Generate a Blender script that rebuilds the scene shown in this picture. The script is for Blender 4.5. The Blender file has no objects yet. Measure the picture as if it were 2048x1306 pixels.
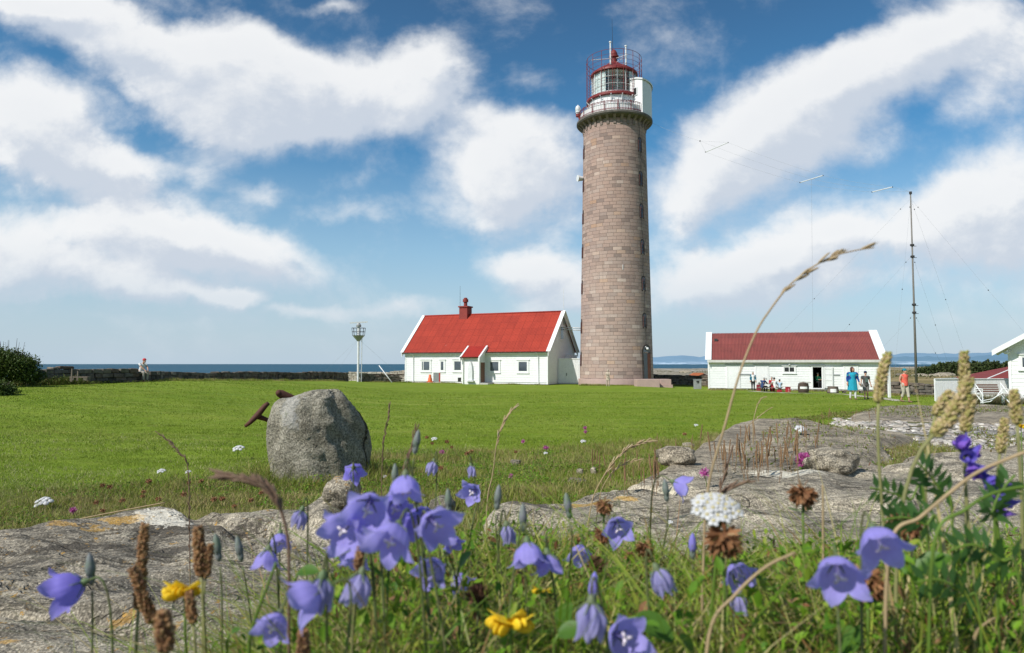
import bpy, bmesh, math, random
import numpy as np
from mathutils import Vector, Matrix
random.seed(7); RNG = np.random.RandomState(11)
SC = bpy.context.scene
COL = SC.collection
PI = math.pi
R = math.radians
# ---------------------------------------------------------------- camera
CZ = 2.1
FPX = 1365.33
TH = math.atan(75.0 / FPX)
def slope(px, py):
    u = (px - 1024.0) / FPX; v = (653.0 - py) / FPX
    dy = math.cos(TH) - v * math.sin(TH); dz = math.sin(TH) + v * math.cos(TH)
    return u / dy, dz / dy
def at(px, py, Y):
    a, b = slope(px, py)
    return Vector((a * Y, Y, CZ + b * Y))
def on_plane(px, py, rel):
    a, b = slope(px, py)
    return Vector((a * rel / b, rel / b, CZ + rel))
cam_d = bpy.data.cameras.new('camera'); cam = bpy.data.objects.new('camera', cam_d); COL.objects.link(cam)
cam.location = (0, 0, CZ); cam.rotation_euler = (PI / 2 + TH, 0, 0)
cam_d.sensor_width = 36; cam_d.lens = 24; cam_d.clip_start = 0.02; cam_d.clip_end = 60000
cam_d.dof.use_dof = True; cam_d.dof.focus_distance = 9.0; cam_d.dof.aperture_fstop = 11.5
SC.camera = cam
SC.view_settings.view_transform = 'Standard'; SC.view_settings.look = 'None'
SC.view_settings.exposure = 0; SC.view_settings.gamma = 1
SC.cycles.max_bounces = 6; SC.cycles.transparent_max_bounces = 8
SC.cycles.use_denoising = True

# ---------------------------------------------------------------- node helpers
def sock(nt, v, inp):
    if isinstance(v, bpy.types.NodeSocket): nt.links.new(v, inp)
    elif isinstance(v, bpy.types.Node): nt.links.new(v.outputs[0], inp)
    else:
        try: inp.default_value = v
        except Exception:
            if hasattr(v, '__len__') and len(v) == 3: inp.default_value = (*v, 1)
            else: raise
def N(nt, typ, ins=None, **props):
    n = nt.nodes.new('ShaderNode' + typ)
    for k, v in props.items(): setattr(n, k, v)
    for k, v in (ins or {}).items(): sock(nt, v, n.inputs[k])
    return n
def M(nt, op, a, b=0.0, c=None, clamp=False):
    n = nt.nodes.new('ShaderNodeMath'); n.operation = op; n.use_clamp = clamp
    sock(nt, a, n.inputs[0]); sock(nt, b, n.inputs[1])
    if c is not None: sock(nt, c, n.inputs[2])
    return n.outputs[0]
def VM(nt, op, a, b=None):
    n = nt.nodes.new('ShaderNodeVectorMath'); n.operation = op
    sock(nt, a, n.inputs[0])
    if b is not None:
        sock(nt, b, n.inputs[3 if op == 'SCALE' else 1])
    return n.outputs['Value'] if op in ('DOT_PRODUCT', 'LENGTH') else n.outputs[0]
def MIX(nt, f, a, b, mode='MIX'):
    n = nt.nodes.new('ShaderNodeMix'); n.data_type = 'RGBA'; n.blend_type = mode
    sock(nt, f, n.inputs[0]); sock(nt, a, n.inputs[6]); sock(nt, b, n.inputs[7])
    return n.outputs[2]
def RAMP(nt, f, stops, interp='LINEAR'):
    n = nt.nodes.new('ShaderNodeValToRGB'); cr = n.color_ramp; cr.interpolation = interp
    while len(cr.elements) < len(stops): cr.elements.new(0.5)
    for e, (p, c) in zip(cr.elements, stops):
        e.position = p
        if not hasattr(c, '__len__'): c = (c, c, c)
        e.color = (*c, 1)
    sock(nt, f, n.inputs[0]); return n.outputs[0]
def NOISE(nt, vec, scale, detail=4, rough=.55, dist=0.0):
    ins = {'Scale': scale, 'Detail': detail, 'Roughness': rough, 'Distortion': dist}
    if vec is not None: ins['Vector'] = vec
    return N(nt, 'TexNoise', ins).outputs[0]
def SMOOTH(nt, v, a, b):
    n = nt.nodes.new('ShaderNodeMapRange'); n.interpolation_type = 'SMOOTHSTEP'
    sock(nt, v, n.inputs[0]); n.inputs[1].default_value = a; n.inputs[2].default_value = b
    return n.outputs[0]
def s2l(r, g, b):
    f = lambda c: (c / 255 / 12.92) if c <= 10 else ((c / 255 + .055) / 1.055) ** 2.4
    return (f(r), f(g), f(b))
def new_mat(name):
    m = bpy.data.materials.new(name); m.use_nodes = True
    nt = m.node_tree; nt.nodes.clear()
    out = nt.nodes.new('ShaderNodeOutputMaterial')
    return m, nt, out
def principled(nt, out, col, rough=.8, spec=.3, bump=None, bstr=.3, bdist=.01, metal=0.0, sss=None):
    ins = {'Base Color': col, 'Roughness': rough, 'Specular IOR Level': spec, 'Metallic': metal}
    if bump is not None:
        b = N(nt, 'Bump', {'Height': bump, 'Strength': bstr, 'Distance': bdist})
        ins['Normal'] = b.outputs[0]
    p = N(nt, 'BsdfPrincipled', ins)
    if out is not None: nt.links.new(p.outputs[0], out.inputs[0])
    return p
def objco(nt): return N(nt, 'TexCoord').outputs['Object']
def geopos(nt): return N(nt, 'NewGeometry').outputs['Position']
_mc = {}
def pmat(name, c1, c2=None, scale=8, rough=.75, bump=.2, bdist=.01, detail=5, spec=.3, metal=0.0, lo=.35, hi=.65, wobble=True):
    """two-tone noise material with a fine bump; c1, c2 linear albedo"""
    if name in _mc: return _mc[name]
    m, nt, out = new_mat(name)
    co = objco(nt)
    if c2 is None: c2 = tuple(x * .75 for x in c1)
    n = NOISE(nt, co, scale, detail)
    col = RAMP(nt, n, [(lo, c1), (hi, c2)])
    if wobble:
        n2 = NOISE(nt, co, scale * 6, 3)
        col = MIX(nt, .35, col, RAMP(nt, n2, [(.3, tuple(x * .75 for x in c1)), (.7, tuple(min(1, x * 1.12) for x in c1))]))
    principled(nt, out, col, rough, spec, NOISE(nt, co, scale * 8, 3) if bump else None, bump, bdist, metal)
    _mc[name] = m; return m
def leafmat(name, cols, trans=.35, rough=.6, scale=30, spec=.3, patch=None):
    """per-blade random colour with light coming through"""
    if name in _mc: return _mc[name]
    m, nt, out = new_mat(name)
    rnd = N(nt, 'NewGeometry').outputs['Random Per Island']
    k = len(cols)
    col = RAMP(nt, rnd, [(i / max(1, k - 1), c) for i, c in enumerate(cols)])
    n = NOISE(nt, objco(nt), scale, 2)
    col = MIX(nt, .5, col, MIX(nt, 1.0, col, RAMP(nt, n, [(.3, .55), (.7, 1.0)]), 'MULTIPLY'))
    if patch:   # broad patches of drier or lusher growth: list of (scale, lo, hi, colour, amount)
        for sc_, lo_, hi_, pc, am in patch:
            mp_ = N(nt, 'Mapping', {'Vector': geopos(nt), 'Scale': (.6, 1.3, 1)})
            col = MIX(nt, M(nt, 'MULTIPLY', SMOOTH(nt, NOISE(nt, mp_.outputs[0], sc_, 5, .65, .4), lo_, hi_), am), col, (*pc, 1))
    p = principled(nt, None, col, rough, spec)
    t = N(nt, 'BsdfTranslucent', {'Color': col})
    mx = N(nt, 'MixShader', {0: trans, 1: p.outputs[0], 2: t.outputs[0]})
    nt.links.new(mx.outputs[0], out.inputs[0])
    _mc[name] = m; return m

# ---------------------------------------------------------------- mesh helpers
OFF = {}
class MB:
    def __init__(s): s.v = []; s.f = []; s.mi = []; s.uv = None
    def add(s, vs, fs, mi=0):
        o = len(s.v); s.v.extend([tuple(v) for v in vs]); s.f.extend([tuple(i + o for i in f) for f in fs]); s.mi.extend([mi] * len(fs))
        return s
    def box(s, c, size, rz=0.0, mat=None, mi=0, jit=0.0, taper=1.0):
        hx, hy, hz = size[0] / 2, size[1] / 2, size[2] / 2
        pts = []
        for z in (-1, 1):
            t = 1.0 if z < 0 else taper
            for x, y in ((-1, -1), (1, -1), (1, 1), (-1, 1)):
                pts.append(Vector((x * hx * t, y * hy * t, z * hz)))
        if jit: pts = [p + Vector((random.uniform(-jit, jit) for _ in range(3))) for p in pts]
        m = Matrix.Translation(Vector(c)) @ (mat if mat is not None else Matrix.Rotation(rz, 4, 'Z'))
        return s.add([m @ p for p in pts], [(3, 2, 1, 0), (4, 5, 6, 7), (0, 1, 5, 4), (1, 2, 6, 5), (2, 3, 7, 6), (3, 0, 4, 7)], mi)
    def beam(s, a, b, w, h, mi=0, up=(0, 0, 1)):
        a = Vector(a); b = Vector(b); d = (b - a); L = d.length; d.normalize()
        upv = Vector(up)
        if abs(d.dot(upv)) > .99: upv = Vector((0, 1, 0))
        sd = d.cross(upv).normalized(); u = sd.cross(d)
        m = Matrix((sd, d, u)).transposed().to_4x4()
        return s.box((a + b) / 2, (w, L, h), mat=m, mi=mi)
    def tube(s, pts, rad, n=8, mi=0, caps=True):
        pts = [Vector(p) for p in pts]; k = len(pts)
        if not hasattr(rad, '__len__'): rad = [rad] * k
        vs = []; ref = None
        for i, p in enumerate(pts):
            d = (pts[min(i + 1, k - 1)] - pts[max(i - 1, 0)])
            if d.length < 1e-9: d = Vector((0, 0, 1))
            d.normalize()
            if ref is None: ref = d.orthogonal().normalized()
            ref = (ref - d * ref.dot(d))
            if ref.length < 1e-6: ref = d.orthogonal()
            ref.normalize(); o = d.cross(ref)
            for j in range(n):
                a = 2 * PI * j / n
                vs.append(p + (ref * math.cos(a) + o * math.sin(a)) * rad[i])
        fs = []
        for i in range(k - 1):
            for j in range(n):
                j2 = (j + 1) % n
                fs.append((i * n + j, i * n + j2, (i + 1) * n + j2, (i + 1) * n + j))
        if caps: fs.append(tuple(range(n - 1, -1, -1))); fs.append(tuple((k - 1) * n + j for j in range(n)))
        return s.add(vs, fs, mi)
    def lathe(s, prof, n=32, c=(0, 0, 0), mi=0, a0=0.0, a1=2 * PI, cap=False):
        full = abs(a1 - a0 - 2 * PI) < 1e-6; m = n if full else n + 1
        vs = []
        for r, z in prof:
            for j in range(m):
                a = a0 + (a1 - a0) * j / n
                vs.append((c[0] + r * math.cos(a), c[1] + r * math.sin(a), c[2] + z))
        fs = []
        for i in range(len(prof) - 1):
            for j in range(n):
                j2 = (j + 1) % m
                fs.append((i * m + j, i * m + j2, (i + 1) * m + j2, (i + 1) * m + j))
        if cap: fs.append(tuple(range(m - 1, -1, -1))); fs.append(tuple((len(prof) - 1) * m + j for j in range(m)))
        return s.add(vs, fs, mi)
    def ell(s, c, r, n=10, k=6, mat=None, mi=0, jit=0.0):
        if not hasattr(r, '__len__'): r = (r, r, r)
        mm = Matrix.Translation(Vector(c)) @ (mat if mat is not None else Matrix.Identity(4))
        vs = [mm @ Vector((0, 0, -r[2]))]
        for i in range(1, k):
            t = -PI / 2 + PI * i / k
            for j in range(n):
                a = 2 * PI * j / n; q = 1 + random.uniform(-jit, jit)
                vs.append(mm @ Vector((r[0] * math.cos(t) * math.cos(a) * q, r[1] * math.cos(t) * math.sin(a) * q, r[2] * math.sin(t) * q)))
        vs.append(mm @ Vector((0, 0, r[2])))
        fs = [(0, 1 + (j + 1) % n, 1 + j) for j in range(n)]
        for i in range(k - 2):
            for j in range(n):
                j2 = (j + 1) % n
                fs.append((1 + i * n + j, 1 + i * n + j2, 1 + (i + 1) * n + j2, 1 + (i + 1) * n + j))
        t = len(vs) - 1
        fs += [(t, 1 + (k - 2) * n + j, 1 + (k - 2) * n + (j + 1) % n) for j in range(n)]
        return s.add(vs, fs, mi)
    def grid(s, P, mi=0, closed=False):
        """P: list of rows of points"""
        k = len(P[0]); vs = [p for r in P for p in r]; fs = []
        for i in range(len(P) - 1):
            for j in range(k if closed else k - 1):
                j2 = (j + 1) % k
                fs.append((i * k + j, i * k + j2, (i + 1) * k + j2, (i + 1) * k + j))
        return s.add(vs, fs, mi)
    def build(s, name, mats, parent=None, smooth=False, angle=None):
        me = bpy.data.meshes.new(name)
        off = OFF.get(parent.name, None) if parent is not None else None
        vs = s.v if off is None else [(v[0] - off[0], v[1] - off[1], v[2] - off[2]) for v in s.v]
        me.from_pydata(vs, [], s.f)
        if not isinstance(mats, (list, tuple)): mats = [mats]
        for m in mats: me.materials.append(m)
        if len(mats) > 1: me.polygons.foreach_set('material_index', s.mi)
        if smooth: me.polygons.foreach_set('use_smooth', [True] * len(me.polygons))
        me.update()
        if smooth and angle: me.set_sharp_from_angle(angle=R(angle))
        o = bpy.data.objects.new(name, me); COL.objects.link(o)
        if parent is not None:
            o.parent = parent
            if off is not None: OFF[o.name] = off
        return o
def np_mesh(name, V, F, mats, parent=None, smooth=False, mi=None, uv=None):
    """fast mesh from numpy: V (n,3), F (m,3|4)"""
    me = bpy.data.meshes.new(name); V = np.asarray(V, dtype=np.float32); F = np.asarray(F, dtype=np.int32)
    k = F.shape[1]
    me.vertices.add(len(V)); me.vertices.foreach_set('co', V.ravel())
    me.loops.add(F.size); me.loops.foreach_set('vertex_index', F.ravel())
    me.polygons.add(len(F)); me.polygons.foreach_set('loop_start', np.arange(len(F), dtype=np.int32) * k)
    me.polygons.foreach_set('loop_total', np.full(len(F), k, dtype=np.int32))
    if smooth: me.polygons.foreach_set('use_smooth', np.ones(len(F), dtype=bool))
    if not isinstance(mats, (list, tuple)): mats = [mats]
    for m in mats: me.materials.append(m)
    if mi is not None: me.polygons.foreach_set('material_index', np.asarray(mi, dtype=np.int32))
    if uv is not None:
        l = me.uv_layers.new(name='UVMap'); l.data.foreach_set('uv', np.asarray(uv, dtype=np.float32)[F.ravel()].ravel())
    me.update(calc_edges=True); me.validate()
    o = bpy.data.objects.new(name, me); COL.objects.link(o)
    if parent is not None: o.parent = parent
    return o
def tag(o, label=None, cat=None, group=None, kind=None):
    if label: o['label'] = label
    if cat: o['category'] = cat
    if group: o['group'] = group
    if kind: o['kind'] = kind
    return o
def thing(name, label, cat, loc=(0, 0, 0), rz=0.0, group=None, world=False):
    o = bpy.data.objects.new(name, None); COL.objects.link(o); o.empty_display_size = .1
    o.location = loc; o.rotation_euler = (0, 0, rz)
    if world: OFF[o.name] = tuple(loc)
    return tag(o, label, cat, group)
def copy_tree(o, parent=None):
    c = o.copy(); COL.objects.link(c)
    if parent is not None: c.parent = parent
    for ch in o.children: copy_tree(ch, c)
    return c
def bez(p0, p1, p2, p3, n):
    out = []
    for i in range(n + 1):
        t = i / n; q = 1 - t
        out.append(Vector(p0) * q ** 3 + Vector(p1) * 3 * q * q * t + Vector(p2) * 3 * q * t * t + Vector(p3) * t ** 3)
    return out
def spline(pts, n=6):
    """Catmull-Rom through points"""
    P = [Vector(p) for p in pts]; P = [P[0] * 2 - P[1]] + P + [P[-1] * 2 - P[-2]]; out = []
    for i in range(1, len(P) - 2):
        for k in range(n):
            t = k / n
            out.append(.5 * ((2 * P[i]) + (-P[i - 1] + P[i + 1]) * t + (2 * P[i - 1] - 5 * P[i] + 4 * P[i + 1] - P[i + 2]) * t * t + (-P[i - 1] + 3 * P[i] - 3 * P[i + 1] + P[i + 2]) * t ** 3))
    out.append(P[-2]); return out
# ---------------------------------------------------------------- numeric noise
def _h(a, b, s):
    v = np.sin(a * 127.1 + b * 311.7 + s * 74.7) * 43758.5453
    return v - np.floor(v)
def vnoise(x, y, s=0):
    xi = np.floor(x); yi = np.floor(y); xf = x - xi; yf = y - yi
    xf = xf * xf * (3 - 2 * xf); yf = yf * yf * (3 - 2 * yf)
    a = _h(xi, yi, s); b = _h(xi + 1, yi, s); c = _h(xi, yi + 1, s); d = _h(xi + 1, yi + 1, s)
    return (a + (b - a) * xf + (c - a) * yf + (a - b - c + d) * xf * yf) * 2 - 1
def fbm(x, y, s=0, o=4, g=.5):
    r = 0; a = 1
    for i in range(o):
        r = r + a * vnoise(x * 2 ** i, y * 2 ** i, s + i * 3.1); a *= g
    return r
def sst(x, a, b):
    t = np.clip((x - a) / (b - a), 0, 1); return t * t * (3 - 2 * t)
# ---------------------------------------------------------------- daylight
SUN_AZ = Vector((-.78, -.63, 0)).normalized(); SUN_EL = R(43)
sd = Vector((SUN_AZ.x * math.cos(SUN_EL), SUN_AZ.y * math.cos(SUN_EL), math.sin(SUN_EL)))
sl = bpy.data.lights.new('sun', 'SUN'); so = bpy.data.objects.new('sun', sl); COL.objects.link(so)
so.rotation_euler = sd.to_track_quat('Z', 'Y').to_euler(); so.location = (0, 0, 60)
sl.energy = 5.0; sl.angle = R(.53); sl.color = (1, .958, .90)
W = bpy.data.worlds.new('World'); SC.world = W; W.use_nodes = True
nt = W.node_tree; nt.nodes.clear()
wo = nt.nodes.new('ShaderNodeOutputWorld')
sky = N(nt, 'TexSky', sky_type='NISHITA', sun_disc=False)
sky.sun_elevation = SUN_EL; sky.sun_rotation = math.atan2(SUN_AZ.x, SUN_AZ.y); sky.altitude = 10
sky.air_density = 1.0; sky.dust_density = .6; sky.ozone_density = 1.6
def cloud_group():
    g = bpy.data.node_groups.new('cloud_density', 'ShaderNodeTree')
    g.interface.new_socket('P', in_out='INPUT', socket_type='NodeSocketVector')
    g.interface.new_socket('D', in_out='OUTPUT', socket_type='NodeSocketFloat')
    gi = g.nodes.new('NodeGroupInput'); go = g.nodes.new('NodeGroupOutput')
    P = gi.outputs[0]
    w1 = N(g, 'TexNoise', {'Vector': P, 'Scale': 3.2, 'Detail': 6, 'Roughness': .6})
    w1 = VM(g, 'SUBTRACT', w1.outputs[1], (.5, .5, .5))
    P2 = VM(g, 'ADD', P, VM(g, 'SCALE', w1, .17))
    blobs = [  # px, py, rx, ry, angle, amount
        (30, -10, 230, 60, -12, .9), (130, 40, 200, 70, -20, 1), (300, 115, 230, 85, -22, 1.15), (480, 175, 240, 110, -14, 1.2),
        (700, 190, 230, 100, 6, 1.2), (850, 185, 130, 120, 20, 1.05), (560, 265, 250, 75, -6, .9), (500, 110, 120, 55, -30, .7), (370, 240, 220, 60, -20, .6),
        (80, 235, 170, 90, -16, 1.1), (130, 320, 200, 60, -8, 1.0), (20, 270, 160, 110, 0, .9), (240, 335, 100, 40, -8, .5),
        (90, 500, 300, 85, -4, 1.2), (350, 450, 230, 70, -8, 1.2), (500, 500, 170, 60, -10, 1.0), (250, 560, 260, 55, -4, .95), (350, 583, 140, 28, -3, .5),
        (1060, 310, 170, 100, 0, 1.15), (960, 380, 150, 95, 10, .95), (1040, 250, 110, 50, 5, .6), (1110, 400, 110, 70, 0, .7), (985, 440, 110, 35, 0, .4),
        (1080, 530, 150, 65, 0, 1.1), (1120, 590, 130, 60, 0, .8), (1000, 525, 80, 30, 0, .35),
        (1420, 330, 200, 130, 25, 1.0), (1560, 230, 210, 110, 30, 1.0), (1720, 150, 230, 90, 25, 1.0), (1880, 70, 250, 95, 22, 1.0), (1520, 360, 170, 90, 15, .75), (2040, 130, 180, 110, 15, .8), (1800, 250, 260, 60, 12, .45), (1350, 400, 120, 50, 0, .5),
        (1370, 570, 220, 80, 8, 1.1), (1550, 510, 240, 75, 6, 1.15), (1800, 470, 280, 110, 10, 1.15), (1980, 390, 200, 110, 18, 1.15), (2060, 540, 200, 90, 0, .75), (1650, 590, 250, 45, 3, .5),
        (640, 622, 90, 20, 0, .75), (830, 612, 90, 22, 0, .75), (490, 590, 70, 22, 0, .7), (60, 600, 90, 30, 0, .5), (1030, 620, 120, 25, 0, .5),
        (730, 370, 90, 45, 30, .45), (560, 395, 120, 32, -8, .7), (390, 335, 110, 38, -8, .65), (730, 430, 110, 24, 0, .45), (640, 440, 70, 22, 0, .4), (600, 475, 60, 25, -20, .4),
        (660, 8, 90, 18, 10, .5), (870, 90, 90, 50, 50, .45), (1060, 150, 80, 50, 0, .35), (1160, 620, 130, 40, 0, .6), (1850, 640, 260, 30, 0, .35), (220, 640, 260, 25, 0, .3)]
    tot = None
    for px, py, rx, ry, an, am in blobs:
        a, b = slope(px, py)
        mp = N(g, 'Mapping', {'Vector': P2, 'Location': (a, b, 0), 'Rotation': (0, 0, R(an)), 'Scale': (rx * 1.25 / FPX, ry * 1.25 / FPX, 1)}, vector_type='TEXTURE')
        sp = N(g, 'TexGradient', {'Vector': mp.outputs[0]}, gradient_type='SPHERICAL')
        e = M(g, 'MULTIPLY', sp.outputs[1], am * 1.15)
        tot = e if tot is None else M(g, 'ADD', tot, e)
    st = N(g, 'Mapping', {'Vector': P, 'Scale': (.92, 1.15, 1), 'Rotation': (0, 0, R(-8))})
    f = NOISE(g, st.outputs[0], 4.6, 10, .60, .15)
    f2 = NOISE(g, st.outputs[0], 1.7, 4, .5, .3)
    t = M(g, 'ADD', tot, M(g, 'MULTIPLY', M(g, 'SUBTRACT', f, .5), 3.0))
    t = M(g, 'ADD', t, M(g, 'MULTIPLY', M(g, 'SUBTRACT', f2, .5), .7))
    g.links.new(t, go.inputs[0])
    return g
CG = cloud_group()
dirv = N(nt, 'TexCoord').outputs['Generated']
sp = N(nt, 'SeparateXYZ', {0: dirv})
ay = M(nt, 'MAXIMUM', M(nt, 'ABSOLUTE', sp.outputs[1]), .06)
U = M(nt, 'DIVIDE', sp.outputs[0], ay); V_ = M(nt, 'DIVIDE', M(nt, 'ABSOLUTE', sp.outputs[2]), ay)
P = N(nt, 'CombineXYZ', {0: U, 1: V_, 2: 0.0}).outputs[0]
def cg(vec):
    n = nt.nodes.new('ShaderNodeGroup'); n.node_tree = CG; nt.links.new(vec, n.inputs[0]); return n.outputs[0]
d1 = cg(P); d2 = cg(VM(nt, 'ADD', P, (-.02, .03, 0)))
dens = SMOOTH(nt, d1, -.06, 1.16)
dens = M(nt, 'MULTIPLY', dens, .96)
lit = SMOOTH(nt, M(nt, 'SUBTRACT', M(nt, 'MULTIPLY', d1, .85), M(nt, 'MULTIPLY', d2, 1.0)), -.62, .22)
thick = SMOOTH(nt, d1, .9, 2.2)
el = M(nt, 'ABSOLUTE', sp.outputs[2])
# the blue of the sky, deepened aloft as in the photograph
skc = MIX(nt, 1.0, sky.outputs[0], RAMP(nt, el, [(0.0, (1.0, 1.05, 1.1)), (.16, (.62, 1.10, 1.25)), (.32, (.25, .86, 1.14)), (.50, (.07, .52, .80))]), 'MULTIPLY')
haze = RAMP(nt, el, [(0.0, .90), (.05, .74), (.13, .48), (.3, .08)])
skc = MIX(nt, haze, skc, (5.0, 6.3, 7.5, 1))
cl = MIX(nt, lit, (6.2, 6.8, 7.7, 1), (9.2, 9.3, 9.4, 1))
cl = MIX(nt, M(nt, 'MULTIPLY', thick, .15), cl, (6.4, 6.9, 7.6, 1))
low = RAMP(nt, el, [(0.0, 0.25), (.05, .5), (.16, 1.0)])
cl = MIX(nt, M(nt, 'SUBTRACT', 1.0, low), cl, (5.4, 6.3, 7.4, 1))
dens = M(nt, 'MULTIPLY', dens, RAMP(nt, el, [(0.0, .35), (.05, .7), (.12, 1.0)]))
fin = MIX(nt, dens, skc, cl)
bg = N(nt, 'Background', {'Color': fin, 'Strength': .1})
nt.links.new(bg.outputs[0], wo.inputs[0])
W.cycles.sampling_method = 'MANUAL'; W.cycles.sample_map_resolution = 512
# ---------------------------------------------------------------- terrain height (numpy, world z)
def G(x, y):
    x = np.asarray(x, dtype=float); y = np.asarray(y, dtype=float)
    P = np.interp(y, [-60, -5, 0, 2.0, 2.7, 4.2, 6, 10, 20, 35, 50, 60, 70, 90, 130, 200, 420, 3000],
                  [-1.0, -.95, -.85, -.74, -.85, -1.32, -1.48, -1.62, -1.76, -1.88, -1.98, -2.05, -2.08, -2.1, -2.5, -3.0, -3.2, -3.3])
    rise = np.interp(y, [-10, 8, 25, 38, 60, 74, 90, 130], [0, .15, .75, .95, .56, .16, 0, 0])
    P = P + rise * sst(-x, 4, 20)
    P = P - .32 * sst(x, 9, 19) * sst(y, 42, 56) * (1 - sst(y, 90, 130))
    # the turf bank the camera looks over
    mound = (1 - sst(y, .90, 1.45)) * sst(y, -2.2, -1.2) * sst(x, -.42 + .0 * y, -.12) * (1 - sst(x, 2.2, 3.4))
    P = P + .52 * mound
    # rocky rise on the right
    rock = sst(x - .42 * y, -1.2, 1.4) * sst(y, 3.5, 6) * (1 - sst(y, 20, 29)) * (1 - sst(x - .75 * y, 6, 14))
    P = P + .26 * rock
    P = P + .015 * fbm(x * .9, y * .9, 3) * sst(y, 3, 8) + .05 * fbm(x * .12, y * .12, 5, 2) * sst(y, 12, 30)
    P = P + .02 * fbm(x * 5, y * 5, 9, 3) * (1 - sst(y, 2, 8))
    # shore and sea bed
    a = x / np.maximum(y, 1.0)
    shore = np.interp(a, [-.9, -.27, -.22, -.1, .1, .2, .3, .55, .9], [70, 105, 225, 240, 300, 480, 540, 760, 1100])
    d = np.sqrt((x * .35) ** 2 + y * y) - shore
    P = P - 6.5 * sst(d, -8, 45)
    left = sst(-x, 95, 140); P = P - 6.0 * left
    P = P + .35 * fbm(x * .11, y * .11, 21, 4) * sst(y, 88, 130) * (1 - sst(d, -5, 20))
    return P + CZ
def axis(lo, hi, near, n):
    k = math.asinh(hi / near); k0 = -math.asinh(-lo / near)
    t = np.linspace(k0, k, n); return near * np.sinh(t)
def G1(x, y): return float(G(np.array([x]), np.array([y]))[0])

# rocks ------------------------------------------------------------------
def sdf(poly, x, y):
    """signed distance, positive inside"""
    d = np.full(x.shape, 1e9); ins = np.zeros(x.shape, dtype=bool); n = len(poly)
    for i in range(n):
        ax, ay = poly[i]; bx, by = poly[(i + 1) % n]
        ex, ey = bx - ax, by - ay; wx, wy = x - ax, y - ay
        t = np.clip((wx * ex + wy * ey) / (ex * ex + ey * ey + 1e-12), 0, 1)
        d = np.minimum(d, np.hypot(wx - ex * t, wy - ey * t))
        c = ((ay > y) != (by > y)) & (x < (bx - ax) * (y - ay) / ((by - ay) + 1e-12) + ax)
        ins ^= c
    return np.where(ins, d, -d)
def pp(lst, rel): return [tuple(on_plane(px, py, rel))[:2] for px, py in lst]
class Slab:
    def __init__(s, poly, top, w, drop, seed, amp=.03, fr=2.0, extra=None):
        s.poly = poly; s.top = top; s.w = w; s.drop = drop; s.seed = seed; s.amp = amp; s.fr = fr; s.extra = extra
    def h(s, x, y, d=None):
        if d is None: d = sdf(s.poly, x, y)
        d = d + .35 * s.w * fbm(x * s.fr * .8, y * s.fr * .8, s.seed + 9, 3)
        z = s.top(x, y) + s.amp * fbm(x * s.fr, y * s.fr * 1.3, s.seed, 5)
        z = z + s.amp * .5 * np.abs(fbm((x + y * .4) * s.fr * 1.2, (y - x * .35) * s.fr * 3.2, s.seed + 4, 4))
        if s.extra: z = z + s.extra(x, y)
        e = 1 - sst(d, -s.w, s.w)
        return z - s.drop * e ** 1.6 + CZ
    def mesh(s, name, step, mat):
        P = np.array(s.poly); lo = P.min(0) - s.w * 1.3; hi = P.max(0) + s.w * 1.3
        nx = int((hi[0] - lo[0]) / step[0]) + 2; ny = int((hi[1] - lo[1]) / step[1]) + 2
        X, Y = np.meshgrid(np.linspace(lo[0], hi[0], nx), np.linspace(lo[1], hi[1], ny))
        D = sdf(s.poly, X, Y); Z = s.h(X, Y, D)
        V = np.stack([X, Y, Z], -1).reshape(-1, 3)
        i = np.arange(nx * ny).reshape(ny, nx)
        F = np.stack([i[:-1, :-1], i[:-1, 1:], i[1:, 1:], i[1:, :-1]], -1).reshape(-1, 4)
        keep = (D.reshape(-1)[F] > -s.w * 1.25).any(1); F = F[keep]
        u, inv = np.unique(F, return_inverse=True); F = inv.reshape(F.shape)
        return tag(np_mesh(name, V[u], F, mat, smooth=True), kind='structure')
def ramp_top(y0, z0, y1, z1, sx=0.0):
    return lambda x, y: z0 + (z1 - z0) * np.clip((y - y0) / (y1 - y0), -.5, 1.3) + sx * x
SL = []
# A: left foreground slab
Aedge = pp([(-700, 1150), (-300, 1092), (0, 1072), (150, 1052), (250, 1035), (330, 1020), (420, 1022), (500, 1015), (590, 1006), (655, 985), (700, 985), (738, 1010)], -.60)
SL.append(Slab([(-2.6, .3)] + Aedge + [(-.50, 1.9), (-.45, 1.45), (-.38, 1.0), (-.36, .3)], ramp_top(1.0, -.63, 2.6, -.60), .055, .5, 2, .034, 2.2,
    extra=lambda x, y: .085 * np.exp(-(((x + .66) / .075) ** 2 + ((y - 2.5) / .28) ** 2)) - .075 * np.exp(-(((x + .93) / .10) ** 2 + ((y - 2.42) / .09) ** 2)) + .03 * np.exp(-(((x + 1.45) / .2) ** 2 + ((y - 2.6) / .2) ** 2)) - .04 * sst(np.sin((x * .5 + y) * 7 + 1.3 * fbm(x * 1.5, y * 1.5, 40, 2)), .86, 1.0)))
# B: central and right foreground slab
Bedge = pp([(945, 1035), (975, 1012), (1100, 1000), (1180, 988), (1250, 972), (1400, 948), (1560, 943), (1700, 935), (1850, 922), (2048, 908), (2500, 900)], -.60)
SL.append(Slab([(-.10, .9), (-.13, 1.6)] + Bedge + [(5.6, 1.2), (4.0, .6)], ramp_top(1.0, -.62, 4.0, -.60), .09, .42, 5, .038, 1.6,
    extra=lambda x, y: -.035 * sst(np.sin((x * .35 + y) * 4.2 + 1.5 * fbm(x, y, 44, 2)), .88, 1.0) - .03 * np.exp(-(((x - .12) / .12) ** 2 + ((y - 2.55) / .10) ** 2))))
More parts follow.
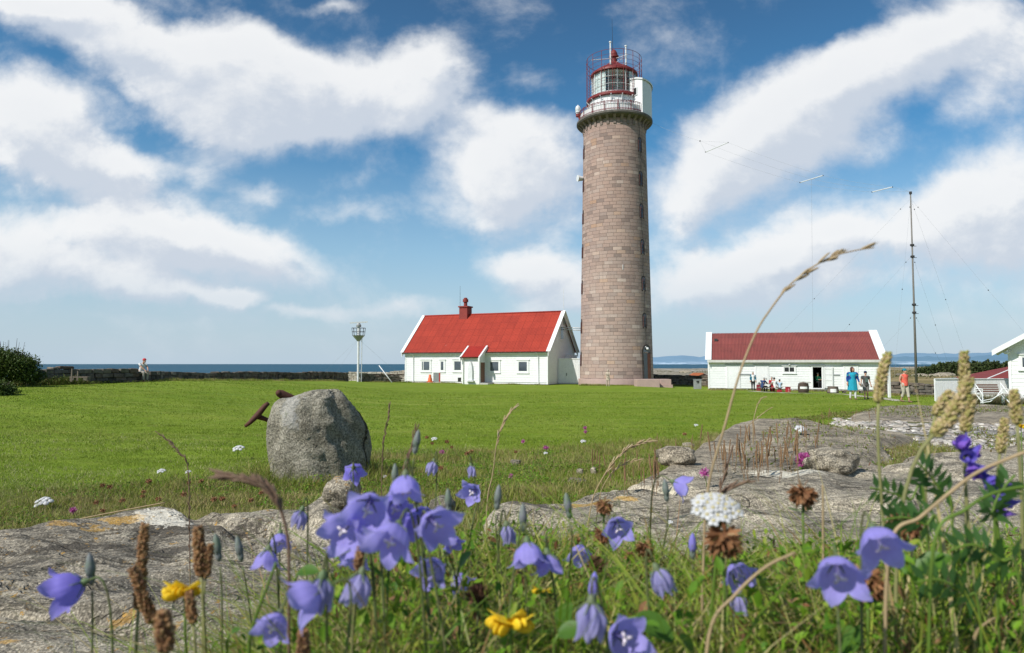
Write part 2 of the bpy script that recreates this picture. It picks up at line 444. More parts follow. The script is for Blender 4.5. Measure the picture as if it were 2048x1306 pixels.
# C: second ledge, with plantain
SL.append(Slab(pp([(1205, 975), (1245, 950), (1300, 935), (1345, 905), (1395, 886), (1470, 880), (1560, 889), (1640, 905), (1760, 925), (1900, 945), (1500, 985), (1300, 990)], -.80), ramp_top(5, -.84, 7.5, -.80), .14, .45, 8, .035, 1.1))
# D: third
SL.append(Slab(pp([(1415, 888), (1440, 862), (1470, 844), (1530, 838), (1600, 842), (1650, 850), (1745, 868), (1790, 893), (1700, 905), (1560, 893)], -1.12), ramp_top(9, -1.16, 13.5, -1.10), .25, .4, 12, .045, .7))
# E: far dome of rock
SL.append(Slab(pp([(1690, 838), (1710, 820), (1760, 812), (1830, 809), (1900, 815), (1960, 812), (2048, 815), (2200, 822), (2400, 845), (2100, 848), (1850, 840)], -1.40), ramp_top(17, -1.46, 23, -1.36), .5, .4, 15, .07, .4))
# F: low ledges among the pale gravel
SL.append(Slab(pp([(1640, 862), (1700, 853), (1800, 858), (1830, 868), (1760, 880), (1670, 876)], -1.2), lambda x, y: -1.22 + 0 * x, .2, .3, 18, .03, .9))
SL.append(Slab(pp([(1800, 905), (1900, 893), (2048, 885), (2300, 880), (2300, 925), (2048, 930), (1850, 926)], -.86), lambda x, y: -.90 + 0 * x, .12, .3, 22, .03, 1.2))
def HS(x, y):
    x = np.asarray(x, dtype=float); y = np.asarray(y, dtype=float)
    z = G(x, y)
    for s in SL: z = np.maximum(z, np.where(sdf(s.poly, x, y) > -s.w, s.h(x, y), -99))
    return z
def onrock(x, y, m=0.0):
    r = np.zeros(np.shape(x), dtype=bool)
    g = G(x, y)
    for s in SL: r |= (sdf(s.poly, x, y) > -s.w) & (s.h(x, y) > g + m)
    return r
def hit(px, py, h=0.0, y0=.3, y1=90.0):
    """where the sight line through a picture point comes within h of the ground"""
    a, b = slope(px, py); Y = np.exp(np.linspace(math.log(y0), math.log(y1), 900))
    d = CZ + b * Y - HS(a * Y, Y) - h; k = np.argmax(d < 0)
    if not (d < 0).any(): k = len(Y) - 1
    return at(px, py, float(Y[k]))
def H1(x, y): return float(HS(np.array([x]), np.array([y]))[0])

# ---------------------------------------------------------------- materials of the land
def ell_mask(nt, co, cx, cy, rx, ry, ang, wob=.25, ws=6.0):
    n = VM(nt, 'SCALE', VM(nt, 'SUBTRACT', N(nt, 'TexNoise', {'Vector': co, 'Scale': ws, 'Detail': 5, 'Roughness': .65}).outputs[1], (.5, .5, .5)), wob)
    mp = N(nt, 'Mapping', {'Vector': VM(nt, 'ADD', co, n), 'Location': (cx, cy, 0), 'Rotation': (0, 0, ang), 'Scale': (rx, ry, 100)}, vector_type='TEXTURE')
    g = N(nt, 'TexGradient', {'Vector': mp.outputs[0]}, gradient_type='SPHERICAL').outputs[1]
    g = M(nt, 'ADD', g, M(nt, 'MULTIPLY', M(nt, 'SUBTRACT', NOISE(nt, co, 34, 8, .78), .5), 2.6)); return SMOOTH(nt, g, .26, .38)
def rock_mat(name, patches=(), tint=(1, 1, 1), lich=1.0, scale=1.0):
    m, nt, out = new_mat(name); co = geopos(nt)
    base = RAMP(nt, NOISE(nt, co, 2.2 * scale, 7, .65, .6), [(.28, (.085, .08, .072)), (.45, (.185, .172, .15)), (.62, (.27, .25, .215)), (.78, (.36, .335, .29))])
    st = N(nt, 'Mapping', {'Vector': co, 'Rotation': (0, 0, R(-22)), 'Scale': (1.4, 7.5, 4)})
    streak = RAMP(nt, NOISE(nt, st.outputs[0], 2.4 * scale, 7, .68, .8), [(.36, .42), (.5, .95), (.68, 1.25)])
    base = MIX(nt, 1.0, base, streak, 'MULTIPLY')
    gr = NOISE(nt, co, 150 * scale, 2, .6); gr2 = NOISE(nt, co, 45 * scale, 3, .7)
    base = MIX(nt, .75, base, MIX(nt, 1.0, base, RAMP(nt, gr, [(.34, .35), (.5, 1.0), (.66, 1.9)]), 'MULTIPLY'))
    base = MIX(nt, .6, base, MIX(nt, 1.0, base, RAMP(nt, gr2, [(.35, .5), (.6, 1.35)]), 'MULTIPLY'))
    vo = N(nt, 'TexVoronoi', {'Vector': co, 'Scale': 70 * scale})
    base = MIX(nt, M(nt, 'MULTIPLY', SMOOTH(nt, vo.outputs['Distance'], .22, .12), .55), base, (.52, .5, .45, 1))
    cv = N(nt, 'Mapping', {'Vector': co, 'Rotation': (0, 0, R(-18)), 'Scale': (.9, 2.6, 1.5)})
    cr = M(nt, 'ABSOLUTE', M(nt, 'SUBTRACT', NOISE(nt, cv.outputs[0], 1.5 * scale, 5, .6, 1.2), .5)); crk = SMOOTH(nt, cr, .014, .002)
    base = MIX(nt, M(nt, 'MULTIPLY', crk, .55), base, (.03, .027, .022, 1))
    # lichens
    l1 = SMOOTH(nt, NOISE(nt, co, 5.2 * scale, 9, .75, .4), .60, .66)
    base = MIX(nt, M(nt, 'MULTIPLY', l1, .55 * lich), base, (.40, .385, .32, 1))
    l2 = SMOOTH(nt, NOISE(nt, VM(nt, 'ADD', co, (7, 3, 1)), 2.6 * scale, 9, .78, .5), .645, .68)
    base = MIX(nt, M(nt, 'MULTIPLY', l2, .8 * lich), base, (.42, .235, .035, 1))
    l3 = SMOOTH(nt, NOISE(nt, VM(nt, 'ADD', co, (2, 9, 4)), 2.0 * scale, 9, .75, .6), .615, .66)
    base = MIX(nt, M(nt, 'MULTIPLY', l3, .75 * lich), base, (.045, .04, .036, 1))
    for cx, cy, rx, ry, ang, col in patches:
        base = MIX(nt, M(nt, 'MULTIPLY', ell_mask(nt, co, cx, cy, rx, ry, ang, .14, 9), .82 if col[0] < 1.4 * col[1] else .5), base, MIX(nt, 1.0, (*col, 1), RAMP(nt, NOISE(nt, co, 40, 5, .7), [(.3, .5), (.7, 1.2)]), 'MULTIPLY'))
    base = MIX(nt, 1.0, base, (*tint, 1), 'MULTIPLY')
    hgt = M(nt, 'ADD', M(nt, 'MULTIPLY', NOISE(nt, co, 14 * scale, 8, .7), 1.0), M(nt, 'MULTIPLY', gr, .22))
    hgt = M(nt, 'ADD', hgt, M(nt, 'MULTIPLY', NOISE(nt, st.outputs[0], 5, 6, .7), .45))
    hgt = M(nt, 'SUBTRACT', hgt, M(nt, 'MULTIPLY', crk, .4))
    principled(nt, out, base, .88, .2, hgt, .85, .022 / scale)
    return m
def pl(px, py, rel=-.6): a = on_plane(px, py, rel); return a.x, a.y
patchA = []
for px, py, rx, ry, ang, col in [(385, 1060, .34, .13, .12, (.05, .045, .04)), (325, 1050, .15, .10, .1, (.68, .67, .63)), (150, 1095, .30, .035, .3, (.055, .05, .045)), (240, 1056, .13, .05, .2, (.50, .29, .03)),
                                 (130, 1068, .09, .03, .2, (.46, .27, .04)), (185, 1069, .05, .03, 0, (.48, .28, .03)), (340, 1100, .16, .05, .5, (.06, .055, .05)), (40, 1120, .3, .03, .3, (.07, .065, .06)), (570, 1030, .10, .05, 0, (.09, .085, .08)), (245, 1225, .04, .02, 0, (.45, .26, .05)), (15, 1290, .04, .02, 0, (.42, .25, .05))]:
    x, y = pl(px, py); patchA.append((x, y, rx, ry, ang, col))
M_rockA = rock_mat('rock_lichen_grey', patchA, (1.42, 1.33, 1.16), .6)
patchB = []
for px, py, rx, ry, ang, col in [(1570, 957, .26, .16, 0, (.50, .50, .47)), (1170, 1008, .16, .04, .1, (.50, .30, .04)), (1252, 1003, .08, .035, 0, (.52, .30, .03)), (1060, 1015, .20, .07, .2, (.07, .065, .06)), (1290, 985, .3, .05, 0, (.46, .44, .37))]:
    x, y = pl(px, py); patchB.append((x, y, rx, ry, ang, col))
M_rockB = rock_mat('rock_pale_grey', patchB, (1.56, 1.46, 1.26), .6)
M_rockC = rock_mat('rock_weathered', (), (1.45, 1.32, 1.12), .7, .7)
M_stone = rock_mat('fieldstone', (), (.8, .76, .68), .5, .8)

def ground_mat():
    m, nt, out = new_mat('lawn_and_land'); co = geopos(nt)
    s = N(nt, 'SeparateXYZ', {0: co}); x, y, z = s.outputs
    n1 = NOISE(nt, co, .35, 5, .6, .3); n2 = NOISE(nt, co, 3.0, 6, .65, .4); n3 = NOISE(nt, co, 38, 4, .7)
    st = N(nt, 'Mapping', {'Vector': co, 'Rotation': (0, 0, R(8)), 'Scale': (.25, 1.1, 1)})
    n4 = NOISE(nt, st.outputs[0], .9, 5, .6, .2)
    lawn = RAMP(nt, n1, [(.3, (.14, .22, .014)), (.5, (.195, .265, .022)), (.7, (.26, .31, .04))])
    lawn = MIX(nt, .55, lawn, RAMP(nt, n4, [(.3, (.115, .20, .012)), (.55, (.175, .25, .018)), (.75, (.26, .30, .05))]))
    lawn = MIX(nt, .6, lawn, MIX(nt, 1.0, lawn, RAMP(nt, n2, [(.3, .7), (.55, 1.0), (.75, 1.35)]), 'MULTIPLY'))
    lawn = MIX(nt, .8, lawn, MIX(nt, 1.0, lawn, RAMP(nt, n3, [(.3, .45), (.5, .95), (.7, 1.6)]), 'MULTIPLY'))
    lawn = MIX(nt, M(nt, 'MULTIPLY', SMOOTH(nt, NOISE(nt, VM(nt, 'ADD', st.outputs[0], (5, 5, 0)), .8, 6, .7, .4), .50, .72), .5), lawn, (.32, .34, .075, 1))
    # bare soil and dry litter under the near plants
    soil = RAMP(nt, NOISE(nt, co, 9, 7, .7), [(.3, (.06, .06, .018)), (.5, (.12, .115, .035)), (.68, (.25, .20, .09))])
    near = SMOOTH(nt, M(nt, 'ADD', y, M(nt, 'MULTIPLY', M(nt, 'SUBTRACT', n2, .5), 3.0)), 9.6, 7.6)
    c = MIX(nt, near, lawn, soil)
    # pale gravel between the ledges on the right
    vo = N(nt, 'TexVoronoi', {'Vector': co, 'Scale': 13.0, 'Randomness': 1.0}); 
    grav = MIX(nt, 1.0, RAMP(nt, vo.outputs['Color'], [(.15, (.34, .30, .25)), (.5, (.55, .51, .45)), (.85, (.74, .70, .64))]), RAMP(nt, vo.outputs['Distance'], [(.3, 1.0), (.62, .28)]), 'MULTIPLY')
    q = M(nt, 'SUBTRACT', x, M(nt, 'MULTIPLY', y, .46))
    gm = M(nt, 'MULTIPLY', SMOOTH(nt, M(nt, 'ADD', q, M(nt, 'MULTIPLY', M(nt, 'SUBTRACT', n2, .5), 2.2)), .05, .5), M(nt, 'MULTIPLY', SMOOTH(nt, y, 4.2, 5.2), SMOOTH(nt, y, 21, 16)))
    gm2 = SMOOTH(nt, NOISE(nt, co, .9, 6, .65, .5), .42, .5)
    c = MIX(nt, gm, c, MIX(nt, gm2, MIX(nt, n2, (.06, .075, .02, 1), (.2, .16, .09, 1)), grav))
    # dry heath and stony shore beyond the walls
    heath = RAMP(nt, NOISE(nt, co, .12, 7, .7, .5), [(.3, (.10, .105, .035)), (.45, (.20, .16, .065)), (.6, (.30, .23, .11)), (.72, (.36, .33, .26))])
    stony = RAMP(nt, NOISE(nt, co, .5, 8, .75), [(.35, (.12, .11, .06)), (.5, (.26, .225, .16)), (.65, (.42, .39, .33))])
    az = M(nt, 'DIVIDE', x, M(nt, 'MAXIMUM', y, 1.0))
    farc = MIX(nt, SMOOTH(nt, az, .45, .52), stony, heath)
    c = MIX(nt, SMOOTH(nt, y, 82, 88), c, farc)
    c = MIX(nt, M(nt, 'MULTIPLY', SMOOTH(nt, z, -.9, -1.3), SMOOTH(nt, y, 90, 120)), c, MIX(nt, n2, (.3, .28, .24, 1), (.5, .48, .43, 1)))
    h = M(nt, 'ADD', M(nt, 'MULTIPLY', n3, .6), n2)
    principled(nt, out, c, .9, .12, h, .9, .035)
    return m
M_ground = ground_mat()
gx = axis(-700, 1600, 1.6, 420); gy = axis(-60, 1700, 1.6, 520)
X, Y = np.meshgrid(gx, gy); Z = G(X, Y)
i = np.arange(X.size).reshape(X.shape)
F = np.stack([i[:-1, :-1], i[:-1, 1:], i[1:, 1:], i[1:, :-1]], -1).reshape(-1, 4)
tag(np_mesh('ground', np.stack([X, Y, Z], -1).reshape(-1, 3), F, M_ground, smooth=True), kind='structure')
SL[0].mesh('rock_shelf_left', (.012, .012), M_rockA)
SL[1].mesh('rock_shelf_centre', (.02, .016), M_rockB)
SL[2].mesh('rock_ledge_middle', (.03, .03), M_rockC)
SL[3].mesh('rock_ledge_back', (.06, .06), M_rockC)
SL[4].mesh('rock_dome_far', (.12, .12), M_rockC)
SL[5].mesh('rock_ledge_low', (.05, .05), M_rockC)
SL[6].mesh('rock_ledge_right', (.04, .04), M_rockC)
# ---------------------------------------------------------------- sea
m, nt, out = new_mat('sea_water'); co = geopos(nt)
mp = N(nt, 'Mapping', {'Vector': co, 'Scale': (.35, 1.0, 1)})
wv = NOISE(nt, mp.outputs[0], .10, 9, .62, .2)
big = N(nt, 'Mapping', {'Vector': co, 'Scale': (.0012, .012, 1)})
col = RAMP(nt, NOISE(nt, big.outputs[0], 1.0, 6, .6, .4), [(.3, (.010, .062, .105)), (.5, (.018, .085, .135)), (.7, (.035, .125, .175))])
capm = N(nt, 'Mapping', {'Vector': co, 'Scale': (.02, .10, 1)})
cap = SMOOTH(nt, NOISE(nt, capm.outputs[0], 1.0, 9, .72, .3), .665, .69)
col = MIX(nt, M(nt, 'MULTIPLY', cap, .6), col, (.55, .6, .62, 1))
principled(nt, out, col, .55, .12, wv, 1.0, 1.5)
mb = MB(); xs = [-40000, -4000, -400, 0, 400, 4000, 40000]; ys = [-2000, 0, 60, 200, 800, 4000, 45000]
mb.grid([[(a, b, CZ - 6.6) for a in xs] for b in ys])
tag(mb.build('sea', m), kind='structure')
# ---------------------------------------------------------------- far hills across the bay
def hills(name, px0, px1, prof, Y, mat, seed, amp):
    cols = np.linspace(px0, px1, 260); rows = []
    for k, dy in enumerate((0, 900, 2200, 4200, 6500)):
        r = []
        for c in cols:
            f = (0, .35, .75, 1.0, .5)[k]
            h = np.interp(c, [p[0] for p in prof], [p[1] for p in prof])
            h = h * (1 + .0) + amp * float(fbm(np.array([c * .012]), np.array([dy * .001]), seed, 5)[0]) * min(1, h / 8)
            a, b = slope(c, 728 - h * f * (1 + .06 * float(vnoise(np.array([c * .09]), np.array([k * 3.3]), seed)[0])))
            yy = Y + dy
            r.append((a * yy, yy, CZ - 6.8 + max(0, b * yy + 6.6) if k else CZ - 8))
        rows.append(r)
    mb = MB(); mb.grid(rows); return tag(mb.build(name, mat, smooth=True), kind='structure')
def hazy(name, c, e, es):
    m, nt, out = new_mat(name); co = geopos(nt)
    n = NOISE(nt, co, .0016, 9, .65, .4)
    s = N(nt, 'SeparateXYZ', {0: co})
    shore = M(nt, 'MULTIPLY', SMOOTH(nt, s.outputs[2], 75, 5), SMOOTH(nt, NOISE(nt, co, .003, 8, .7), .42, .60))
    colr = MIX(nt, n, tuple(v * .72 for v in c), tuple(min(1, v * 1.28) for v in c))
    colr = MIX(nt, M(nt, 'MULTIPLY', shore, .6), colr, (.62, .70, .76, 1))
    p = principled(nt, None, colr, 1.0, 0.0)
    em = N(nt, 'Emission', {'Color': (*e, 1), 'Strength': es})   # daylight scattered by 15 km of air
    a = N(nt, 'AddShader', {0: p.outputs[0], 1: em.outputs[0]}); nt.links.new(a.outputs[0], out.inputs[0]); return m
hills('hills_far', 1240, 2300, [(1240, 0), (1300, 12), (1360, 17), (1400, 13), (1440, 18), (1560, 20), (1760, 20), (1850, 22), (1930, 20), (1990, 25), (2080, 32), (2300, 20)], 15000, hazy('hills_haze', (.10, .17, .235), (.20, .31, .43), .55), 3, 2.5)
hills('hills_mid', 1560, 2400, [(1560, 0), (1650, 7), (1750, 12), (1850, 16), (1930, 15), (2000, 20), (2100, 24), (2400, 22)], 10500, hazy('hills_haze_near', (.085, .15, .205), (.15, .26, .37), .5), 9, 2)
# ---------------------------------------------------------------- paint and metal
M_white = pmat('white_paint', (.80, .80, .785), (.74, .74, .72), 1.5, .55, .08, .004)
M_whitemetal = pmat('white_metal', (.74, .75, .75), (.60, .60, .58), 3, .4, .05, .003)
M_redpaint = pmat('red_oxide_paint', (.23, .035, .032), (.15, .03, .028), 3, .5, .1, .004)
M_darkmetal = pmat('dark_metal', (.035, .034, .036), (.06, .055, .05), 5, .5, .1, .003)
M_greymetal = pmat('galvanised_grey', (.36, .37, .37), (.26, .27, .27), 4, .45, .1, .003, metal=.3)
M_dark = pmat('dark_opening', (.012, .012, .013), (.02, .02, .02), 4, .7, 0)
def glass_mat(name, tint=(.04, .05, .06), rough=.04):
    m, nt, out = new_mat(name)
    n = NOISE(nt, geopos(nt), .9, 3)
    principled(nt, out, RAMP(nt, n, [(.3, tint), (.7, tuple(v * 2.2 for v in tint))]), rough, 1.0)
    return m
M_glass = glass_mat('window_glass')
def granite_blocks():
    m, nt, out = new_mat('pink_granite_blocks')
    uv = N(nt, 'UVMap', {}, uv_map='UVMap').outputs[0]
    w = VM(nt, 'SCALE', VM(nt, 'SUBTRACT', N(nt, 'TexNoise', {'Vector': uv, 'Scale': 1.3, 'Detail': 2}).outputs[1], (.5, .5, .5)), .05)
    u2 = VM(nt, 'ADD', uv, w)
    br = N(nt, 'TexBrick', {'Vector': u2, 'Scale': 1.0, 'Mortar Size': .014, 'Mortar Smooth': .3, 'Bias': 0.0, 'Brick Width': .92, 'Row Height': .35,
                            'Color1': (0, 0, 0, 1), 'Color2': (1, 1, 1, 1), 'Mortar': (.5, .5, .5, 1)}, offset=.43, squash=.82, squash_frequency=3)
    br2 = N(nt, 'TexBrick', {'Vector': u2, 'Scale': 1.0, 'Mortar Size': 0.0, 'Bias': 0.0, 'Brick Width': .92, 'Row Height': .35,
                            'Color1': (0, 0, 0, 1), 'Color2': (1, 1, 1, 1), 'Mortar': (.5, .5, .5, 1)}, offset=.43, squash=.82, squash_frequency=3)
    col = RAMP(nt, br2.outputs[0], [(0.0, (.27, .215, .195)), (.10, (.35, .27, .24)), (.3, (.42, .315, .275)), (.5, (.405, .325, .29)), (.68, (.45, .34, .295)), (.84, (.36, .29, .265)), (.93, (.54, .45, .40)), (1.0, (.44, .30, .22))])
    big = NOISE(nt, uv, .22, 5, .6, .3)
    col = MIX(nt, .5, col, MIX(nt, 1.0, col, RAMP(nt, big, [(.3, (.74, .74, .78)), (.55, (1.0, 1.0, 1.0)), (.75, (1.12, 1.06, 1.0))]), 'MULTIPLY'))
    fine = NOISE(nt, uv, 9, 5, .75)
    col = MIX(nt, .6, col, MIX(nt, 1.0, col, RAMP(nt, fine, [(.3, .66), (.55, 1.0), (.75, 1.2)]), 'MULTIPLY'))
    stv = N(nt, 'Mapping', {'Vector': uv, 'Scale': (3.0, .12, 1)})
    col = MIX(nt, M(nt, 'MULTIPLY', SMOOTH(nt, NOISE(nt, stv.outputs[0], 1.0, 6, .7), .52, .7), .28), col, (.15, .12, .105, 1))
    z = N(nt, 'SeparateXYZ', {0: uv}).outputs[1]
    col = MIX(nt, M(nt, 'MULTIPLY', SMOOTH(nt, z, 3, 24), .55), col, MIX(nt, 1.0, col, (.86, .80, .76, 1), 'MULTIPLY'))
    fac = M(nt, 'MULTIPLY', br.outputs[1], M(nt, 'ADD', .45, NOISE(nt, uv, .9, 3)), clamp=True)
    col = MIX(nt, 1.0, col, (1.05, 1.0, .965, 1), 'MULTIPLY')
    col = MIX(nt, M(nt, 'MULTIPLY', fac, .72), col, (.085, .062, .055, 1))
    h = M(nt, 'SUBTRACT', M(nt, 'MULTIPLY', fine, .35), br.outputs[1])
    principled(nt, out, col, .85, .2, h, .8, .03)
    return m
M_granite = granite_blocks()
M_granite_plain = pmat('pink_granite_plain', (.40, .285, .245), (.32, .24, .21), 3, .8, .3, .01)
M_parapet = pmat('weathered_gallery_stone', (.10, .092, .08), (.19, .165, .14), 2.5, .9, .4, .02)

M_corbel = pmat('corbel_stone', (.24, .185, .16), (.17, .135, .115), 3, .85, .3, .01)
# ---------------------------------------------------------------- the lighthouse
TD = 70.0
TB = at(1233, 771, TD); TX, TY = TB.x, TD
TZ = CZ - 2.12
R0 = 3.74; R1 = 3.20; ZT = 26.7     # radius at foot, radius under the gallery, height
tower = thing('lighthouse', 'tall round lighthouse of pink granite blocks with a red and white lantern on top', 'lighthouse', (TX, TY, TZ), world=True)
def rad(z): return R0 + (R1 - R0) * (max(0, min(1, z / ZT))) ** .92
TOFF = 0.0
def ta(deg, r, z):   # angle from the side facing the photographer, positive to the right
    a = R(deg); return Vector((TX + r * math.sin(a), TY - r * math.cos(a), TZ + TOFF + z))
n = 128; zs = np.linspace(-.4, ZT, 60)
V = []; UV = []
for z in zs:
    for j in range(n + 1):
        a = 2 * PI * j / n; r = rad(z)
        V.append((r * math.cos(a), r * math.sin(a), z)); UV.append((a * 3.6, z))
i = np.arange(len(zs) * (n + 1)).reshape(len(zs), n + 1)
F = np.stack([i[:-1, :-1], i[:-1, 1:], i[1:, 1:], i[1:, :-1]], -1).reshape(-1, 4)
np_mesh('wall', V, F, M_granite, tower, smooth=True, uv=UV)
c0 = (TX, TY, TZ)
mb = MB(); mb.lathe([(R0 + .16, -.5), (R0 + .16, .58), (R0 + .11, .64), (R0 - .2, .64)], 96, c0); mb.build('plinth', M_granite_plain, tower, True, 40)
TOFF = 2.12; c0 = (TX, TY, TZ + TOFF)
mb = MB(); mb.lathe([(R1 - .3, 24.55), (R1 + .06, 24.56), (R1 + .62, 24.78), (3.86, 24.84), (3.92, 24.9), (3.92, 25.08), (3.86, 25.14), (1.5, 25.16)], 96, c0); mb.build('gallery_deck', M_parapet, tower, True, 30)
for k in range(30):
    mb = MB(); a = 360 / 30 * k + 4
    p = [ta(a, R1 - .1, 23.85), ta(a, R1 + .08, 23.95), ta(a, R1 + .12, 24.3), ta(a, R1 + .32, 24.55), ta(a, R1 + .54, 24.76), ta(a, R1 - .1, 24.76)]
    t = Vector((math.cos(R(a)), math.sin(R(a)), 0)) * .13
    mb.add([q - t for q in p] + [q + t for q in p], [(5, 4, 3, 2, 1, 0), (6, 7, 8, 9, 10, 11)] + [(q, (q + 1) % 6, (q + 1) % 6 + 6, q + 6) for q in range(6)])
    mb.build('corbel', M_corbel, tower)
# gallery balustrade: white panels behind a red railing
mb = MB(); mb.lathe([(2.62, 25.16), (2.62, 27.15)], 64, c0, a0=0, a1=2 * PI)
mb.build('service_drum', M_white, tower, True)
mb = MB(); 
for k in range(44):
    a = 360 / 44 * k; mb.tube([ta(a, 2.64, 25.16), ta(a, 2.64, 27.1)], .025, 4)
mb.build('drum_battens', M_white, tower)
mb = MB()
for h, rr in ((26.12, .032), (25.98, .02), (25.36, .02), (25.28, .02)):
    mb.tube([ta(a, 3.70, h) for a in range(-150, 40, 6)], rr, 5)
for a in range(-150, 40, 4): mb.tube([ta(a, 3.70, 25.3), ta(a, 3.70, 26.1)], .013, 4)
for a in range(-150, 38, 3):   # wavy ornament under the rails
    mb.tube([ta(a, 3.70, 25.98), ta(a + 1.5, 3.70, 26.1), ta(a + 3, 3.70, 25.98)], .01, 4)
    mb.tube([ta(a, 3.70, 25.28), ta(a + 1.5, 3.70, 25.40), ta(a + 3, 3.70, 25.28)], .01, 4)
for a in range(-150, 40, 21): mb.tube([ta(a, 3.70, 25.14), ta(a, 3.70, 26.2)], .04, 6)
mb.build('gallery_railing', M_redpaint, tower)
mb = MB(); mb.lathe([(2.55, 25.12), (3.56, 25.17), (3.58, 25.92)], 72, c0, a0=R(-90 - 150), a1=R(-90 + 38)); mb.build('railing_panel', M_white, tower, True, 30)
# upper catwalk of red iron with white brackets
mb = MB(); mb.lathe([(2.1, 27.12), (2.84, 27.16), (2.88, 27.2), (2.88, 27.44), (2.84, 27.46), (2.1, 27.46)], 72, c0); mb.build('catwalk', M_redpaint, tower, True, 30)
for k in range(16):
    a = 22.5 * k + 8; mb = MB()
    mb.tube([ta(a, 2.66, 26.5), ta(a, 2.70, 26.8), ta(a, 2.80, 27.02), ta(a, 2.97, 27.14)], [.05, .05, .045, .05], 6)
    mb.build('bracket', M_whitemetal, tower)
# lantern: murette, glazing with astragals, lens, roof
mb = MB(); mb.lathe([(2.3, 27.4), (2.3, 27.72), (2.34, 27.76), (2.1, 27.78)], 64, c0); mb.build('lantern_base', M_white, tower, True, 30)
m, nt, out = new_mat('lantern_glass')
g_ = N(nt, 'BsdfGlossy', {'Color': (.9, .95, 1, 1), 'Roughness': .03}); tr = N(nt, 'BsdfTransparent', {'Color': (.86, .92, .90, 1)})
fr = N(nt, 'LayerWeight', {'Blend': .5}); mx = N(nt, 'MixShader', {0: M(nt, 'ADD', M(nt, 'MULTIPLY', M(nt, 'POWER', fr.outputs[1], 4), .6), .05), 1: tr.outputs[0], 2: g_.outputs[0]}); nt.links.new(mx.outputs[0], out.inputs[0])
M_lglass = m
mb = MB(); mb.lathe([(2.27, 27.76), (2.27, 30.0)], 16, c0); mb.build('glazing', M_lglass, tower)
mb = MB()
for k in range(16):
    a = 22.5 * k; mb.tube([ta(a, 2.30, 27.7), ta(a, 2.30, 30.0)], .034, 6)
for h in (28.5, 29.27):
    mb.tube([ta(22.5 * k, 2.29, h) for k in range(17)], .022, 5)
mb.build('astragals', M_whitemetal, tower)
M_lens = glass_mat('lens_glass', (.24, .28, .26), .3)
mb = MB()
mb.lathe([(.05, 27.7), (.55, 27.72), (.6, 28.0), (.62, 28.1)] + [(.72 + .28 * math.sin(PI * t / 20) + (.035 if t % 2 else 0), 28.1 + 1.5 * t / 20) for t in range(21)] + [(.5, 29.65), (.05, 29.9)], 32, c0)
lens = mb.build('lens', M_lens, tower, False)
mb = MB(); mb.lathe([(.30, 27.45), (.36, 27.7)], 20, c0); 
for k in range(8): mb.tube([ta(45 * k, 1.03, 28.0), ta(45 * k, 1.06, 29.6)], .025, 5)
mb.build('lens_frame', M_greymetal, lens)
mb = MB()
for k in range(24): 
    a0_, a1_ = 36 + 12.2 * k, 48 + 12.2 * k
    mb.add([ta(a0_, 2.19, 27.8), ta(a1_, 2.19, 27.8), ta(a1_, 2.19, 29.95), ta(a0_, 2.19, 29.95)], [(0, 1, 2, 3)])
mb.lathe([(.02, 29.98), (2.05, 29.96)], 24, c0); mb.build('curtain', pmat('lantern_curtain', (.82, .82, .80), (.74, .74, .73), 3, .9), tower)
mb = MB(); mb.lathe([(2.2, 29.97), (2.40, 29.95), (2.46, 29.99), (2.44, 30.17), (2.30, 30.30), (1.7, 30.72), (1.05, 31.10), (.62, 31.38), (.52, 31.5), (.40, 31.55)], 64, c0); mb.build('lantern_roof', M_redpaint, tower, True, 35)
mb = MB(); mb.lathe([(.36, 31.45), (.36, 32.05), (.52, 32.08), (.52, 32.25), (.36, 32.3), (.40, 32.45), (.34, 32.62), (.26, 32.8), (.10, 32.95), (.02, 33.0)], 24, c0); mb.build('roof_vent', M_redpaint, tower, True, 35)
# cage of red rods round the lantern
mb = MB()
for k in range(16):
    a = 22.5 * k + 11; mb.tube([ta(a, 2.86, 27.2), ta(a, 2.86, 31.75)], .026, 5)
for h in (31.75, 31.25, 30.75, 30.3): mb.tube([ta(7.5 * k, 2.86, h) for k in range(49)], .014 if h < 31.7 else .022, 4)
for h in (27.75, 28.05, 28.35, 28.65, 28.95, 29.25, 29.55): mb.tube([ta(7.5 * k, 2.86, h) for k in range(49)], .009, 4)
for k in range(8): a = 45 * k + 11; mb.tube([ta(a, 2.86, 29.9), ta(a, 2.4, 30.0)], .03, 5)
for a in (-28, -8, 18, 34, 70, 150, 200, 260):
    mb.tube([ta(a, 2.86, 27.8), ta(a, 2.86, 30.4)], .015, 4)
mb.build('lantern_cage', M_redpaint, tower)
for px, pt, pb in ((1220.6, 83, 127), (1251.6, 91, 128)):
    a = at(px, pt, TD - 2.0); b = at(px, pb, TD - 2.0); mb = MB()
    mb.tube([(a.x, a.y, b.z - .1), (a.x, a.y, a.z - .12)], .075, 8); mb.tube([(a.x, a.y, a.z - .12), (a.x, a.y, a.z)], .13, 8)
    q = Vector((a.x, a.y, b.z + .8)); mb.tube([q, ta(0, .3, q.z - TZ - TOFF)], .03, 5); q = Vector((a.x, a.y, b.z + .2)); mb.tube([q, ta(0, .9, q.z - TZ - TOFF - .4)], .03, 5)
    mb.build('antenna_pole', M_whitemetal, tower)
for a in (-60, 20, 205): 
    mb = MB(); mb.tube([ta(a, 2.86, 31.2), ta(a + 12, .35, 31.9)], .035, 5); mb.build('cage_stay', M_whitemetal, tower)
mb = MB(); mb.tube([(TX - .1, TY, TZ + 34.8), (TX - .15, TY, TZ + 38.5)], [.03, .012], 5); mb.build('whip_antenna', M_darkmetal, tower)
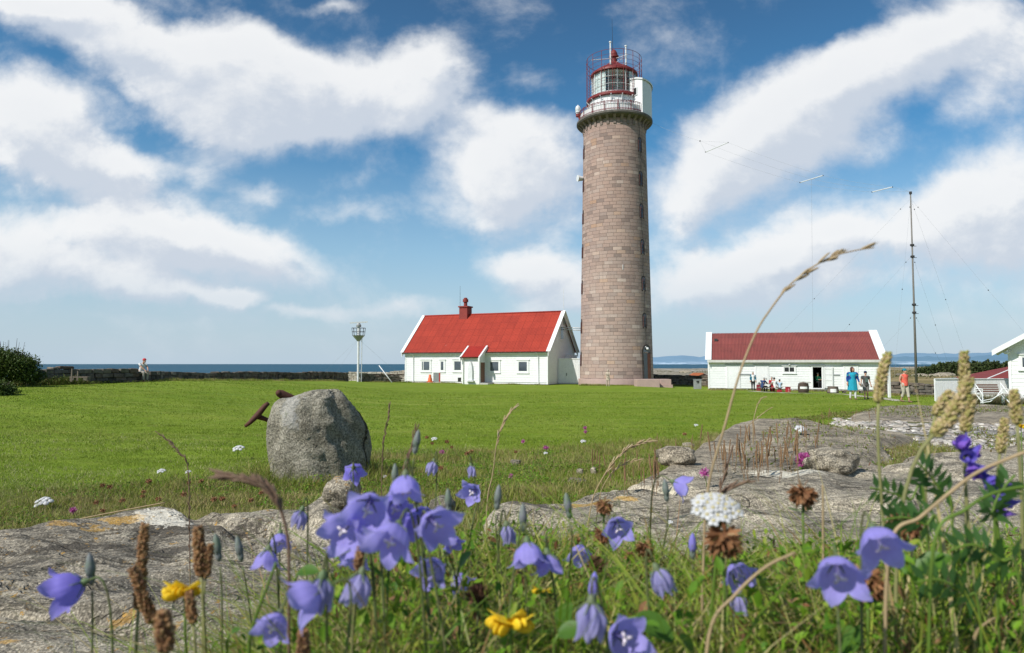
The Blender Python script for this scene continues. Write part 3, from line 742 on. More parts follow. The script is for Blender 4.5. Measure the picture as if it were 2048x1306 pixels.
# white equipment room on the right of the gallery
A0, A1 = 38, 122; ro = 3.86; ri = 2.2; zb, zt_ = 25.1, 28.55
mb = MB(); st = [A0 + (A1 - A0) * k / 16 for k in range(17)]
mb.grid([[ta(a, ro, zb) for a in st], [ta(a, ro, zt_) for a in st]])
mb.grid([[ta(A0, ri, zb), ta(A0, ro, zb)], [ta(A0, ri, zt_ + .5), ta(A0, ro, zt_)]])
mb.grid([[ta(A1, ri, zb), ta(A1, ro, zb)], [ta(A1, ri, zt_ + .5), ta(A1, ro, zt_)]])
mb.grid([[ta(a, ri, zb) for a in st], [ta(a, ri, zt_ + .5) for a in st]])
room = mb.build('equipment_room', M_white, tower)
mb = MB(); st2 = [A0 - 1.5 + (A1 - A0 + 3) * k / 16 for k in range(17)]
mb.grid([[ta(a, ro + .10, zt_ - .10) for a in st2], [ta(a, ro + .12, zt_ + .05) for a in st2], [ta(a, 3.2, zt_ + .38) for a in st2], [ta(a, 2.15, zt_ + .58) for a in st2]])
mb.grid([[ta(A0 - 1.5, ro + .10, zt_ - .10), ta(A0 - 1.5, 3.2, zt_ + .2), ta(A0 - 1.5, 2.15, zt_ + .42)], [ta(A0 - 1.5, ro + .12, zt_ + .05), ta(A0 - 1.5, 3.2, zt_ + .38), ta(A0 - 1.5, 2.15, zt_ + .58)]])
mb.build('room_roof', M_whitemetal, room)
def radial_panel(deg, r0, r1, z0, z1, off, name, mat, par):
    t = Vector((-math.cos(R(deg)), -math.sin(R(deg)), 0)) * off; mb = MB()
    a, b = ta(deg, r0, z0) + t, ta(deg, r1, z0) + t
    mb.beam((a + b) / 2 + Vector((0, 0, (z1 - z0) / 2 - .001)) - (b - a) / 2, (a + b) / 2 + Vector((0, 0, (z1 - z0) / 2)) + (b - a) / 2, .05, z1 - z0)
    return mb.build(name, mat, par)
wf = radial_panel(A0, 2.72, 3.22, 27.1, 27.95, .05, 'window', M_whitemetal, room)
radial_panel(A0, 2.82, 3.12, 27.2, 27.85, .09, 'pane', M_dark, room)
# small white beacon on a bracket, left
mb = MB(); q = ta(-90, 4.35, 25.0); q = at(1156, 234, TD); 
mb.tube([q + Vector((0, 0, .0)), ta(-80, 3.7, 25.3)], .06, 6); mb.tube([q, ta(-76, 3.6, 25.9)], .035, 6)
mb.lathe([(.05, 0), (.22, .02), (.24, .35), (.30, .4)], 14, q); bk = mb.build('beacon_bracket', M_redpaint, tower)
mb = MB(); mb.lathe([(.24, .3), (.27, .55), (.22, .6), (.27, .66), (.27, .95), (.2, 1.12), (.08, 1.2), (.02, 1.3)], 16, q); mb.build('beacon', M_whitemetal, tower, True, 40)
# foghorn
q = at(1160, 357, TD); mb = MB(); mb.tube([q + Vector((-.26, -.1, 0)), q + Vector((.05, 0, 0)), q + Vector((.7, .1, 0))], [.34, .26, .16], 14); mb.build('foghorn', M_whitemetal, tower, True, 40)
TOFF = 0.0
# windows
M_frame = pmat('window_red_brown', (.13, .05, .04), (.08, .035, .03), 5, .6)
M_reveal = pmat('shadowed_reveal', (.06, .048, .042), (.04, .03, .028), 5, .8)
def surf(px, py, deg):
    z = 10
    for _ in range(12):
        r = rad(z); y = TY - r * math.cos(R(deg)); z = at(px, py, y).z - TZ
    return z
def arch(deg, zb, w, h, r, grow=0.0, depth=.03):
    """arched panel that follows the wall curve"""
    pts = []; hw = w / 2 + grow; k = 8
    prof = [(-hw, zb - grow), (hw, zb - grow)] + [(hw * math.cos(PI * i / k), zb + h - w / 2 + (w / 2 + grow) * math.sin(PI * i / k)) for i in range(k + 1)]
    def P3(u, z, rr): return ta(deg + math.degrees(u / rad(z)), rad(z) + rr, z)
    fr = [P3(u, z, r) for u, z in prof]; bk = [P3(u, z, r - depth) for u, z in prof]; m_ = len(prof)
    return fr + bk, [tuple(range(m_))] + [(i, i + m_, (i + 1) % m_ + m_, (i + 1) % m_) for i in range(m_)], P3
def tower_window(px, py, deg):
    z = surf(px, py, deg) - .72
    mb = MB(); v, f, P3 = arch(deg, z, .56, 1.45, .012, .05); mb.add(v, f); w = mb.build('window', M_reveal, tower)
    mb = MB(); v, f, P3 = arch(deg, z + .05, .40, 1.32, .022); mb.add(v, f); mb.build('pane', M_glass, w)
    mb = MB(); mb.tube([P3(0, z + .05, .035), P3(0, z + 1.34, .035)], .022, 5)
    for h in (.34, .64, .94): mb.tube([P3(-.2, z + h, .035), P3(.2, z + h, .035)], .018, 5)
    for s_ in (-1, 1): mb.tube([P3(.21 * s_, z + .05, .03), P3(.21 * s_, z + 1.15, .03)], .03, 5)
    mb.build('frame', M_frame, w)
for px, py in ((1278, 289), (1281, 357), (1283, 422), (1285.5, 494), (1287, 567), (1289.5, 641)): tower_window(px, py, 42.5)
for py in (305, 371, 435, 503, 575, 653, 718): tower_window(1166, py, -84)
# entrance
dz = .62
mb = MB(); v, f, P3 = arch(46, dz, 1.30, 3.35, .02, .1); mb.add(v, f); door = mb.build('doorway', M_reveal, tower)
mb = MB(); mb.add([P3(-.58, dz + .02, .05), P3(-.02, dz + .02, .05), P3(-.02, dz + 2.55, .05), P3(-.58, dz + 2.55, .05)], [(0, 1, 2, 3)]); mb.build('door_leaf', pmat('grey_door', (.16, .18, .20), (.12, .13, .15), 6, .5), door)
mb = MB()
for s_ in np.linspace(.02, .52, 6): mb.add([P3(s_, dz + .02, .05), P3(s_ + .085, dz + .02, .05), P3(s_ + .085, dz + 2.55, .05), P3(s_, dz + 2.55, .05)], [(0, 1, 2, 3)])
mb.build('door_leaf', pmat('red_brown_door', (.26, .075, .03), (.20, .055, .025), 6, .5), door)
mb = MB(); v, f, P3 = arch(46, dz + 2.66, 1.1, .62, .04); mb.add(v, f); mb.build('fanlight', M_glass, door)
mb = MB(); q = P3(-.25, dz + 3.0, .28); mb.ell(q, .13, 12, 8); mb.tube([q, P3(-.25, dz + 3.25, 0)], .03, 5); mb.build('door_lamp', M_whitemetal, tower, True)
mb = MB(); pts = []
for i in range(40):
    z = 3.9 + 22.2 * i / 39; pts.append(ta(43.5 + 1.6 * math.sin(i * .8) + .6 * math.sin(i * 2.7) - z * .05, rad(z) + .02, z))
mb.tube(pts, .022, 5); mb.build('conduit', M_darkmetal, tower)
mb = MB(); mb.box(ta(3, rad(11.6) + .02, 11.6), (.05, .05, .5)); mb.build('marker', M_whitemetal, tower)
# entrance steps: two granite cheek blocks with steps between them
D0 = ta(54, R0 + .1, 0); ax = Vector((math.sin(R(54)), -math.cos(R(54)), 0)); sdv = Vector((ax.y, -ax.x, 0))
M_gr2 = pmat('dressed_pink_granite', (.47, .335, .29), (.40, .29, .255), 2.5, .75, .25, .008)
steps = thing('entrance_steps', 'pink granite steps between two low cheek blocks at the lighthouse door', 'steps', tuple(D0 - Vector((0, 0, .3))), world=True)
for px, px1, yy in ((1274, 1320, 63.6), (1321, 1343, 65.0)):
    a = at(px, 776, yy); b = at(px1, 776, yy)
    mb = MB(); zt2 = at(px, 758.5, yy).z; w = b.x - a.x
    mb.box(((a.x + b.x) / 2, yy + .8, (zt2 + a.z) / 2 - .1), (w, 1.5, zt2 - a.z + .2)); o = mb.build('cheek_block', M_gr2, steps)
    bv = o.modifiers.new('b', 'BEVEL'); bv.width = .025; bv.segments = 2
for k in range(3):
    mb = MB(); p = at(1310, 770, 66.6); mb.box((p.x - .1 + .32 * k, 65.9 - .25 * k, TZ + .36 - .2 * k), (1.6, .9, .40)); mb.build('step', M_gr2, steps)
# ---------------------------------------------------------------- houses
def corrugated(name, c1, c2, seamw, rust=0.0, spots=0.0):
    m, nt, out = new_mat(name); uv = N(nt, 'UVMap', {}, uv_map='UVMap').outputs[0]
    n = NOISE(nt, uv, .6, 5, .65); col = MIX(nt, RAMP(nt, n, [(.35, 0.0), (.65, 1.0)]), (*c1, 1), (*c2, 1))
    st = N(nt, 'Mapping', {'Vector': uv, 'Scale': (7, .5, 1)})
    col = MIX(nt, .5, col, MIX(nt, 1.0, col, RAMP(nt, NOISE(nt, st.outputs[0], 1.0, 5, .7), [(.3, .62), (.6, 1.0), (.75, 1.25)]), 'MULTIPLY'))
    br = N(nt, 'TexBrick', {'Vector': uv, 'Scale': 1.0, 'Mortar Size': .018, 'Brick Width': seamw[0], 'Row Height': seamw[1], 'Color1': (0, 0, 0, 1), 'Color2': (1, 1, 1, 1), 'Mortar': (0, 0, 0, 1)}, offset=0.0)
    col = MIX(nt, M(nt, 'MULTIPLY', br.outputs[1], .5), col, tuple(v * .35 for v in c1))
    col = MIX(nt, M(nt, 'MULTIPLY', RAMP(nt, br.outputs[0], [(.2, 0), (.9, 1)]), .16), col, tuple(min(1, v * 1.5) for v in c1))
    if rust: col = MIX(nt, M(nt, 'MULTIPLY', SMOOTH(nt, NOISE(nt, st.outputs[0], 1.6, 7, .75), .57, .68), rust), col, (.42, .15, .045, 1))
    if spots: col = MIX(nt, M(nt, 'MULTIPLY', SMOOTH(nt, NOISE(nt, uv, 2.6, 7, .75, .6), .66, .70), spots), col, (.55, .30, .26, 1))
    principled(nt, out, col, .55, .25, None); return m
M_roof1 = corrugated('bright_red_corrugated', (.40, .052, .030), (.345, .045, .028), (.93, 1.02), 0, .75)
M_roof2 = corrugated('faded_red_corrugated', (.26, .072, .062), (.21, .064, .056), (30, 1.25), .5, .1)
M_soffit = pmat('dark_red_edge', (.10, .018, .014), (.07, .015, .012), 4, .7)
class House:
    """right-handed frame: s along the front, t back, z up"""
    def __init__(h, p0, d, L, Dp, zg, ze, zr, gnd):
        h.p = Vector((p0[0], p0[1], 0)); h.d = Vector((d[0], d[1], 0)).normalized(); h.b = Vector((-h.d.y, h.d.x, 0)); h.L = L; h.D = Dp; h.zg = zg; h.ze = ze; h.zr = zr
        h.M = Matrix((h.d, h.b, Vector((0, 0, 1)))).transposed().to_4x4()
    def P(h, s, t, z): return h.p + h.d * s + h.b * t + Vector((0, 0, z))
    def box(h, mb, s0, s1, t0, t1, z0, z1, mi=0):
        mb.box(h.P((s0 + s1) / 2, (t0 + t1) / 2, (z0 + z1) / 2), (abs(s1 - s0), abs(t1 - t0), abs(z1 - z0)), mat=h.M, mi=mi)
    def boards(h, mb, a, b, z0, z1f, pitch=.21, lip=.022, out=None):
        """lapped boards on the wall from a=(s,t) to b; z1f(u) top height, u 0..1"""
        A = h.P(a[0], a[1], 0); B = h.P(b[0], b[1], 0); n_ = (B - A).cross(Vector((0, 0, 1))).normalized()
        if out is not None and n_.dot(out) < 0: n_ = -n_
        z = z0; Ln = (B - A).length
        while True:
            # span of this board under the roof line
            us = [u for u in np.linspace(0, 1, 201) if z1f(u) > z + .02]
            if not us: break
            u0, u1 = us[0], us[-1]; zt = z + pitch
            us2 = [u for u in np.linspace(0, 1, 201) if z1f(u) > zt - .001]
            q0, q1 = (us2[0], us2[-1]) if us2 else (.5 * (u0 + u1), .5 * (u0 + u1) + .001)
            if not us2: zt = max(z1f(u) for u in np.linspace(0, 1, 201))
            v = [A.lerp(B, u0) + n_ * lip + Vector((0, 0, z)), A.lerp(B, u1) + n_ * lip + Vector((0, 0, z)), A.lerp(B, q1) + n_ * .002 + Vector((0, 0, zt)), A.lerp(B, q0) + n_ * .002 + Vector((0, 0, zt)),
                 A.lerp(B, u0) + n_ * .001 + Vector((0, 0, z)), A.lerp(B, u1) + n_ * .001 + Vector((0, 0, z))]
            mb.add(v, [(0, 1, 2, 3), (4, 5, 1, 0)])
            z += pitch
            if not us2: break
    def roof(h, name, par, mat, s0, s1, half, ov, pitch=.15, amp=.028, thick=.10):
        """corrugated slopes with overhang ov at the eaves; half = horizontal half span"""
        k = (h.zr - h.ze) / half; ns = int((s1 - s0) / pitch * 8); V = []; UV = []; F = []
        for side in (0, 1):
            rows = np.linspace(-ov, half, 8); o = len(V); sl_ = math.hypot(1, k)
            for t in rows:
                for i in range(ns + 1):
                    s = s0 + (s1 - s0) * i / ns; a = amp * math.sin(2 * PI * (s - s0) / pitch)
                    tt = t if side == 0 else h.D - t
                    p = h.P(s, tt, h.ze + k * t + thick + a); V.append(p); UV.append((s, t * sl_))
            for r in range(7):
                for i in range(ns):
                    q = o + r * (ns + 1) + i; F.append((q, q + 1, q + ns + 2, q + ns + 1) if side == 0 else (q + 1, q, q + ns + 1, q + ns + 2))
        off = OFF.get(par.name, (0, 0, 0)); V = [tuple(v - Vector(off)) for v in V]
        o_ = np_mesh(name, V, F, mat, par, smooth=True, uv=UV); OFF[o_.name] = off; return o_
    def rake(h, par, s, half, ov, w=.30, th=.06, thick=.16, mat=None, t_sign=(0, 1), cap=.16):
        k = (h.zr - h.ze) / half
        for side in t_sign:
            mb = MB()
            f = (lambda t: t) if side == 0 else (lambda t: h.D - t)
            for (za, zb_, sa, sb) in ((-w, thick + .03, s - th / 2, s + th / 2), (thick + .01, thick + .05, s - cap, s + cap)):
                v = [h.P(x_, f(t), h.ze + k * t + z_) for x_ in (sa, sb) for t in (-ov - .04, half) for z_ in (za, zb_)]
                mb.add(v, [(0, 1, 3, 2), (4, 6, 7, 5), (0, 4, 5, 1), (2, 3, 7, 6), (1, 5, 7, 3), (0, 2, 6, 4)])
            mb.build('barge_board', mat or M_white, par)
    def window(h, par, s, z, w, hh, t=0.0, fr=.11, glass=None, sash=0, hood=True, face='front', bars=None):
        mb = MB(); T = lambda a_, b_: (t - b_, t - a_)   # proud of the wall
        for (s0, s1, z0, z1) in ((s - w / 2 - fr, s - w / 2, z - fr, z + hh + fr), (s + w / 2, s + w / 2 + fr, z - fr, z + hh + fr), (s - w / 2, s + w / 2, z + hh, z + hh + fr), (s - w / 2, s + w / 2, z - fr, z)):
            h.box(mb, s0, s1, t - .07, t + .0, z0, z1)
        if hood: h.box(mb, s - w / 2 - fr - .08, s + w / 2 + fr + .08, t - .13, t - .0, z + hh + fr, z + hh + fr + .04)
        h.box(mb, s - w / 2 - fr - .05, s + w / 2 + fr + .05, t - .11, t, z - fr - .04, z - fr)
        o = mb.build('window', M_white, par)
        mb = MB(); q = .045
        for (s0, s1, z0, z1) in ((s - w / 2, s - w / 2 + q, z, z + hh), (s + w / 2 - q, s + w / 2, z, z + hh), (s - w / 2 + q, s + w / 2 - q, z + hh - q, z + hh), (s - w / 2 + q, s + w / 2 - q, z, z + q)): h.box(mb, s0, s1, t - .055, t - .001, z0, z1)
        for b_ in (bars or []): h.box(mb, s + b_ - .03, s + b_ + .03, t - .06, t - .001, z + q, z + hh - q)
        mb.build('sash', M_white, o)
        mb = MB(); h.box(mb, s - w / 2 + q, s + w / 2 - q, t - .032, t - .004, z + q, z + hh - q); mb.build('pane', glass or M_glass, o)
        return o
UP = Vector((0, 0, 1))
# the keeper's house
hp = at(1095, 770, 68.0); zg1 = CZ - 2.12
dirn = Vector((15.1, -7.0, 0)).normalized()
L1 = 16.75
p0 = Vector((hp.x, hp.y, 0)) - dirn * L1
h1 = House(p0, dirn, L1, 8.0, zg1, CZ + 1.50, CZ + 5.42, None)
house = thing('dwelling_house', 'white boarded house with a steep bright red corrugated roof, left of the lighthouse', 'house', (p0.x, p0.y, zg1), world=True)
FR = -h1.b; GR = h1.d
mb = MB()
h1.box(mb, .03, L1 - .03, .03, 7.97, zg1 - .3, h1.ze)
gz = lambda u: h1.ze + (h1.zr - h1.ze) * (1 - abs(2 * u - 1))
for s_ in (.03, L1 - .03):
    mb.add([h1.P(s_, .03, h1.ze), h1.P(s_, 7.97, h1.ze), h1.P(s_, 4, h1.zr - .05)], [(0, 1, 2)])
h1.boards(mb, (0, 0), (L1, 0), zg1 + .28, lambda u: h1.ze, .24, out=FR)
h1.boards(mb, (L1, 0), (L1, 8), zg1 + .28, gz, .24, out=GR)
mb.build('wall', M_white, house)
mb = MB(); h1.box(mb, -.02, L1 + .02, -.03, 8.0, zg1 - .5, zg1 + .10); mb.build('foundation', pmat('grey_foundation', (.10, .10, .095), (.16, .155, .14), 3, .9), house)
h1.roof('roof', house, M_roof1, -.22, L1 + .22, 4.0, .38, .155, .026)
h1.rake(house, -.24, 4.0, .38, cap=.19); h1.rake(house, L1 + .24, 4.0, .38, cap=.22)
mb = MB(); h1.box(mb, -.2, L1 + .2, -.34, -.30, h1.ze - .48 + .02, h1.ze - .24); mb.build('fascia', M_white, house)
mb = MB(); h1.box(mb, -.2, L1 + .2, -.30, 0.0, h1.ze - .34, h1.ze - .30); mb.build('soffit', M_white, house)
mb = MB(); mb.tube([h1.P(-.2, -.42, h1.ze - .30), h1.P(L1 + .2, -.42, h1.ze - .30)], .055, 8); mb.build('gutter', M_soffit, house, True)
mb = MB(); mb.tube([h1.P(-.2, 4, h1.zr + .12), h1.P(L1 + .2, 4, h1.zr + .12)], .08, 8); mb.build('ridge_cap', M_roof1 and pmat('ridge_red', (.36, .035, .022), (.28, .03, .02), 3, .6), house, True)
for s_ in (.95, L1 - 1.05):
    mb = MB(); mb.tube([h1.P(s_, -.42, h1.ze - .32), h1.P(s_, -.30, h1.ze - .42), h1.P(s_ + .1, -.08, h1.ze - .62), h1.P(s_ + .1, -.08, zg1 + .25), h1.P(s_ + .1, -.22, zg1 + .12)], .045, 8); mb.build('downpipe', M_white, house, True)
for s_ in (0.0, L1):
    mb = MB(); h1.box(mb, s_ - .07, s_ + .07, -.05, .05, zg1 + .1, h1.ze - .36); mb.build('corner_board', M_white, house)
def along(px, py=740, t=0.0, h=h1):
    """position along the front for a picture column"""
    a, b = slope(px, py); A = h.p + h.b * t
    return (A.y * a - A.x) / (h.d.x - a * h.d.y)
zof = lambda px, py, h, t=0.0: at(px, py, h.P(along(px, py, t, h), t, 0).y).z
for pa, pb, ya, yb, bars in ((844, 860, 722.5, 741, [-.3]), (881.5, 888, 722.5, 741, None), (908, 923, 722, 741, [-.42]), (980, 998, 723, 742.5, None), (1037, 1055, 723, 743, None)):
    s0, s1 = along(pa), along(pb); z0, z1 = zof(pa, yb, h1), zof(pa, ya, h1)
    h1.window(house, (s0 + s1) / 2, z0, s1 - s0, z1 - z0, 0.0, .16, bars=bars)
for px in (840, 902, 999):
    mb = MB(); s_ = along(px, 707); z_ = zof(px, 711, h1); h1.box(mb, s_ - .09, s_ + .09, -.14, 0, z_, z_ + .5); mb.build('wall_vent', M_white, house)
# porch
ps0, ps1, pt = along(925, 740, -1.5), along(958, 740, -1.5), -1.5
pk = House(h1.P(ps0, pt, 0), h1.d, ps1 - ps0, 3.0, zg1, zof(925, 713.5, h1, pt), 0, None)
Lp = ps1 - ps0; pk.zr = pk.ze + 1.02
mb = MB(); h1.box(mb, ps0, ps1, pt, -.03, zg1 - .2, pk.ze)
mb.add([h1.P(s_, t_, z_) for s_ in (ps0 + .01, ps1 - .01) for t_, z_ in ((pt, pk.ze), (-.03, pk.ze), (-.03, pk.zr))], [(0, 1, 2), (3, 5, 4)])
pk.boards(mb, (0, 0), (Lp, 0), zg1 + .2, lambda u: pk.ze, .24, out=FR); porch = mb.build('porch', M_white, house)
V = []; 
pk.D = 1.5 * 2
mbp = MB(); k_ = (pk.zr - pk.ze) / 1.5; nsp = 90; rows = []
for t_ in np.linspace(-.3, 1.5, 5): rows.append([pk.P(-.1 + (Lp + .2) * i / nsp, t_, pk.ze + .09 + k_ * t_ + .024 * math.sin(2 * PI * i / nsp * (Lp + .2) / .155)) for i in range(nsp + 1)])
mbp.grid(rows); mbp.build('porch_roof', pmat('porch_roof_red', (.38, .033, .022), (.30, .028, .02), 2, .6), porch, True)
for s_ in (-.15, Lp + .15):
    mb = MB(); v = [pk.P(s_ + x_, t_, pk.ze + k_ * t_ + z_) for x_ in (-.09, .09) for t_ in (-.36, 1.5) for z_ in (-.22, .15)]
    mb.add(v, [(0, 1, 3, 2), (4, 6, 7, 5), (0, 4, 5, 1), (2, 3, 7, 6), (1, 5, 7, 3), (0, 2, 6, 4)]); mb.build('barge_board', M_white, porch)
mb = MB(); mb.tube([pk.P(-.1, -.36, pk.ze - .06), pk.P(Lp + .1, -.36, pk.ze - .06)], .05, 8); mb.build('gutter', M_soffit, porch, True)
mb = MB(); mb.tube([pk.P(.12, -.34, pk.ze - .1), pk.P(.16, -.07, pk.ze - .35), pk.P(.16, -.07, zg1 + .1)], .04, 8); mb.build('downpipe', M_white, porch, True)
for s_ in (.03, Lp): mb = MB(); pk.box(mb, s_ - .06, s_ + .06, -.04, .05, zg1 + .1, pk.ze - .1); mb.build('corner_board', M_white, porch)
mb = MB(); pk.box(mb, Lp, Lp + .035, .22, 1.22, zg1 + .25, zg1 + 2.28); dr = mb.build('door', pmat('brown_wood_door', (.22, .105, .065), (.16, .08, .05), 6, .5), porch)
mb = MB()
for t0, t1, z0, z1 in ((.10, .22, .2, 2.4), (1.22, 1.34, .2, 2.4), (.22, 1.22, 2.28, 2.4)): pk.box(mb, Lp, Lp + .07, t0, t1, zg1 + z0, zg1 + z1)
mb.build('door_frame', M_white, dr)
mb = MB(); pk.box(mb, Lp, Lp + 1.0, .0, 1.45, zg1 - .2, zg1 + .2); mb.build('doorstep', pmat('pale_step', (.5, .48, .44), (.4, .39, .36), 4, .8), porch)
# the pale arched shelter of a post box on the porch wall
s_ = Lp * .52; mb = MB(); prof = [(-.30, .0), (.30, .0), (.30, 1.1), (.24, 1.5), (.12, 1.85), (0, 1.98), (-.12, 1.85), (-.24, 1.5), (-.30, 1.1)]
v = [pk.P(s_ + a, -.05, zg1 + .45 + b) for a, b in prof] + [pk.P(s_ + a * .8, -.22, zg1 + .45 + b * .96 + .02) for a, b in prof]; k9 = len(prof)
mb.add(v, [tuple(range(k9, 2 * k9))] + [(i, (i + 1) % k9, (i + 1) % k9 + k9, i + k9) for i in range(k9)])
pk.box(mb, s_ - .42, s_ + .42, -.35, -.04, zg1 + .34, zg1 + .45); o = mb.build('arched_cabinet', M_whitemetal, porch)
# chimney
cs = along(931, 630, 4.0); mb = MB(); h1.box(mb, cs - .5, cs + .5, 3.45, 4.55, h1.zr - .9, h1.zr + .90); h1.box(mb, cs - .6, cs + .6, 3.35, 4.65, h1.zr + .902, h1.zr + 1.05)
M_chim = pmat('chimney_red', (.27, .045, .035), (.20, .035, .03), 3, .7, .2)
ch = mb.build('chimney', M_chim, house)
mb = MB(); c_ = h1.P(cs, 4, h1.zr + 1.05); mb.lathe([(.2, 0), (.2, .45), (.31, .48), (.31, .80), (.2, .83), (.2, .95), (.05, .98)], 18, c_); mb.build('chimney_pot', M_chim, ch, True, 40)
mb = MB(); mb.tube([h1.P(cs - .7, 4, h1.zr + .1), h1.P(cs - .7, 4, h1.zr + 3.4)], [.025, .012], 5); mb.build('roof_antenna', M_darkmetal, house)
mb = MB(); mb.tube([h1.P(L1 + .1, 4.4, h1.zr - .5), h1.P(L1 + .1, 4.4, h1.zr + 2.6)], [.03, .015], 5); mb.build('roof_antenna', M_whitemetal, house)
# gable window (right end): thin frames on the gable plane
def gbox(mb, t0, t1, z0, z1, o0, o1): h1.box(mb, L1 + o0, L1 + o1, t0, t1, z0, z1)
mb = MB(); gbox(mb, 3.35, 4.45, h1.ze + .95, h1.ze + 2.55, .02, .08); gw = mb.build('window', M_white, house)
mb = MB(); gbox(mb, 3.5, 4.3, h1.ze + 1.1, h1.ze + 2.4, .08, .10); mb.build('pane', glass_mat('dull_pane', (.10, .115, .13), .2), gw)
mb = MB(); gbox(mb, 4.5, 4.62, h1.ze + 2.7, h1.ze + 3.3, .02, .2); mb.build('wall_lamp', M_greymetal, house)
mb = MB(); gbox(mb, 5.0, 7.4, zg1 + 2.2, zg1 + 3.1, .02, .5); mb.build('meter_cupboard', M_white, house)
# pipes between gable and lighthouse
pb = thing('service_pipes', 'pair of thin white pipes from the house gable to the lighthouse', 'pipe', tuple(h1.P(L1, 4.2, h1.ze + 2.4)), world=True)
for dz_ in (0, -.22):
    a = h1.P(L1 + .05, 4.4, zof(1122, 654.5, h1, 4) + dz_); b = Vector((TX - 3.2, TY + 1.4, at(1161, 655, TD).z + dz_)); mb = MB(); mb.tube([a, b], .055, 8); mb.build('pipe', M_whitemetal, pb, True)
# white board gate between the house and the lighthouse
ga = at(1117, 768, 70.5); gb = at(1160, 768, 70.0); gate = thing('board_gate', 'white vertical-board gate closing the gap between house and lighthouse', 'gate', (ga.x, ga.y, ga.z), world=True)
zt3 = at(1117, 718, 70.3).z; nb = 15
mb = MB()
for i in range(nb):
    a = ga.lerp(gb, i / nb); b = ga.lerp(gb, (i + .88) / nb); mb.beam((a.x, a.y, (zt3 + ga.z) / 2 + .08), (b.x, b.y, (zt3 + ga.z) / 2 + .08), .03, zt3 - ga.z - .1)
mb.build('boards', M_white, gate)
mb = MB(); mb.beam((ga.x, ga.y, zt3 + .03), (gb.x, gb.y, zt3 + .03), .12, .08); mb.build('top_rail', M_white, gate)
mb = MB(); mb.beam((ga.x, ga.y + .08, zt3 - 1.6), (gb.x, gb.y + .08, zt3 - 1.6), .05, 1.9); mb.build('backing', pmat('white_shaded', (.6, .61, .62), (.5, .5, .5), 3, .8), gate)
mb = MB(); q = ga.lerp(gb, .38); mb.box((q.x, q.y - .05, ga.z + 1.0), (.05, .05, .3)); mb.build('handle', M_darkmetal, gate)

# ---------------------------------------------------------------- the long shed on the right
h2p = at(1418, 777, 62.0); d2 = Vector((.954, -.30, 0)).normalized(); L2 = 14.15
zg2 = CZ - 2.38; ze2 = at(1418, 718.3, 62).z
h2 = House((h2p.x, h2p.y), d2, L2, 8.0, zg2, ze2, ze2 + 2.42, None)
shed = thing('long_shed', 'long low white shed with faded red roof and open door right of the lighthouse', 'shed', (h2p.x, h2p.y, zg2), world=True)
s2 = lambda px, py=750, t=0.0: along(px, py, t, h2)
z2 = lambda px, py, t=0.0: zof(px, py, h2, t)
ds0, ds1 = s2(1625.5), s2(1643.5); dzb, dzt = zg2 + .30, z2(1634, 734.2)
mb = MB(); W2 = lambda s0, s1, z0, z1: h2.box(mb, s0, s1, .03, .15, z0, z1)
W2(.03, ds0, zg2 - .4, ze2); W2(ds1, L2 - .03, zg2 - .4, ze2); W2(ds0, ds1, dzt, ze2); W2(ds0, ds1, zg2 - .4, dzb)
h2.box(mb, .03, .15, .15, 8, zg2 - .4, ze2); h2.box(mb, L2 - .15, L2 - .03, .15, 8, zg2 - .4, ze2); h2.box(mb, .15, L2 - .15, 7.9, 8, zg2 - .4, ze2)
for s_ in (.03, L2 - .03): mb.add([h2.P(s_, .03, ze2), h2.P(s_, 7.97, ze2), h2.P(s_, 4, h2.zr - .05)], [(0, 1, 2)])
def seg(a, b, z0, z1): h2.boards(mb, (a, 0), (b, 0), z0, lambda u: z1, .215, .02, out=-h2.b)
seg(0, ds0, zg2 + .22, ze2); seg(ds1, L2, zg2 + .22, ze2); seg(ds0, ds1, dzt, ze2)
mb.build('wall', M_white, shed)
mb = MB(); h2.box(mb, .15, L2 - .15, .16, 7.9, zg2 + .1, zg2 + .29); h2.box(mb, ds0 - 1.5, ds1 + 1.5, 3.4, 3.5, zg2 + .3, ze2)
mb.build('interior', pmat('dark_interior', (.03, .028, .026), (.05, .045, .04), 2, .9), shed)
mb = MB()
for i in range(26):
    s_ = .1 + (L2 - .2) * i / 26; h2.box(mb, s_, s_ + .4 + .15 * random.random(), -.05 - .05 * random.random(), .1, zg2 - .4, zg2 + .14 + .06 * random.random())
mb.build('foundation', M_stone, shed)
h2.roof('roof', shed, M_roof2, .2, L2 - .22, 4.0, .34, .125, .026, .09)
h2.rake(shed, -.02, 4.0, .34, w=.2, cap=.27); h2.rake(shed, L2 + .02, 4.0, .34, w=.2, cap=.34)
mb = MB(); h2.box(mb, -.1, L2 + .1, -.36, -.33, ze2 - .30, ze2 - .08); mb.build('fascia', pmat('weathered_white', (.62, .61, .57), (.48, .47, .43), 3, .7), shed)
mb = MB(); h2.box(mb, 0, L2, -.33, 0, ze2 - .26, ze2 - .23); mb.build('soffit', pmat('weathered_white', (.6, .6, .6)), shed)
for s_ in (0, L2): mb = MB(); h2.box(mb, s_ - .07, s_ + .07, -.045, .05, zg2 + .15, ze2 - .26); mb.build('corner_board', M_white, shed)
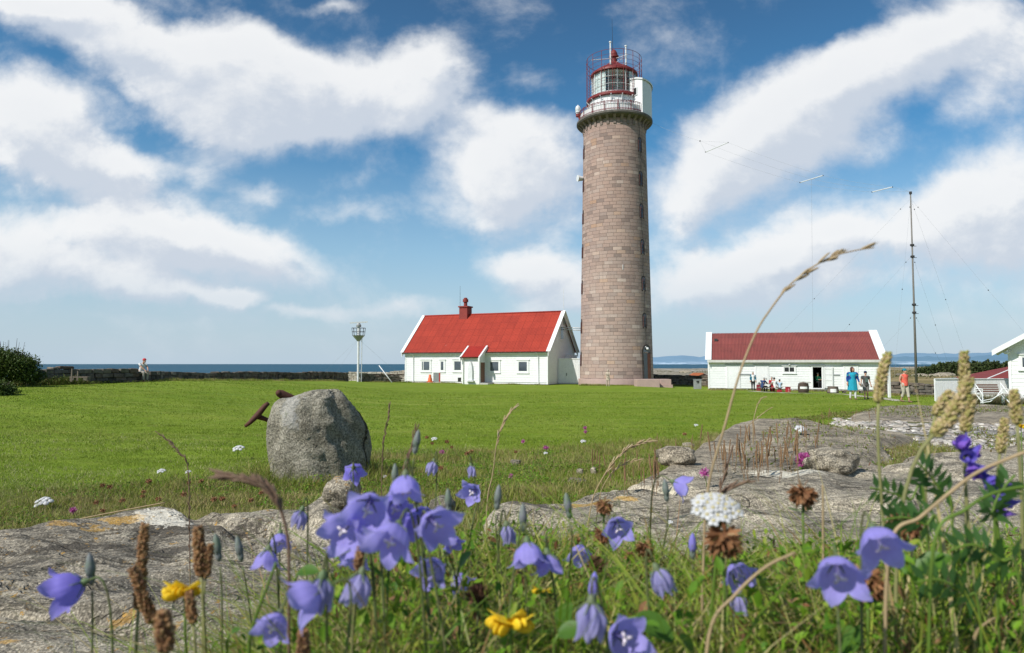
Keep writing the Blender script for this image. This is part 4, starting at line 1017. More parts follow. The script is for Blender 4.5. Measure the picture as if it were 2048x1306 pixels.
def flatdoor(pa, pb, ya, yb):
    s0, s1 = s2(pa), s2(pb); z0, z1 = z2(pa, yb), z2(pa, ya); z0 = max(z0, zg2 + .2)
    mb = MB(); h2.box(mb, s0, s1, -.042, 0, z0, z1); d = mb.build('door', M_white, shed)
    mb = MB(); h2.box(mb, s0 - .13, s0 - .012, -.06, 0, z0, z1 + .1); h2.box(mb, s1 + .012, s1 + .13, -.06, 0, z0, z1 + .1); h2.box(mb, s0 - .012, s1 + .012, -.06, 0, z1 + .01, z1 + .1); mb.build('door_frame', M_white, d)
    mb = MB(); h2.box(mb, s0 - .25, s1 + .25, -.14, -.0, z1 + .101, z1 + .14); mb.build('door_hood', M_greymetal, d)
    mb = MB(); h2.box(mb, s1 - .12, s1 - .08, -.08, -.04, (z0 + z1) / 2 - .2, (z0 + z1) / 2 - .08) ; mb.build('latch', M_darkmetal, d)
    return d
flatdoor(1456, 1477.5, 731.5, 777); flatdoor(1513, 1534.5, 731.5, 777); flatdoor(1690, 1713, 732.5, 780)
wn = h2.window(shed, (s2(1568) + s2(1589.5)) / 2, z2(1578, 744.5), s2(1589.5) - s2(1568), .47, 0, .1, glass=glass_mat('dark_pane', (.014, .014, .014), .1), bars=[0])
mb = MB(); h2.box(mb, s2(1478), s2(1502), -.06, 0, z2(1490, 750), z2(1490, 748)); mb.build('wall_rail', M_greymetal, shed)
mb = MB(); h2.box(mb, s2(1667), s2(1680), -.06, 0, z2(1675, 751), z2(1675, 749)); mb.build('wall_rail', M_greymetal, shed)
mb = MB(); q = h2.P(s2(1579), -.15, z2(1579, 728.5)); mb.ell(q, .1, 10, 6); mb.tube([q, q + h2.b * .15], .03, 6); mb.build('wall_lamp', M_whitemetal, shed, True)
# door frame of the open doorway, its hood, sill and the white leaf folded against the wall
mb = MB(); h2.box(mb, ds0 - .14, ds0 - .002, -.06, 0, dzb - .1, dzt + .12); h2.box(mb, ds1 + .002, ds1 + .10, -.06, 0, dzb - .1, dzt + .12); h2.box(mb, ds0 - .002, ds1 + .002, -.06, 0, dzt + .002, dzt + .12); h2.box(mb, ds0 - .002, ds1 + .002, -.1, .14, dzb - .09, dzb + .002)
df = mb.build('door_frame', M_white, shed)
mb = MB(); h2.box(mb, ds0 - .3, ds1 + .3, -.14, 0, dzt + .122, dzt + .16); mb.build('door_hood', M_greymetal, df)
lf0, lf1 = ds1 + .14, s2(1666); mb = MB(); h2.box(mb, lf0, lf1, -.12, -.08, dzb + .02, dzt + .02); ld = mb.build('open_door_leaf', M_white, shed)
mb = MB()
for z_ in (.12, .62, 1.12, 1.62): h2.box(mb, lf0 + .08, lf1 - .08, -.135, -.12, dzb + z_, dzb + z_ + .09)
for s_ in (lf0 + .04, lf1 - .12): h2.box(mb, s_, s_ + .08, -.14, -.12, dzb + .05, dzt - .03)
mb.build('door_battens', pmat('white_shadow_line', (.70, .70, .68), (.6, .6, .58), 3, .7), ld)
mb = MB(); 
for i in range(3): h2.box(mb, ds0 - .1 + .35 * i, ds0 + .24 + .35 * i, -.75 - .05 * i, -.1, zg2 - .3, zg2 + .16 + .02 * (i % 2))
mb.build('doorstep', M_stone, shed)
mb = MB(); q = h2.P(s2(1432, 684, 3), 2.75, h2.ze + 2.42 / 4 * 2.75 + .16); mb.box(q, (.3, .3, .25), mat=h2.M); mb.build('roof_vent', M_darkmetal, shed)

# ---------------------------------------------------------------- white gabled building at the right edge
q3 = at(2022, 808, 33.0); q3r = Vector((q3.x, 33.0, 0)); d3 = Vector((.80, -.60, 0)).normalized()
zg3 = CZ - 1.98; L3 = 5.0; ze3 = at(2022, 692, 33).z
h3 = House((q3.x, q3.y), d3, L3, 7.0, zg3, ze3, ze3 + 1.55, None)
sh3 = thing('gabled_outbuilding', 'white boarded gable end of an outbuilding cut off by the right edge of the view', 'building', (q3.x, q3.y, zg3), world=True)
mb = MB(); h3.box(mb, .03, L3 - .03, .03, 7, zg3 - .3, ze3); g3 = lambda u: ze3 + 1.55 * (1 - abs(2 * u - 1))
mb.add([h3.P(.03, .03, ze3), h3.P(L3 - .03, .03, ze3), h3.P(L3 / 2, .03, ze3 + 1.5)], [(0, 1, 2)])
h3.boards(mb, (0, 0), (L3, 0), zg3 + .1, g3, .2, .02, out=-h3.b); h3.boards(mb, (0, 0), (0, 7), zg3 + .1, lambda u: ze3, .2, .02, out=-h3.d); mb.build('wall', M_white, sh3)
mb = MB()
for sgn in (0, 1):
    k_ = 1.55 / (L3 / 2); f = (lambda s: s) if sgn == 0 else (lambda s: L3 - s)
    v = [h3.P(f(s_), t_, ze3 + k_ * s_ + z_) for s_ in (-.62, L3 / 2) for t_ in (-.6, 7.3) for z_ in (.02, .16)]
    mb.add(v, [(0, 1, 3, 2), (4, 6, 7, 5), (0, 4, 5, 1), (2, 3, 7, 6), (1, 5, 7, 3), (0, 2, 6, 4)])
mb.build('roof', M_whitemetal, sh3)
for sgn in (0, 1):
    f = (lambda s: s) if sgn == 0 else (lambda s: L3 - s); mb = MB()
    v = [h3.P(f(s_), t_, ze3 + k_ * s_ + z_) for s_ in (-.66, L3 / 2) for t_ in (-.66, -.601) for z_ in (-.06, .20)]
    mb.add(v, [(0, 1, 3, 2), (4, 6, 7, 5), (0, 4, 5, 1), (2, 3, 7, 6), (1, 5, 7, 3), (0, 2, 6, 4)]); mb.build('barge_board', M_white, sh3)
h3.window(sh3, along(2055, 727, 0, h3), at(2045, 736, 33).z, along(2068, 727, 0, h3) - along(2043, 727, 0, h3), .55, 0, .09, hood=True)
mb = MB(); q = at(2013, 705, 32.8); mb.ell(q, (.13, .13, .08), 10, 6); mb.tube([q, q + Vector((.3, .1, .12))], .03, 6); mb.build('eave_lamp', M_whitemetal, sh3, True)
mb = MB(); h3.box(mb, -.05, .07, -.05, .05, zg3, ze3 - .02); mb.build('corner_board', M_white, sh3)
# red roofed shed behind
q = at(1968, 759, 52); q2 = at(2150, 759, 52); zc = q.z
mb = MB(); bs = thing('low_red_shed', 'low shed with a dull red roof behind the white fence, mostly hidden', 'shed', (q.x, 52, zc - 1.9), world=True)
mb.box(((q.x + q2.x) / 2 + .2, 54, zc - 1.0), (q2.x - q.x - .5, 3.8, 1.9)); mb.build('wall', M_white, bs)
tp = at(2035, 733, 54).z
mb = MB(); v = [(q.x - .1, 51.8, zc - .02), (q2.x + .3, 51.8, zc - .02), (q2.x + .3, 56.2, zc - .02), (q.x - .1, 56.2, zc - .02), (at(2050, 733, 54).x, 54, tp + .25), (q2.x - 1.0, 54, tp + .25)]
mb.add(v, [(0, 1, 5, 4), (1, 2, 5), (2, 3, 4, 5), (3, 0, 4), (3, 2, 1, 0)]); mb.build('roof', pmat('dull_red_roof', (.22, .045, .04), (.17, .04, .038), 2, .7), bs)
mb = MB(); mb.tube([v[0], v[4]], .05, 6); mb.tube([v[0], v[1]], .08, 6); mb.build('roof_trim', M_white, bs)
# small tiled roof behind the dry stone wall
q = at(1382, 755, 84); tb = thing('little_roofed_hut', 'tiny hut with an orange tiled roof peeping over the stone wall beside the long shed', 'hut', (q.x + 1, 84, q.z - 1.2), world=True)
q2 = at(1418, 755, 84); tp = at(1395, 745.5, 85).z
mb = MB(); mb.box(((q.x + q2.x) / 2, 85.2, q.z - .8), (q2.x - q.x - .2, 2.4, 1.7)); mb.build('wall', M_stone, tb)
mb = MB(); mb.add([(q.x - .1, 83.8, q.z), (q2.x + .2, 83.8, q.z + .1), (q2.x + .1, 86.6, q.z), (q.x - .1, 86.6, q.z), (q.x + .6, 85.2, tp), (q2.x - .5, 85.2, tp)], [(0, 1, 5, 4), (2, 3, 4, 5), (1, 2, 5), (3, 0, 4)])
mb.build('roof', pmat('orange_tiles', (.42, .13, .05), (.32, .10, .04), 12, .8, .4, .02), tb)
# ---------------------------------------------------------------- dry stone walls
def wall_stone_mat(name, cols):
    m, nt, out = new_mat(name); co = geopos(nt); rnd = N(nt, 'NewGeometry').outputs['Random Per Island']
    col = RAMP(nt, rnd, [(i / (len(cols) - 1), c) for i, c in enumerate(cols)])
    col = MIX(nt, .75, col, MIX(nt, 1.0, col, RAMP(nt, NOISE(nt, co, 3.5, 7, .7), [(.32, .4), (.52, 1.0), (.72, 1.7)]), 'MULTIPLY'))
    principled(nt, out, col, .9, .15, NOISE(nt, co, 9, 6, .7), .8, .04); return m
M_wall = wall_stone_mat('dry_wall_stone', [(.055, .05, .042), (.10, .09, .075), (.16, .14, .115), (.12, .085, .065), (.20, .175, .14), (.085, .08, .06)])
M_wall_pale = wall_stone_mat('pale_wall_stone', [(.26, .235, .19), (.36, .33, .27), (.30, .25, .20), (.42, .39, .33)])
def stone_wall(label, pts, hts, mat=M_wall, th=.55, sz=1.0, name='stone_wall', sink=.1):
    """pts: ground points (x, y); hts: height at each"""
    rs = random.Random(int(abs(pts[0][0] * 100)) + len(pts))
    seg = [math.dist(pts[i], pts[i + 1]) for i in range(len(pts) - 1)]; T = sum(seg)
    def P_(u):
        u = min(max(u, 0), T - 1e-6)
        for i, s_ in enumerate(seg):
            if u <= s_: f = u / s_; return (pts[i][0] * (1 - f) + pts[i + 1][0] * f, pts[i][1] * (1 - f) + pts[i + 1][1] * f, hts[i] * (1 - f) + hts[i + 1] * f, i)
            u -= s_
    w = thing(name, label, 'wall', (pts[0][0], pts[0][1], G1(*pts[0])), world=True); mb = MB(); z = -sink; row = 0
    mh = max(hts)
    while z < mh:
        hh = rs.uniform(.15, .27) * sz; u = -rs.uniform(0, .3)
        while u < T:
            ln = rs.uniform(.25, .75) * sz; x, y, H, i = P_(u + ln / 2)
            if z < H - hh * .35:
                dx, dy = pts[i + 1][0] - pts[i][0], pts[i + 1][1] - pts[i][1]; an = math.atan2(dy, dx)
                h2_ = min(hh, H - z + rs.uniform(-.03, .06)); random.seed(rs.random())
                mb.box((x, y, G1(x, y) + z + h2_ / 2), (ln * .97, th * rs.uniform(.85, 1.08), h2_ * .96), rz=an + rs.uniform(-.03, .03), jit=.028 * sz, taper=rs.uniform(.9, 1))
            u += ln
        z += hh; row += 1
    random.seed(99)
    s_ = mb.build('stones', mat, w)
    bv = s_.modifiers.new('bevel', 'BEVEL'); bv.width = .025; bv.segments = 1
    mb = MB()
    n_ = 24
    for i in range(n_):   # dark hearting behind the joints
        x, y, H, k = P_(T * i / n_); x2, y2, H2, _ = P_(T * (i + 1) / n_)
        mb.beam((x, y, G1(x, y) + H * .40), (x2, y2, G1(x2, y2) + H2 * .40), th * .72, min(H, H2) * .84)
    mb.build('hearting', M_dark, w)
    return w
def gp(px, Y): a, _ = slope(px, 760); return (a * Y, Y)
stone_wall('high end of the old dry stone wall between the bush and the seated man', [gp(60, 32.5), gp(110, 33.5), gp(180, 35), gp(265, 37.3)], [.78, .84, .80, .76])
stone_wall('long low dry stone wall from the seated man to the radar mast', [gp(266, 37.5), gp(302, 38.5), gp(350, 42.5), gp(400, 47), gp(480, 53.5), gp(550, 60), gp(630, 66.5), gp(692, 72)], [.46, .52, .60, .62, .70, .80, .92, 1.0])
stone_wall('short dark dry stone wall between the radar mast and the white house', [gp(721, 73.5), gp(755, 74.5), gp(798, 75.5)], [.98, .96, .95])
stone_wall('pale stone wall joining the left corner of the white house', [gp(700, 82), gp(760, 80), gp(816, 77.5)], [1.05, 1.1, 1.25], M_wall_pale)
stone_wall('dry stone wall between the lighthouse steps and the long shed', [gp(1306, 77), gp(1345, 76), gp(1424, 72.5)], [1.15, 1.15, 1.15])
stone_wall('dry stone wall behind the woman in the coral top', [gp(1772, 43.5), gp(1830, 42.5), gp(1880, 41)], [.80, .78, .75])
# ---------------------------------------------------------------- path in front of the shed
pa = [gp(1500, 58.0), gp(1560, 54.5), gp(1620, 50.5), gp(1680, 45.5), gp(1730, 41), gp(1770, 37.8), gp(1800, 35)]
cen = spline([(x, y, 0) for x, y in pa], 10); mb = MB(); rows = []
for i, c in enumerate(cen):
    d = (cen[min(i + 1, len(cen) - 1)] - cen[max(i - 1, 0)]).normalized(); nrm = Vector((-d.y, d.x, 0)); w_ = .36 + .05 * math.sin(i * 1.7)
    rows.append([(p.x, p.y, G1(p.x, p.y) + .012) for p in (c - nrm * w_, c, c + nrm * w_)])
mb.grid(rows); tag(mb.build('path', pmat('worn_gravel_path', (.50, .46, .37), (.36, .34, .24), 3, .95, .5, .02)), kind='structure')

# ---------------------------------------------------------------- radar mast
b = at(716, 763.5, 73); zt_ = at(716, 672, 73).z; rm = thing('radar_mast', 'slim white mast with a railed platform and a rotating radar bar, by the shore wall', 'mast', tuple(b), world=True)
mb = MB(); mb.tube([(b.x, b.y, b.z - .3), (b.x, b.y, zt_ + 1.2)], .12, 12); mb.build('pole', M_whitemetal, rm, True, 40)
mb = MB()
for s_ in (-1, 1): mb.tube([(b.x + .36 + s_ * .0, b.y - .14 * s_, b.z), (b.x + .36, b.y - .14 * s_, zt_)], .022, 5)
k = 0
while b.z + .3 + k * .3 < zt_: z_ = b.z + .3 + k * .3; mb.tube([(b.x + .36, b.y - .14, z_), (b.x + .36, b.y + .14, z_)], .015, 4); mb.tube([(b.x + .1, b.y, z_), (b.x + .36, b.y, z_)], .012, 4) if k % 3 == 0 else None; k += 1
mb.build('ladder', M_whitemetal, rm)
mb = MB(); mb.lathe([(.15, -.55), (.62, 0), (.66, .06), (.15, .1)], 12, (b.x, b.y, zt_)); mb.build('platform', M_greymetal, rm)
mb = MB()
for h_, r_ in ((.85, .74), (.45, .70)): mb.tube([(b.x + r_ * math.cos(PI / 6 * j), b.y + r_ * math.sin(PI / 6 * j), zt_ + h_) for j in range(13)], .022, 4)
for j in range(12): a = PI / 6 * j; mb.tube([(b.x + .64 * math.cos(a), b.y + .64 * math.sin(a), zt_), (b.x + .74 * math.cos(a), b.y + .74 * math.sin(a), zt_ + .85)], .02, 4)
mb.build('basket_rail', M_darkmetal, rm)
mb = MB(); mb.lathe([(.15, 0), (.26, .02), (.28, .2), (.2, .3), (.14, .42)], 14, (b.x, b.y, zt_ + .95)); mb.build('motor_housing', M_greymetal, rm, True, 40)
mb = MB(); p = Vector((b.x, b.y, zt_ + 1.42)); mb.beam(p + Vector((-.9, -.15, -.03)), p + Vector((.92, .15, .10)), .12, .13); mb.build('radar_bar', M_whitemetal, rm)
for px_, y_ in ((640, 76), (668, 70), (800, 78)):
    q = at(px_, 752, y_); mb = MB(); mb.tube([(b.x, b.y, zt_ - .3), tuple(q)], .0055, 4); mb.build('guy_wire', M_greymetal, rm)
a = at(758, 731, 72.5); c = at(784, 765, 71.5); mb = MB(); mb.tube([a, c], .05, 8); tag(mb.build('leaning_pole', M_whitemetal, None, True), 'thin white pole leaning over the dark wall beside the white house', 'pole')
# ---------------------------------------------------------------- radio mast and its wire aerial
Ym = 60.0; b = at(1833, 772, Ym); t_ = at(1821, 386, Ym + 0); mast = thing('radio_mast', 'tall slender grey mast with climbing pegs and guy wires behind the stone wall', 'mast', tuple(b - Vector((0, 0, .4))), world=True)
hx = lambda z_: t_.x + (b.x - t_.x) * (t_.z - z_) / (t_.z - b.z)
M_mast = pmat('weathered_mast', (.20, .185, .16), (.13, .12, .105), 2, .7, .2)
mb = MB(); mb.tube([(b.x, Ym, b.z - .5), (hx(b.z + 7), Ym, b.z + 7), (t_.x, Ym, t_.z)], [.115, .08, .048], 10); mb.build('pole', M_mast, mast, True)
mb = MB(); mb.tube([(t_.x, Ym, t_.z - .1), (t_.x, Ym, t_.z + .12)], .12, 8); mb.build('cap', M_darkmetal, mast)
for py_ in (490, 513, 609, 625):
    z_ = at(1825, py_, Ym).z; mb = MB(); mb.tube([(hx(z_), Ym, z_ - .08), (hx(z_), Ym, z_ + .08)], .17, 8); mb.box((hx(z_) + .12, Ym, z_ - .1), (.5, .04, .04)); mb.build('mast_collar', M_darkmetal, mast)
def insul(par, p, r=.065): mb = MB(); mb.ell(p, r * .8, 6, 5); mb.build('insulator', M_darkmetal, par)
for z0, gr in ((t_.z - .5, [(-14, 8), (12, 10), (-6, -7), (9, -6)]), (at(1825, 510, Ym).z, [(-9, 5), (8, 7)]), (at(1828, 628, Ym).z, [(-5, 3), (6, 4)])):
    for dx, dy in gr:
        a = Vector((hx(z0), Ym, z0)); e = Vector((b.x + dx, Ym + dy, G1(b.x + dx, Ym + dy))); mb = MB(); mb.tube([a, e], .0042, 4); g_ = mb.build('guy_wire', M_greymetal, mast)
        for f_ in (.05, .5): insul(g_, a.lerp(e, f_))
aer = thing('wire_aerial', 'long wire aerial with three white spreader bars strung from lighthouse to radio mast', 'aerial', (TX + 3.5, 69, 22), world=True)
yv = lambda px: 69 - 9 * (px - 1303) / 520.
J = lambda px, py: at(px, py, yv(px))
def sag(a, b, s_): return [a.lerp(b, i / 8) - Vector((0, 0, s_ * 4 * (i / 8) * (1 - i / 8))) for i in range(9)]
lines = [((1300, 244), (1400, 282)), ((1400, 282), (1411, 304)), ((1400, 282), (1456, 285)), ((1400, 282), (1433, 294.5)), ((1785, 374), (1820, 383)), ((1744, 384), (1820, 383)),
         ((1411, 304), (1600, 365)), ((1456, 285), (1646, 351)), ((1433, 294.5), (1623, 358)), ((1600, 365), (1744, 384)), ((1646, 351), (1785, 374)), ((1623, 358), (1764, 379)), ((1623, 358), (1626, 700))]
for a, c in lines: mb = MB(); mb.tube(sag(J(*a), J(*c), .12 if abs(a[0] - c[0]) > 90 else 0), .007, 4); mb.build('wire', M_greymetal, aer)
for a, c in (((1411, 304), (1456, 285)), ((1600, 365), (1646, 351)), ((1744, 384), (1785, 374))):
    mb = MB(); mb.tube([J(*a), J(*c)], .042, 6); s_ = mb.build('spreader', M_whitemetal, aer); insul(s_, J(*a), .07); insul(s_, J(*c), .07)
insul(aer, J(1400, 282), .09)
# ---------------------------------------------------------------- things by the buildings
def solid(name, label, cat, mat, fn, smooth=False, bev=0, group=None):
    mb = MB(); fn(mb); o = mb.build(name, mat, None, smooth, 40 if smooth else None); tag(o, label, cat, group)
    if bev: b_ = o.modifiers.new('bevel', 'BEVEL'); b_.width = bev; b_.segments = 2
    return o
q = at(1395, 778.5, 64); bn = thing('litter_bin', 'grey metal litter bin with a dark slot, in front of the stone wall', 'bin', tuple(q), world=True)
mb = MB(); mb.box((q.x, 64, q.z + .44), (.64, .5, .88)); o = mb.build('body', M_greymetal, bn); o.modifiers.new('b', 'BEVEL').width = .03
mb = MB(); mb.box((q.x, 64, q.z + .91), (.70, .56, .05)); mb.build('lid', M_greymetal, bn)
mb = MB(); mb.box((q.x - .03, 63.735, q.z + .72), (.26, .02, .12)); mb.box((q.x, 63.735, q.z + .6), (.12, .02, .08)); mb.build('slot', M_dark, bn)
M_orange = pmat('orange_plastic', (.75, .16, .05), (.62, .13, .05), 4, .5)
q = at(860, 764.5, 70); c_ = thing('traffic_cone', 'orange cone with a square foot against the white house wall', 'cone', tuple(q), world=True)
mb = MB(); mb.box((q.x, 70, q.z + .05), (.62, .62, .1)); mb.build('foot', M_orange, c_); mb = MB(); mb.lathe([(.24, .1), (.20, .4), (.15, .5), (.14, .72), (.10, .78), (.02, .8)], 16, q); mb.build('cone_body', M_orange, c_, True, 40)
q = at(872, 763.5, 70); sb = thing('sign_board', 'grey standing panel with a red edge leaning by the white house', 'panel', tuple(q), world=True)
mb = MB(); mb.box((q.x, 70.1, q.z + .45), (.56, .08, .95)); mb.build('panel', M_greymetal, sb); mb = MB(); mb.box((q.x + .36, 70.1, q.z + .45), (.14, .09, .92)); mb.build('edge', M_orange and pmat('red_edge', (.5, .06, .05), (.35, .05, .05)), sb)
q = at(919, 763.5, 68.8); solid('crate', 'small dark crate beside the porch of the white house', 'crate', M_darkmetal, lambda mb: [mb.box((q.x, 68.8, q.z + .2), (.32, .3, .4)), mb.box((q.x, 68.8, q.z + .40), (.36, .34, .03))], bev=.01)
# barrels
M_barrel = pmat('old_oak', (.10, .065, .045), (.065, .045, .035), 6, .7, .3, .01); M_barrel2 = pmat('bleached_oak', (.24, .19, .15), (.17, .135, .11), 6, .8, .3, .01)
M_hoop = pmat('rusty_hoop', (.05, .04, .038), (.08, .05, .04), 6, .6); M_paper = pmat('paper_notice', (.8, .8, .78), (.74, .74, .72), 5, .8, 0)
def barrel(label, px, py, Y, hgt, r, mat, sign=None, cut=False):
    q = at(px, py, Y); t = thing('barrel', label, 'barrel', tuple(q), world=True, group='old barrels outside the long shed'); mb = MB()
    prof = [(r * (.80 + .20 * math.sin(PI * (.12 + .76 * i / 10))), hgt * i / 10) for i in range(11)] if not cut else [(r * (1.0 - .14 * (i / 10) ** 1.5), hgt * i / 10) for i in range(11)]
    mb.lathe([(0.01, .0)] + prof + [(prof[-1][0] - .03, hgt), (prof[-1][0] - .03, hgt - .04), (.01, hgt - .04)], 24, q); mb.build('staves', mat, t, True, 30)
    for f_ in (.06, .25, .72, .93):
        i = f_ * 10; rr = np.interp(i, range(11), [p[0] for p in prof]); mb = MB(); mb.lathe([(rr - .01, hgt * f_ - .025), (rr + .012, hgt * f_ - .025), (rr + .012, hgt * f_ + .03), (rr - .01, hgt * f_ + .03)], 24, q); mb.build('hoop', M_hoop, t, True, 30)
    if sign:
        w, h_, z_ = sign; mb = MB(); rr = r * 1.0 + .012; n_ = 8; a0 = w / r / 2
        mb.grid([[(q.x + rr * math.sin(a0 * (2 * j / n_ - 1) - .35), Y - rr * math.cos(a0 * (2 * j / n_ - 1) - .35), q.z + zz) for j in range(n_ + 1)] for zz in (z_, z_ + h_)]); mb.build('notice', M_paper, t)
    return t, q
t, q = barrel('dark upright oak barrel with a white notice, left of the open shed door', 1607, 786.5, 55.0, .80, .42, M_barrel, (.55, .18, .36))
mb = MB(); mb.box((q.x + .25, 55, q.z + .84), (.75, .08, .05), rz=.1); mb.lathe([(.02, .8), (.3, .82), (.3, .86), (.1, .9), (.02, .92)], 12, q); mb.build('lid', M_barrel2, t)
barrel('bleached cut-down barrel with a white paper notice, right of the open shed door', 1666, 788.5, 52.5, .60, .42, M_barrel2, (.42, .26, .16), True)
def bench(label, px0, px1, py, Y, mat, hgt=.42, dep=.32, leg='leg'):
    a = at(px0, py, Y); b_ = at(px1, py, Y - .0); t = thing('plank_bench', label, 'bench', tuple(a), world=True); n_ = 3
    for k in range(2): mb = MB(); mb.beam((a.x, Y + k * .17, a.z + hgt), (b_.x, Y - .6 + k * .17, a.z + hgt), .15, .05); mb.build('seat_plank', mat, t)
    for k in range(n_): f_ = .08 + .84 * k / (n_ - 1); mb = MB(); mb.box((a.x + (b_.x - a.x) * f_, Y - .6 * f_ + .08, a.z + hgt / 2 - .03), (.16, dep, hgt)); mb.build(leg, M_stone, t)
    return t
bench('low weathered plank bench on stone blocks below the right end of the long shed', 1683, 1756, 789.5, 50.5, M_barrel2, .30)
# picnic table
M_table = pmat('grey_picnic_wood', (.20, .165, .13), (.13, .11, .09), 5, .8, .3, .01)
tc = at(1541, 785, 57.6); tcx, tcy, tcz = tc.x, 57.6, tc.z; tbl = thing('picnic_table', 'weathered wooden picnic table with benches in front of the long shed', 'table', (tcx, tcy, tcz), world=True)
d4 = Vector((.90, -.44, 0)).normalized(); b4 = Vector((-d4.y, d4.x, 0)); M4 = Matrix((d4, b4, UP)).transposed().to_4x4()
T4 = lambda s, t, z: Vector((tcx, tcy, tcz)) + d4 * s + b4 * t + UP * z
for name, ts, z_, ln in (('tabletop', (-.30, -.15, 0, .15, .30), .72, 1.9), ('bench_seat', (-.78, -.64), .43, 1.9), ('bench_seat', (.64, .78), .43, 1.9)):
    mb = MB()
    for t_4 in ts: mb.box(T4(0, t_4, z_), (ln, .135, .045), mat=M4)
    mb.build(name, M_table, tbl)
for s_ in (-.65, .65):
    for sg in (-1, 1): mb = MB(); mb.beam(T4(s_, sg * .55, 0), T4(s_, sg * .22, .70), .06, .12); mb.build('leg', M_table, tbl)
    mb = MB(); mb.beam(T4(s_ + .05, -.84, .38), T4(s_ + .05, .84, .38), .05, .10); mb.build('crossbeam', M_table, tbl)
M_redbox = pmat('red_plastic', (.42, .03, .045), (.34, .025, .04), 4, .4)
M_pinkpat = pmat('pink_print', (.65, .25, .28), (.6, .2, .22), 20, .6)
q5 = at(1576, 785.5, 56.6); cb = thing('cool_box', 'upright crimson cool box with a pale print at the right end of the picnic table', 'cool box', tuple(q5), world=True)
mb = MB(); mb.box((q5.x, 56.6, q5.z + .22), (.34, .3, .44)); mb.build('body', M_redbox, cb).modifiers.new('b', 'BEVEL').width = .03
mb = MB(); mb.box((q5.x, 56.6, q5.z + .46), (.37, .33, .05)); mb.build('lid', M_redbox, cb); mb = MB(); mb.ell((q5.x, 56.44, q5.z + .28), (.07, .015, .07), 10, 6); mb.ell((q5.x, 56.44, q5.z + .13), (.09, .015, .05), 10, 6); mb.build('print', M_pinkpat, cb)
q6 = at(1517, 776, 59.3); solid('red_bag', 'dark red bag standing behind the left end of the picnic bench', 'bag', pmat('dark_red_cloth', (.26, .04, .05), (.2, .03, .04)), lambda mb: [mb.box((q6.x, 59.3, tcz + .30), (.34, .24, .6), jit=.02, taper=.85), mb.tube([(q6.x - .1, 59.3, tcz + .58), (q6.x - .06, 59.3, tcz + .72), (q6.x + .06, 59.3, tcz + .72), (q6.x + .1, 59.3, tcz + .58)], .015, 5)], bev=.03)
q7 = at(1559, 783.5, 56.5); solid('red_bag', 'low red bag lying under the near bench of the picnic table', 'bag', M_redbox, lambda mb: [mb.box((q7.x, 56.55, tcz + .13), (.38, .22, .26), jit=.02, taper=.9), mb.tube([(q7.x - .1, 56.55, tcz + .25), (q7.x, 56.55, tcz + .33), (q7.x + .1, 56.55, tcz + .25)], .014, 5)], bev=.03)
# white posts, board fence and the old garden bench on the right
q = at(1779, 797.5, 39.5); zt5 = at(1779, 733, 39.5).z
solid('white_post', 'lone tall white post beside the right corner of the long shed', 'post', M_white, lambda mb: [mb.box((q.x, 39.5, (q.z + zt5) / 2 - .05), (.13, .13, zt5 - q.z + .1)), mb.box((q.x, 39.5, zt5 + .01), (.17, .17, .03), taper=.7)], bev=.01)
fa = at(1871, 801, 34.8); fb = at(2035, 801, 35.2); fz = at(1871, 758.5, 34.8).z; bf = thing('board_fence', 'white vertical-board fence running to the gabled outbuilding at the right edge', 'fence', tuple(fa), world=True)
mb = MB(); nb = 44; fb.z = fa.z
for i in range(nb):
    a = fa.lerp(fb, i / nb); c = fa.lerp(fb, (i + .9) / nb); zz = (G1(a.x, a.y) - .05 + fz) / 2; mb.beam((a.x, a.y, zz), (c.x, c.y, zz), .03, fz - G1(a.x, a.y) + .05)
mb.build('boards', M_white, bf); mb = MB(); mb.beam((fa.x, fa.y - .01, fz + .02), (fb.x, fb.y, fz + .02), .10, .04); mb.build('capping', M_white, bf)
fe = gp(1872, 38.4); mb = MB()
for i in range(20): a = Vector((fa.x, fa.y, 0)).lerp(Vector((fe[0] + 1.2, fe[1], 0)), (i) / 20); c = Vector((fa.x, fa.y, 0)).lerp(Vector((fe[0] + 1.2, fe[1], 0)), (i + .9) / 20); zz = (fa.z + fz) / 2; mb.beam((a.x, a.y + .05, zz), (c.x, c.y + .05, zz), .03, fz - fa.z + .05)
mb.build('return_panel', M_white, bf)
pf = thing('post_rail_fence', 'thin white posts with a slender rail before the white board fence', 'fence', tuple(at(1903, 803, 32)), world=True)
tops = []
for px, pyb, pyt in ((1903, 803, 779), (1965, 806, 785), (2007, 808, 778)):
    a = at(px, pyb, 32); c = at(px, pyt, 32); tops.append(c); mb = MB(); mb.box((a.x, 32, (a.z + c.z) / 2 - .05), (.09, .09, c.z - a.z + .1)); mb.build('post', M_white, pf)
mb = MB(); mb.tube([tops[0] - UP * .05, tops[1] - UP * .02, tops[2] - UP * .15], .02, 5); mb.build('rail', M_whitemetal, pf)
q = at(1992, 807, 31); gb_ = thing('garden_bench', 'old garden bench with white lattice ends and brown slats near the right edge', 'bench', tuple(q), world=True)
for k in range(5): mb = MB(); mb.beam((q.x - .55 + .0, 31 + .09 * k, q.z + .42), (q.x + .55, 31 + .09 * k, q.z + .42), .07, .03); mb.build('seat_slat', M_barrel2, gb_)
for k in range(4): mb = MB(); mb.beam((q.x - .5 + .0, 31.48 + .03 * k, q.z + .52 + .10 * k), (q.x + .5, 31.48 + .03 * k, q.z + .52 + .10 * k), .025, .07); mb.build('back_slat', pmat('worn_brown_slat', (.20, .11, .08), (.15, .09, .07)), gb_)
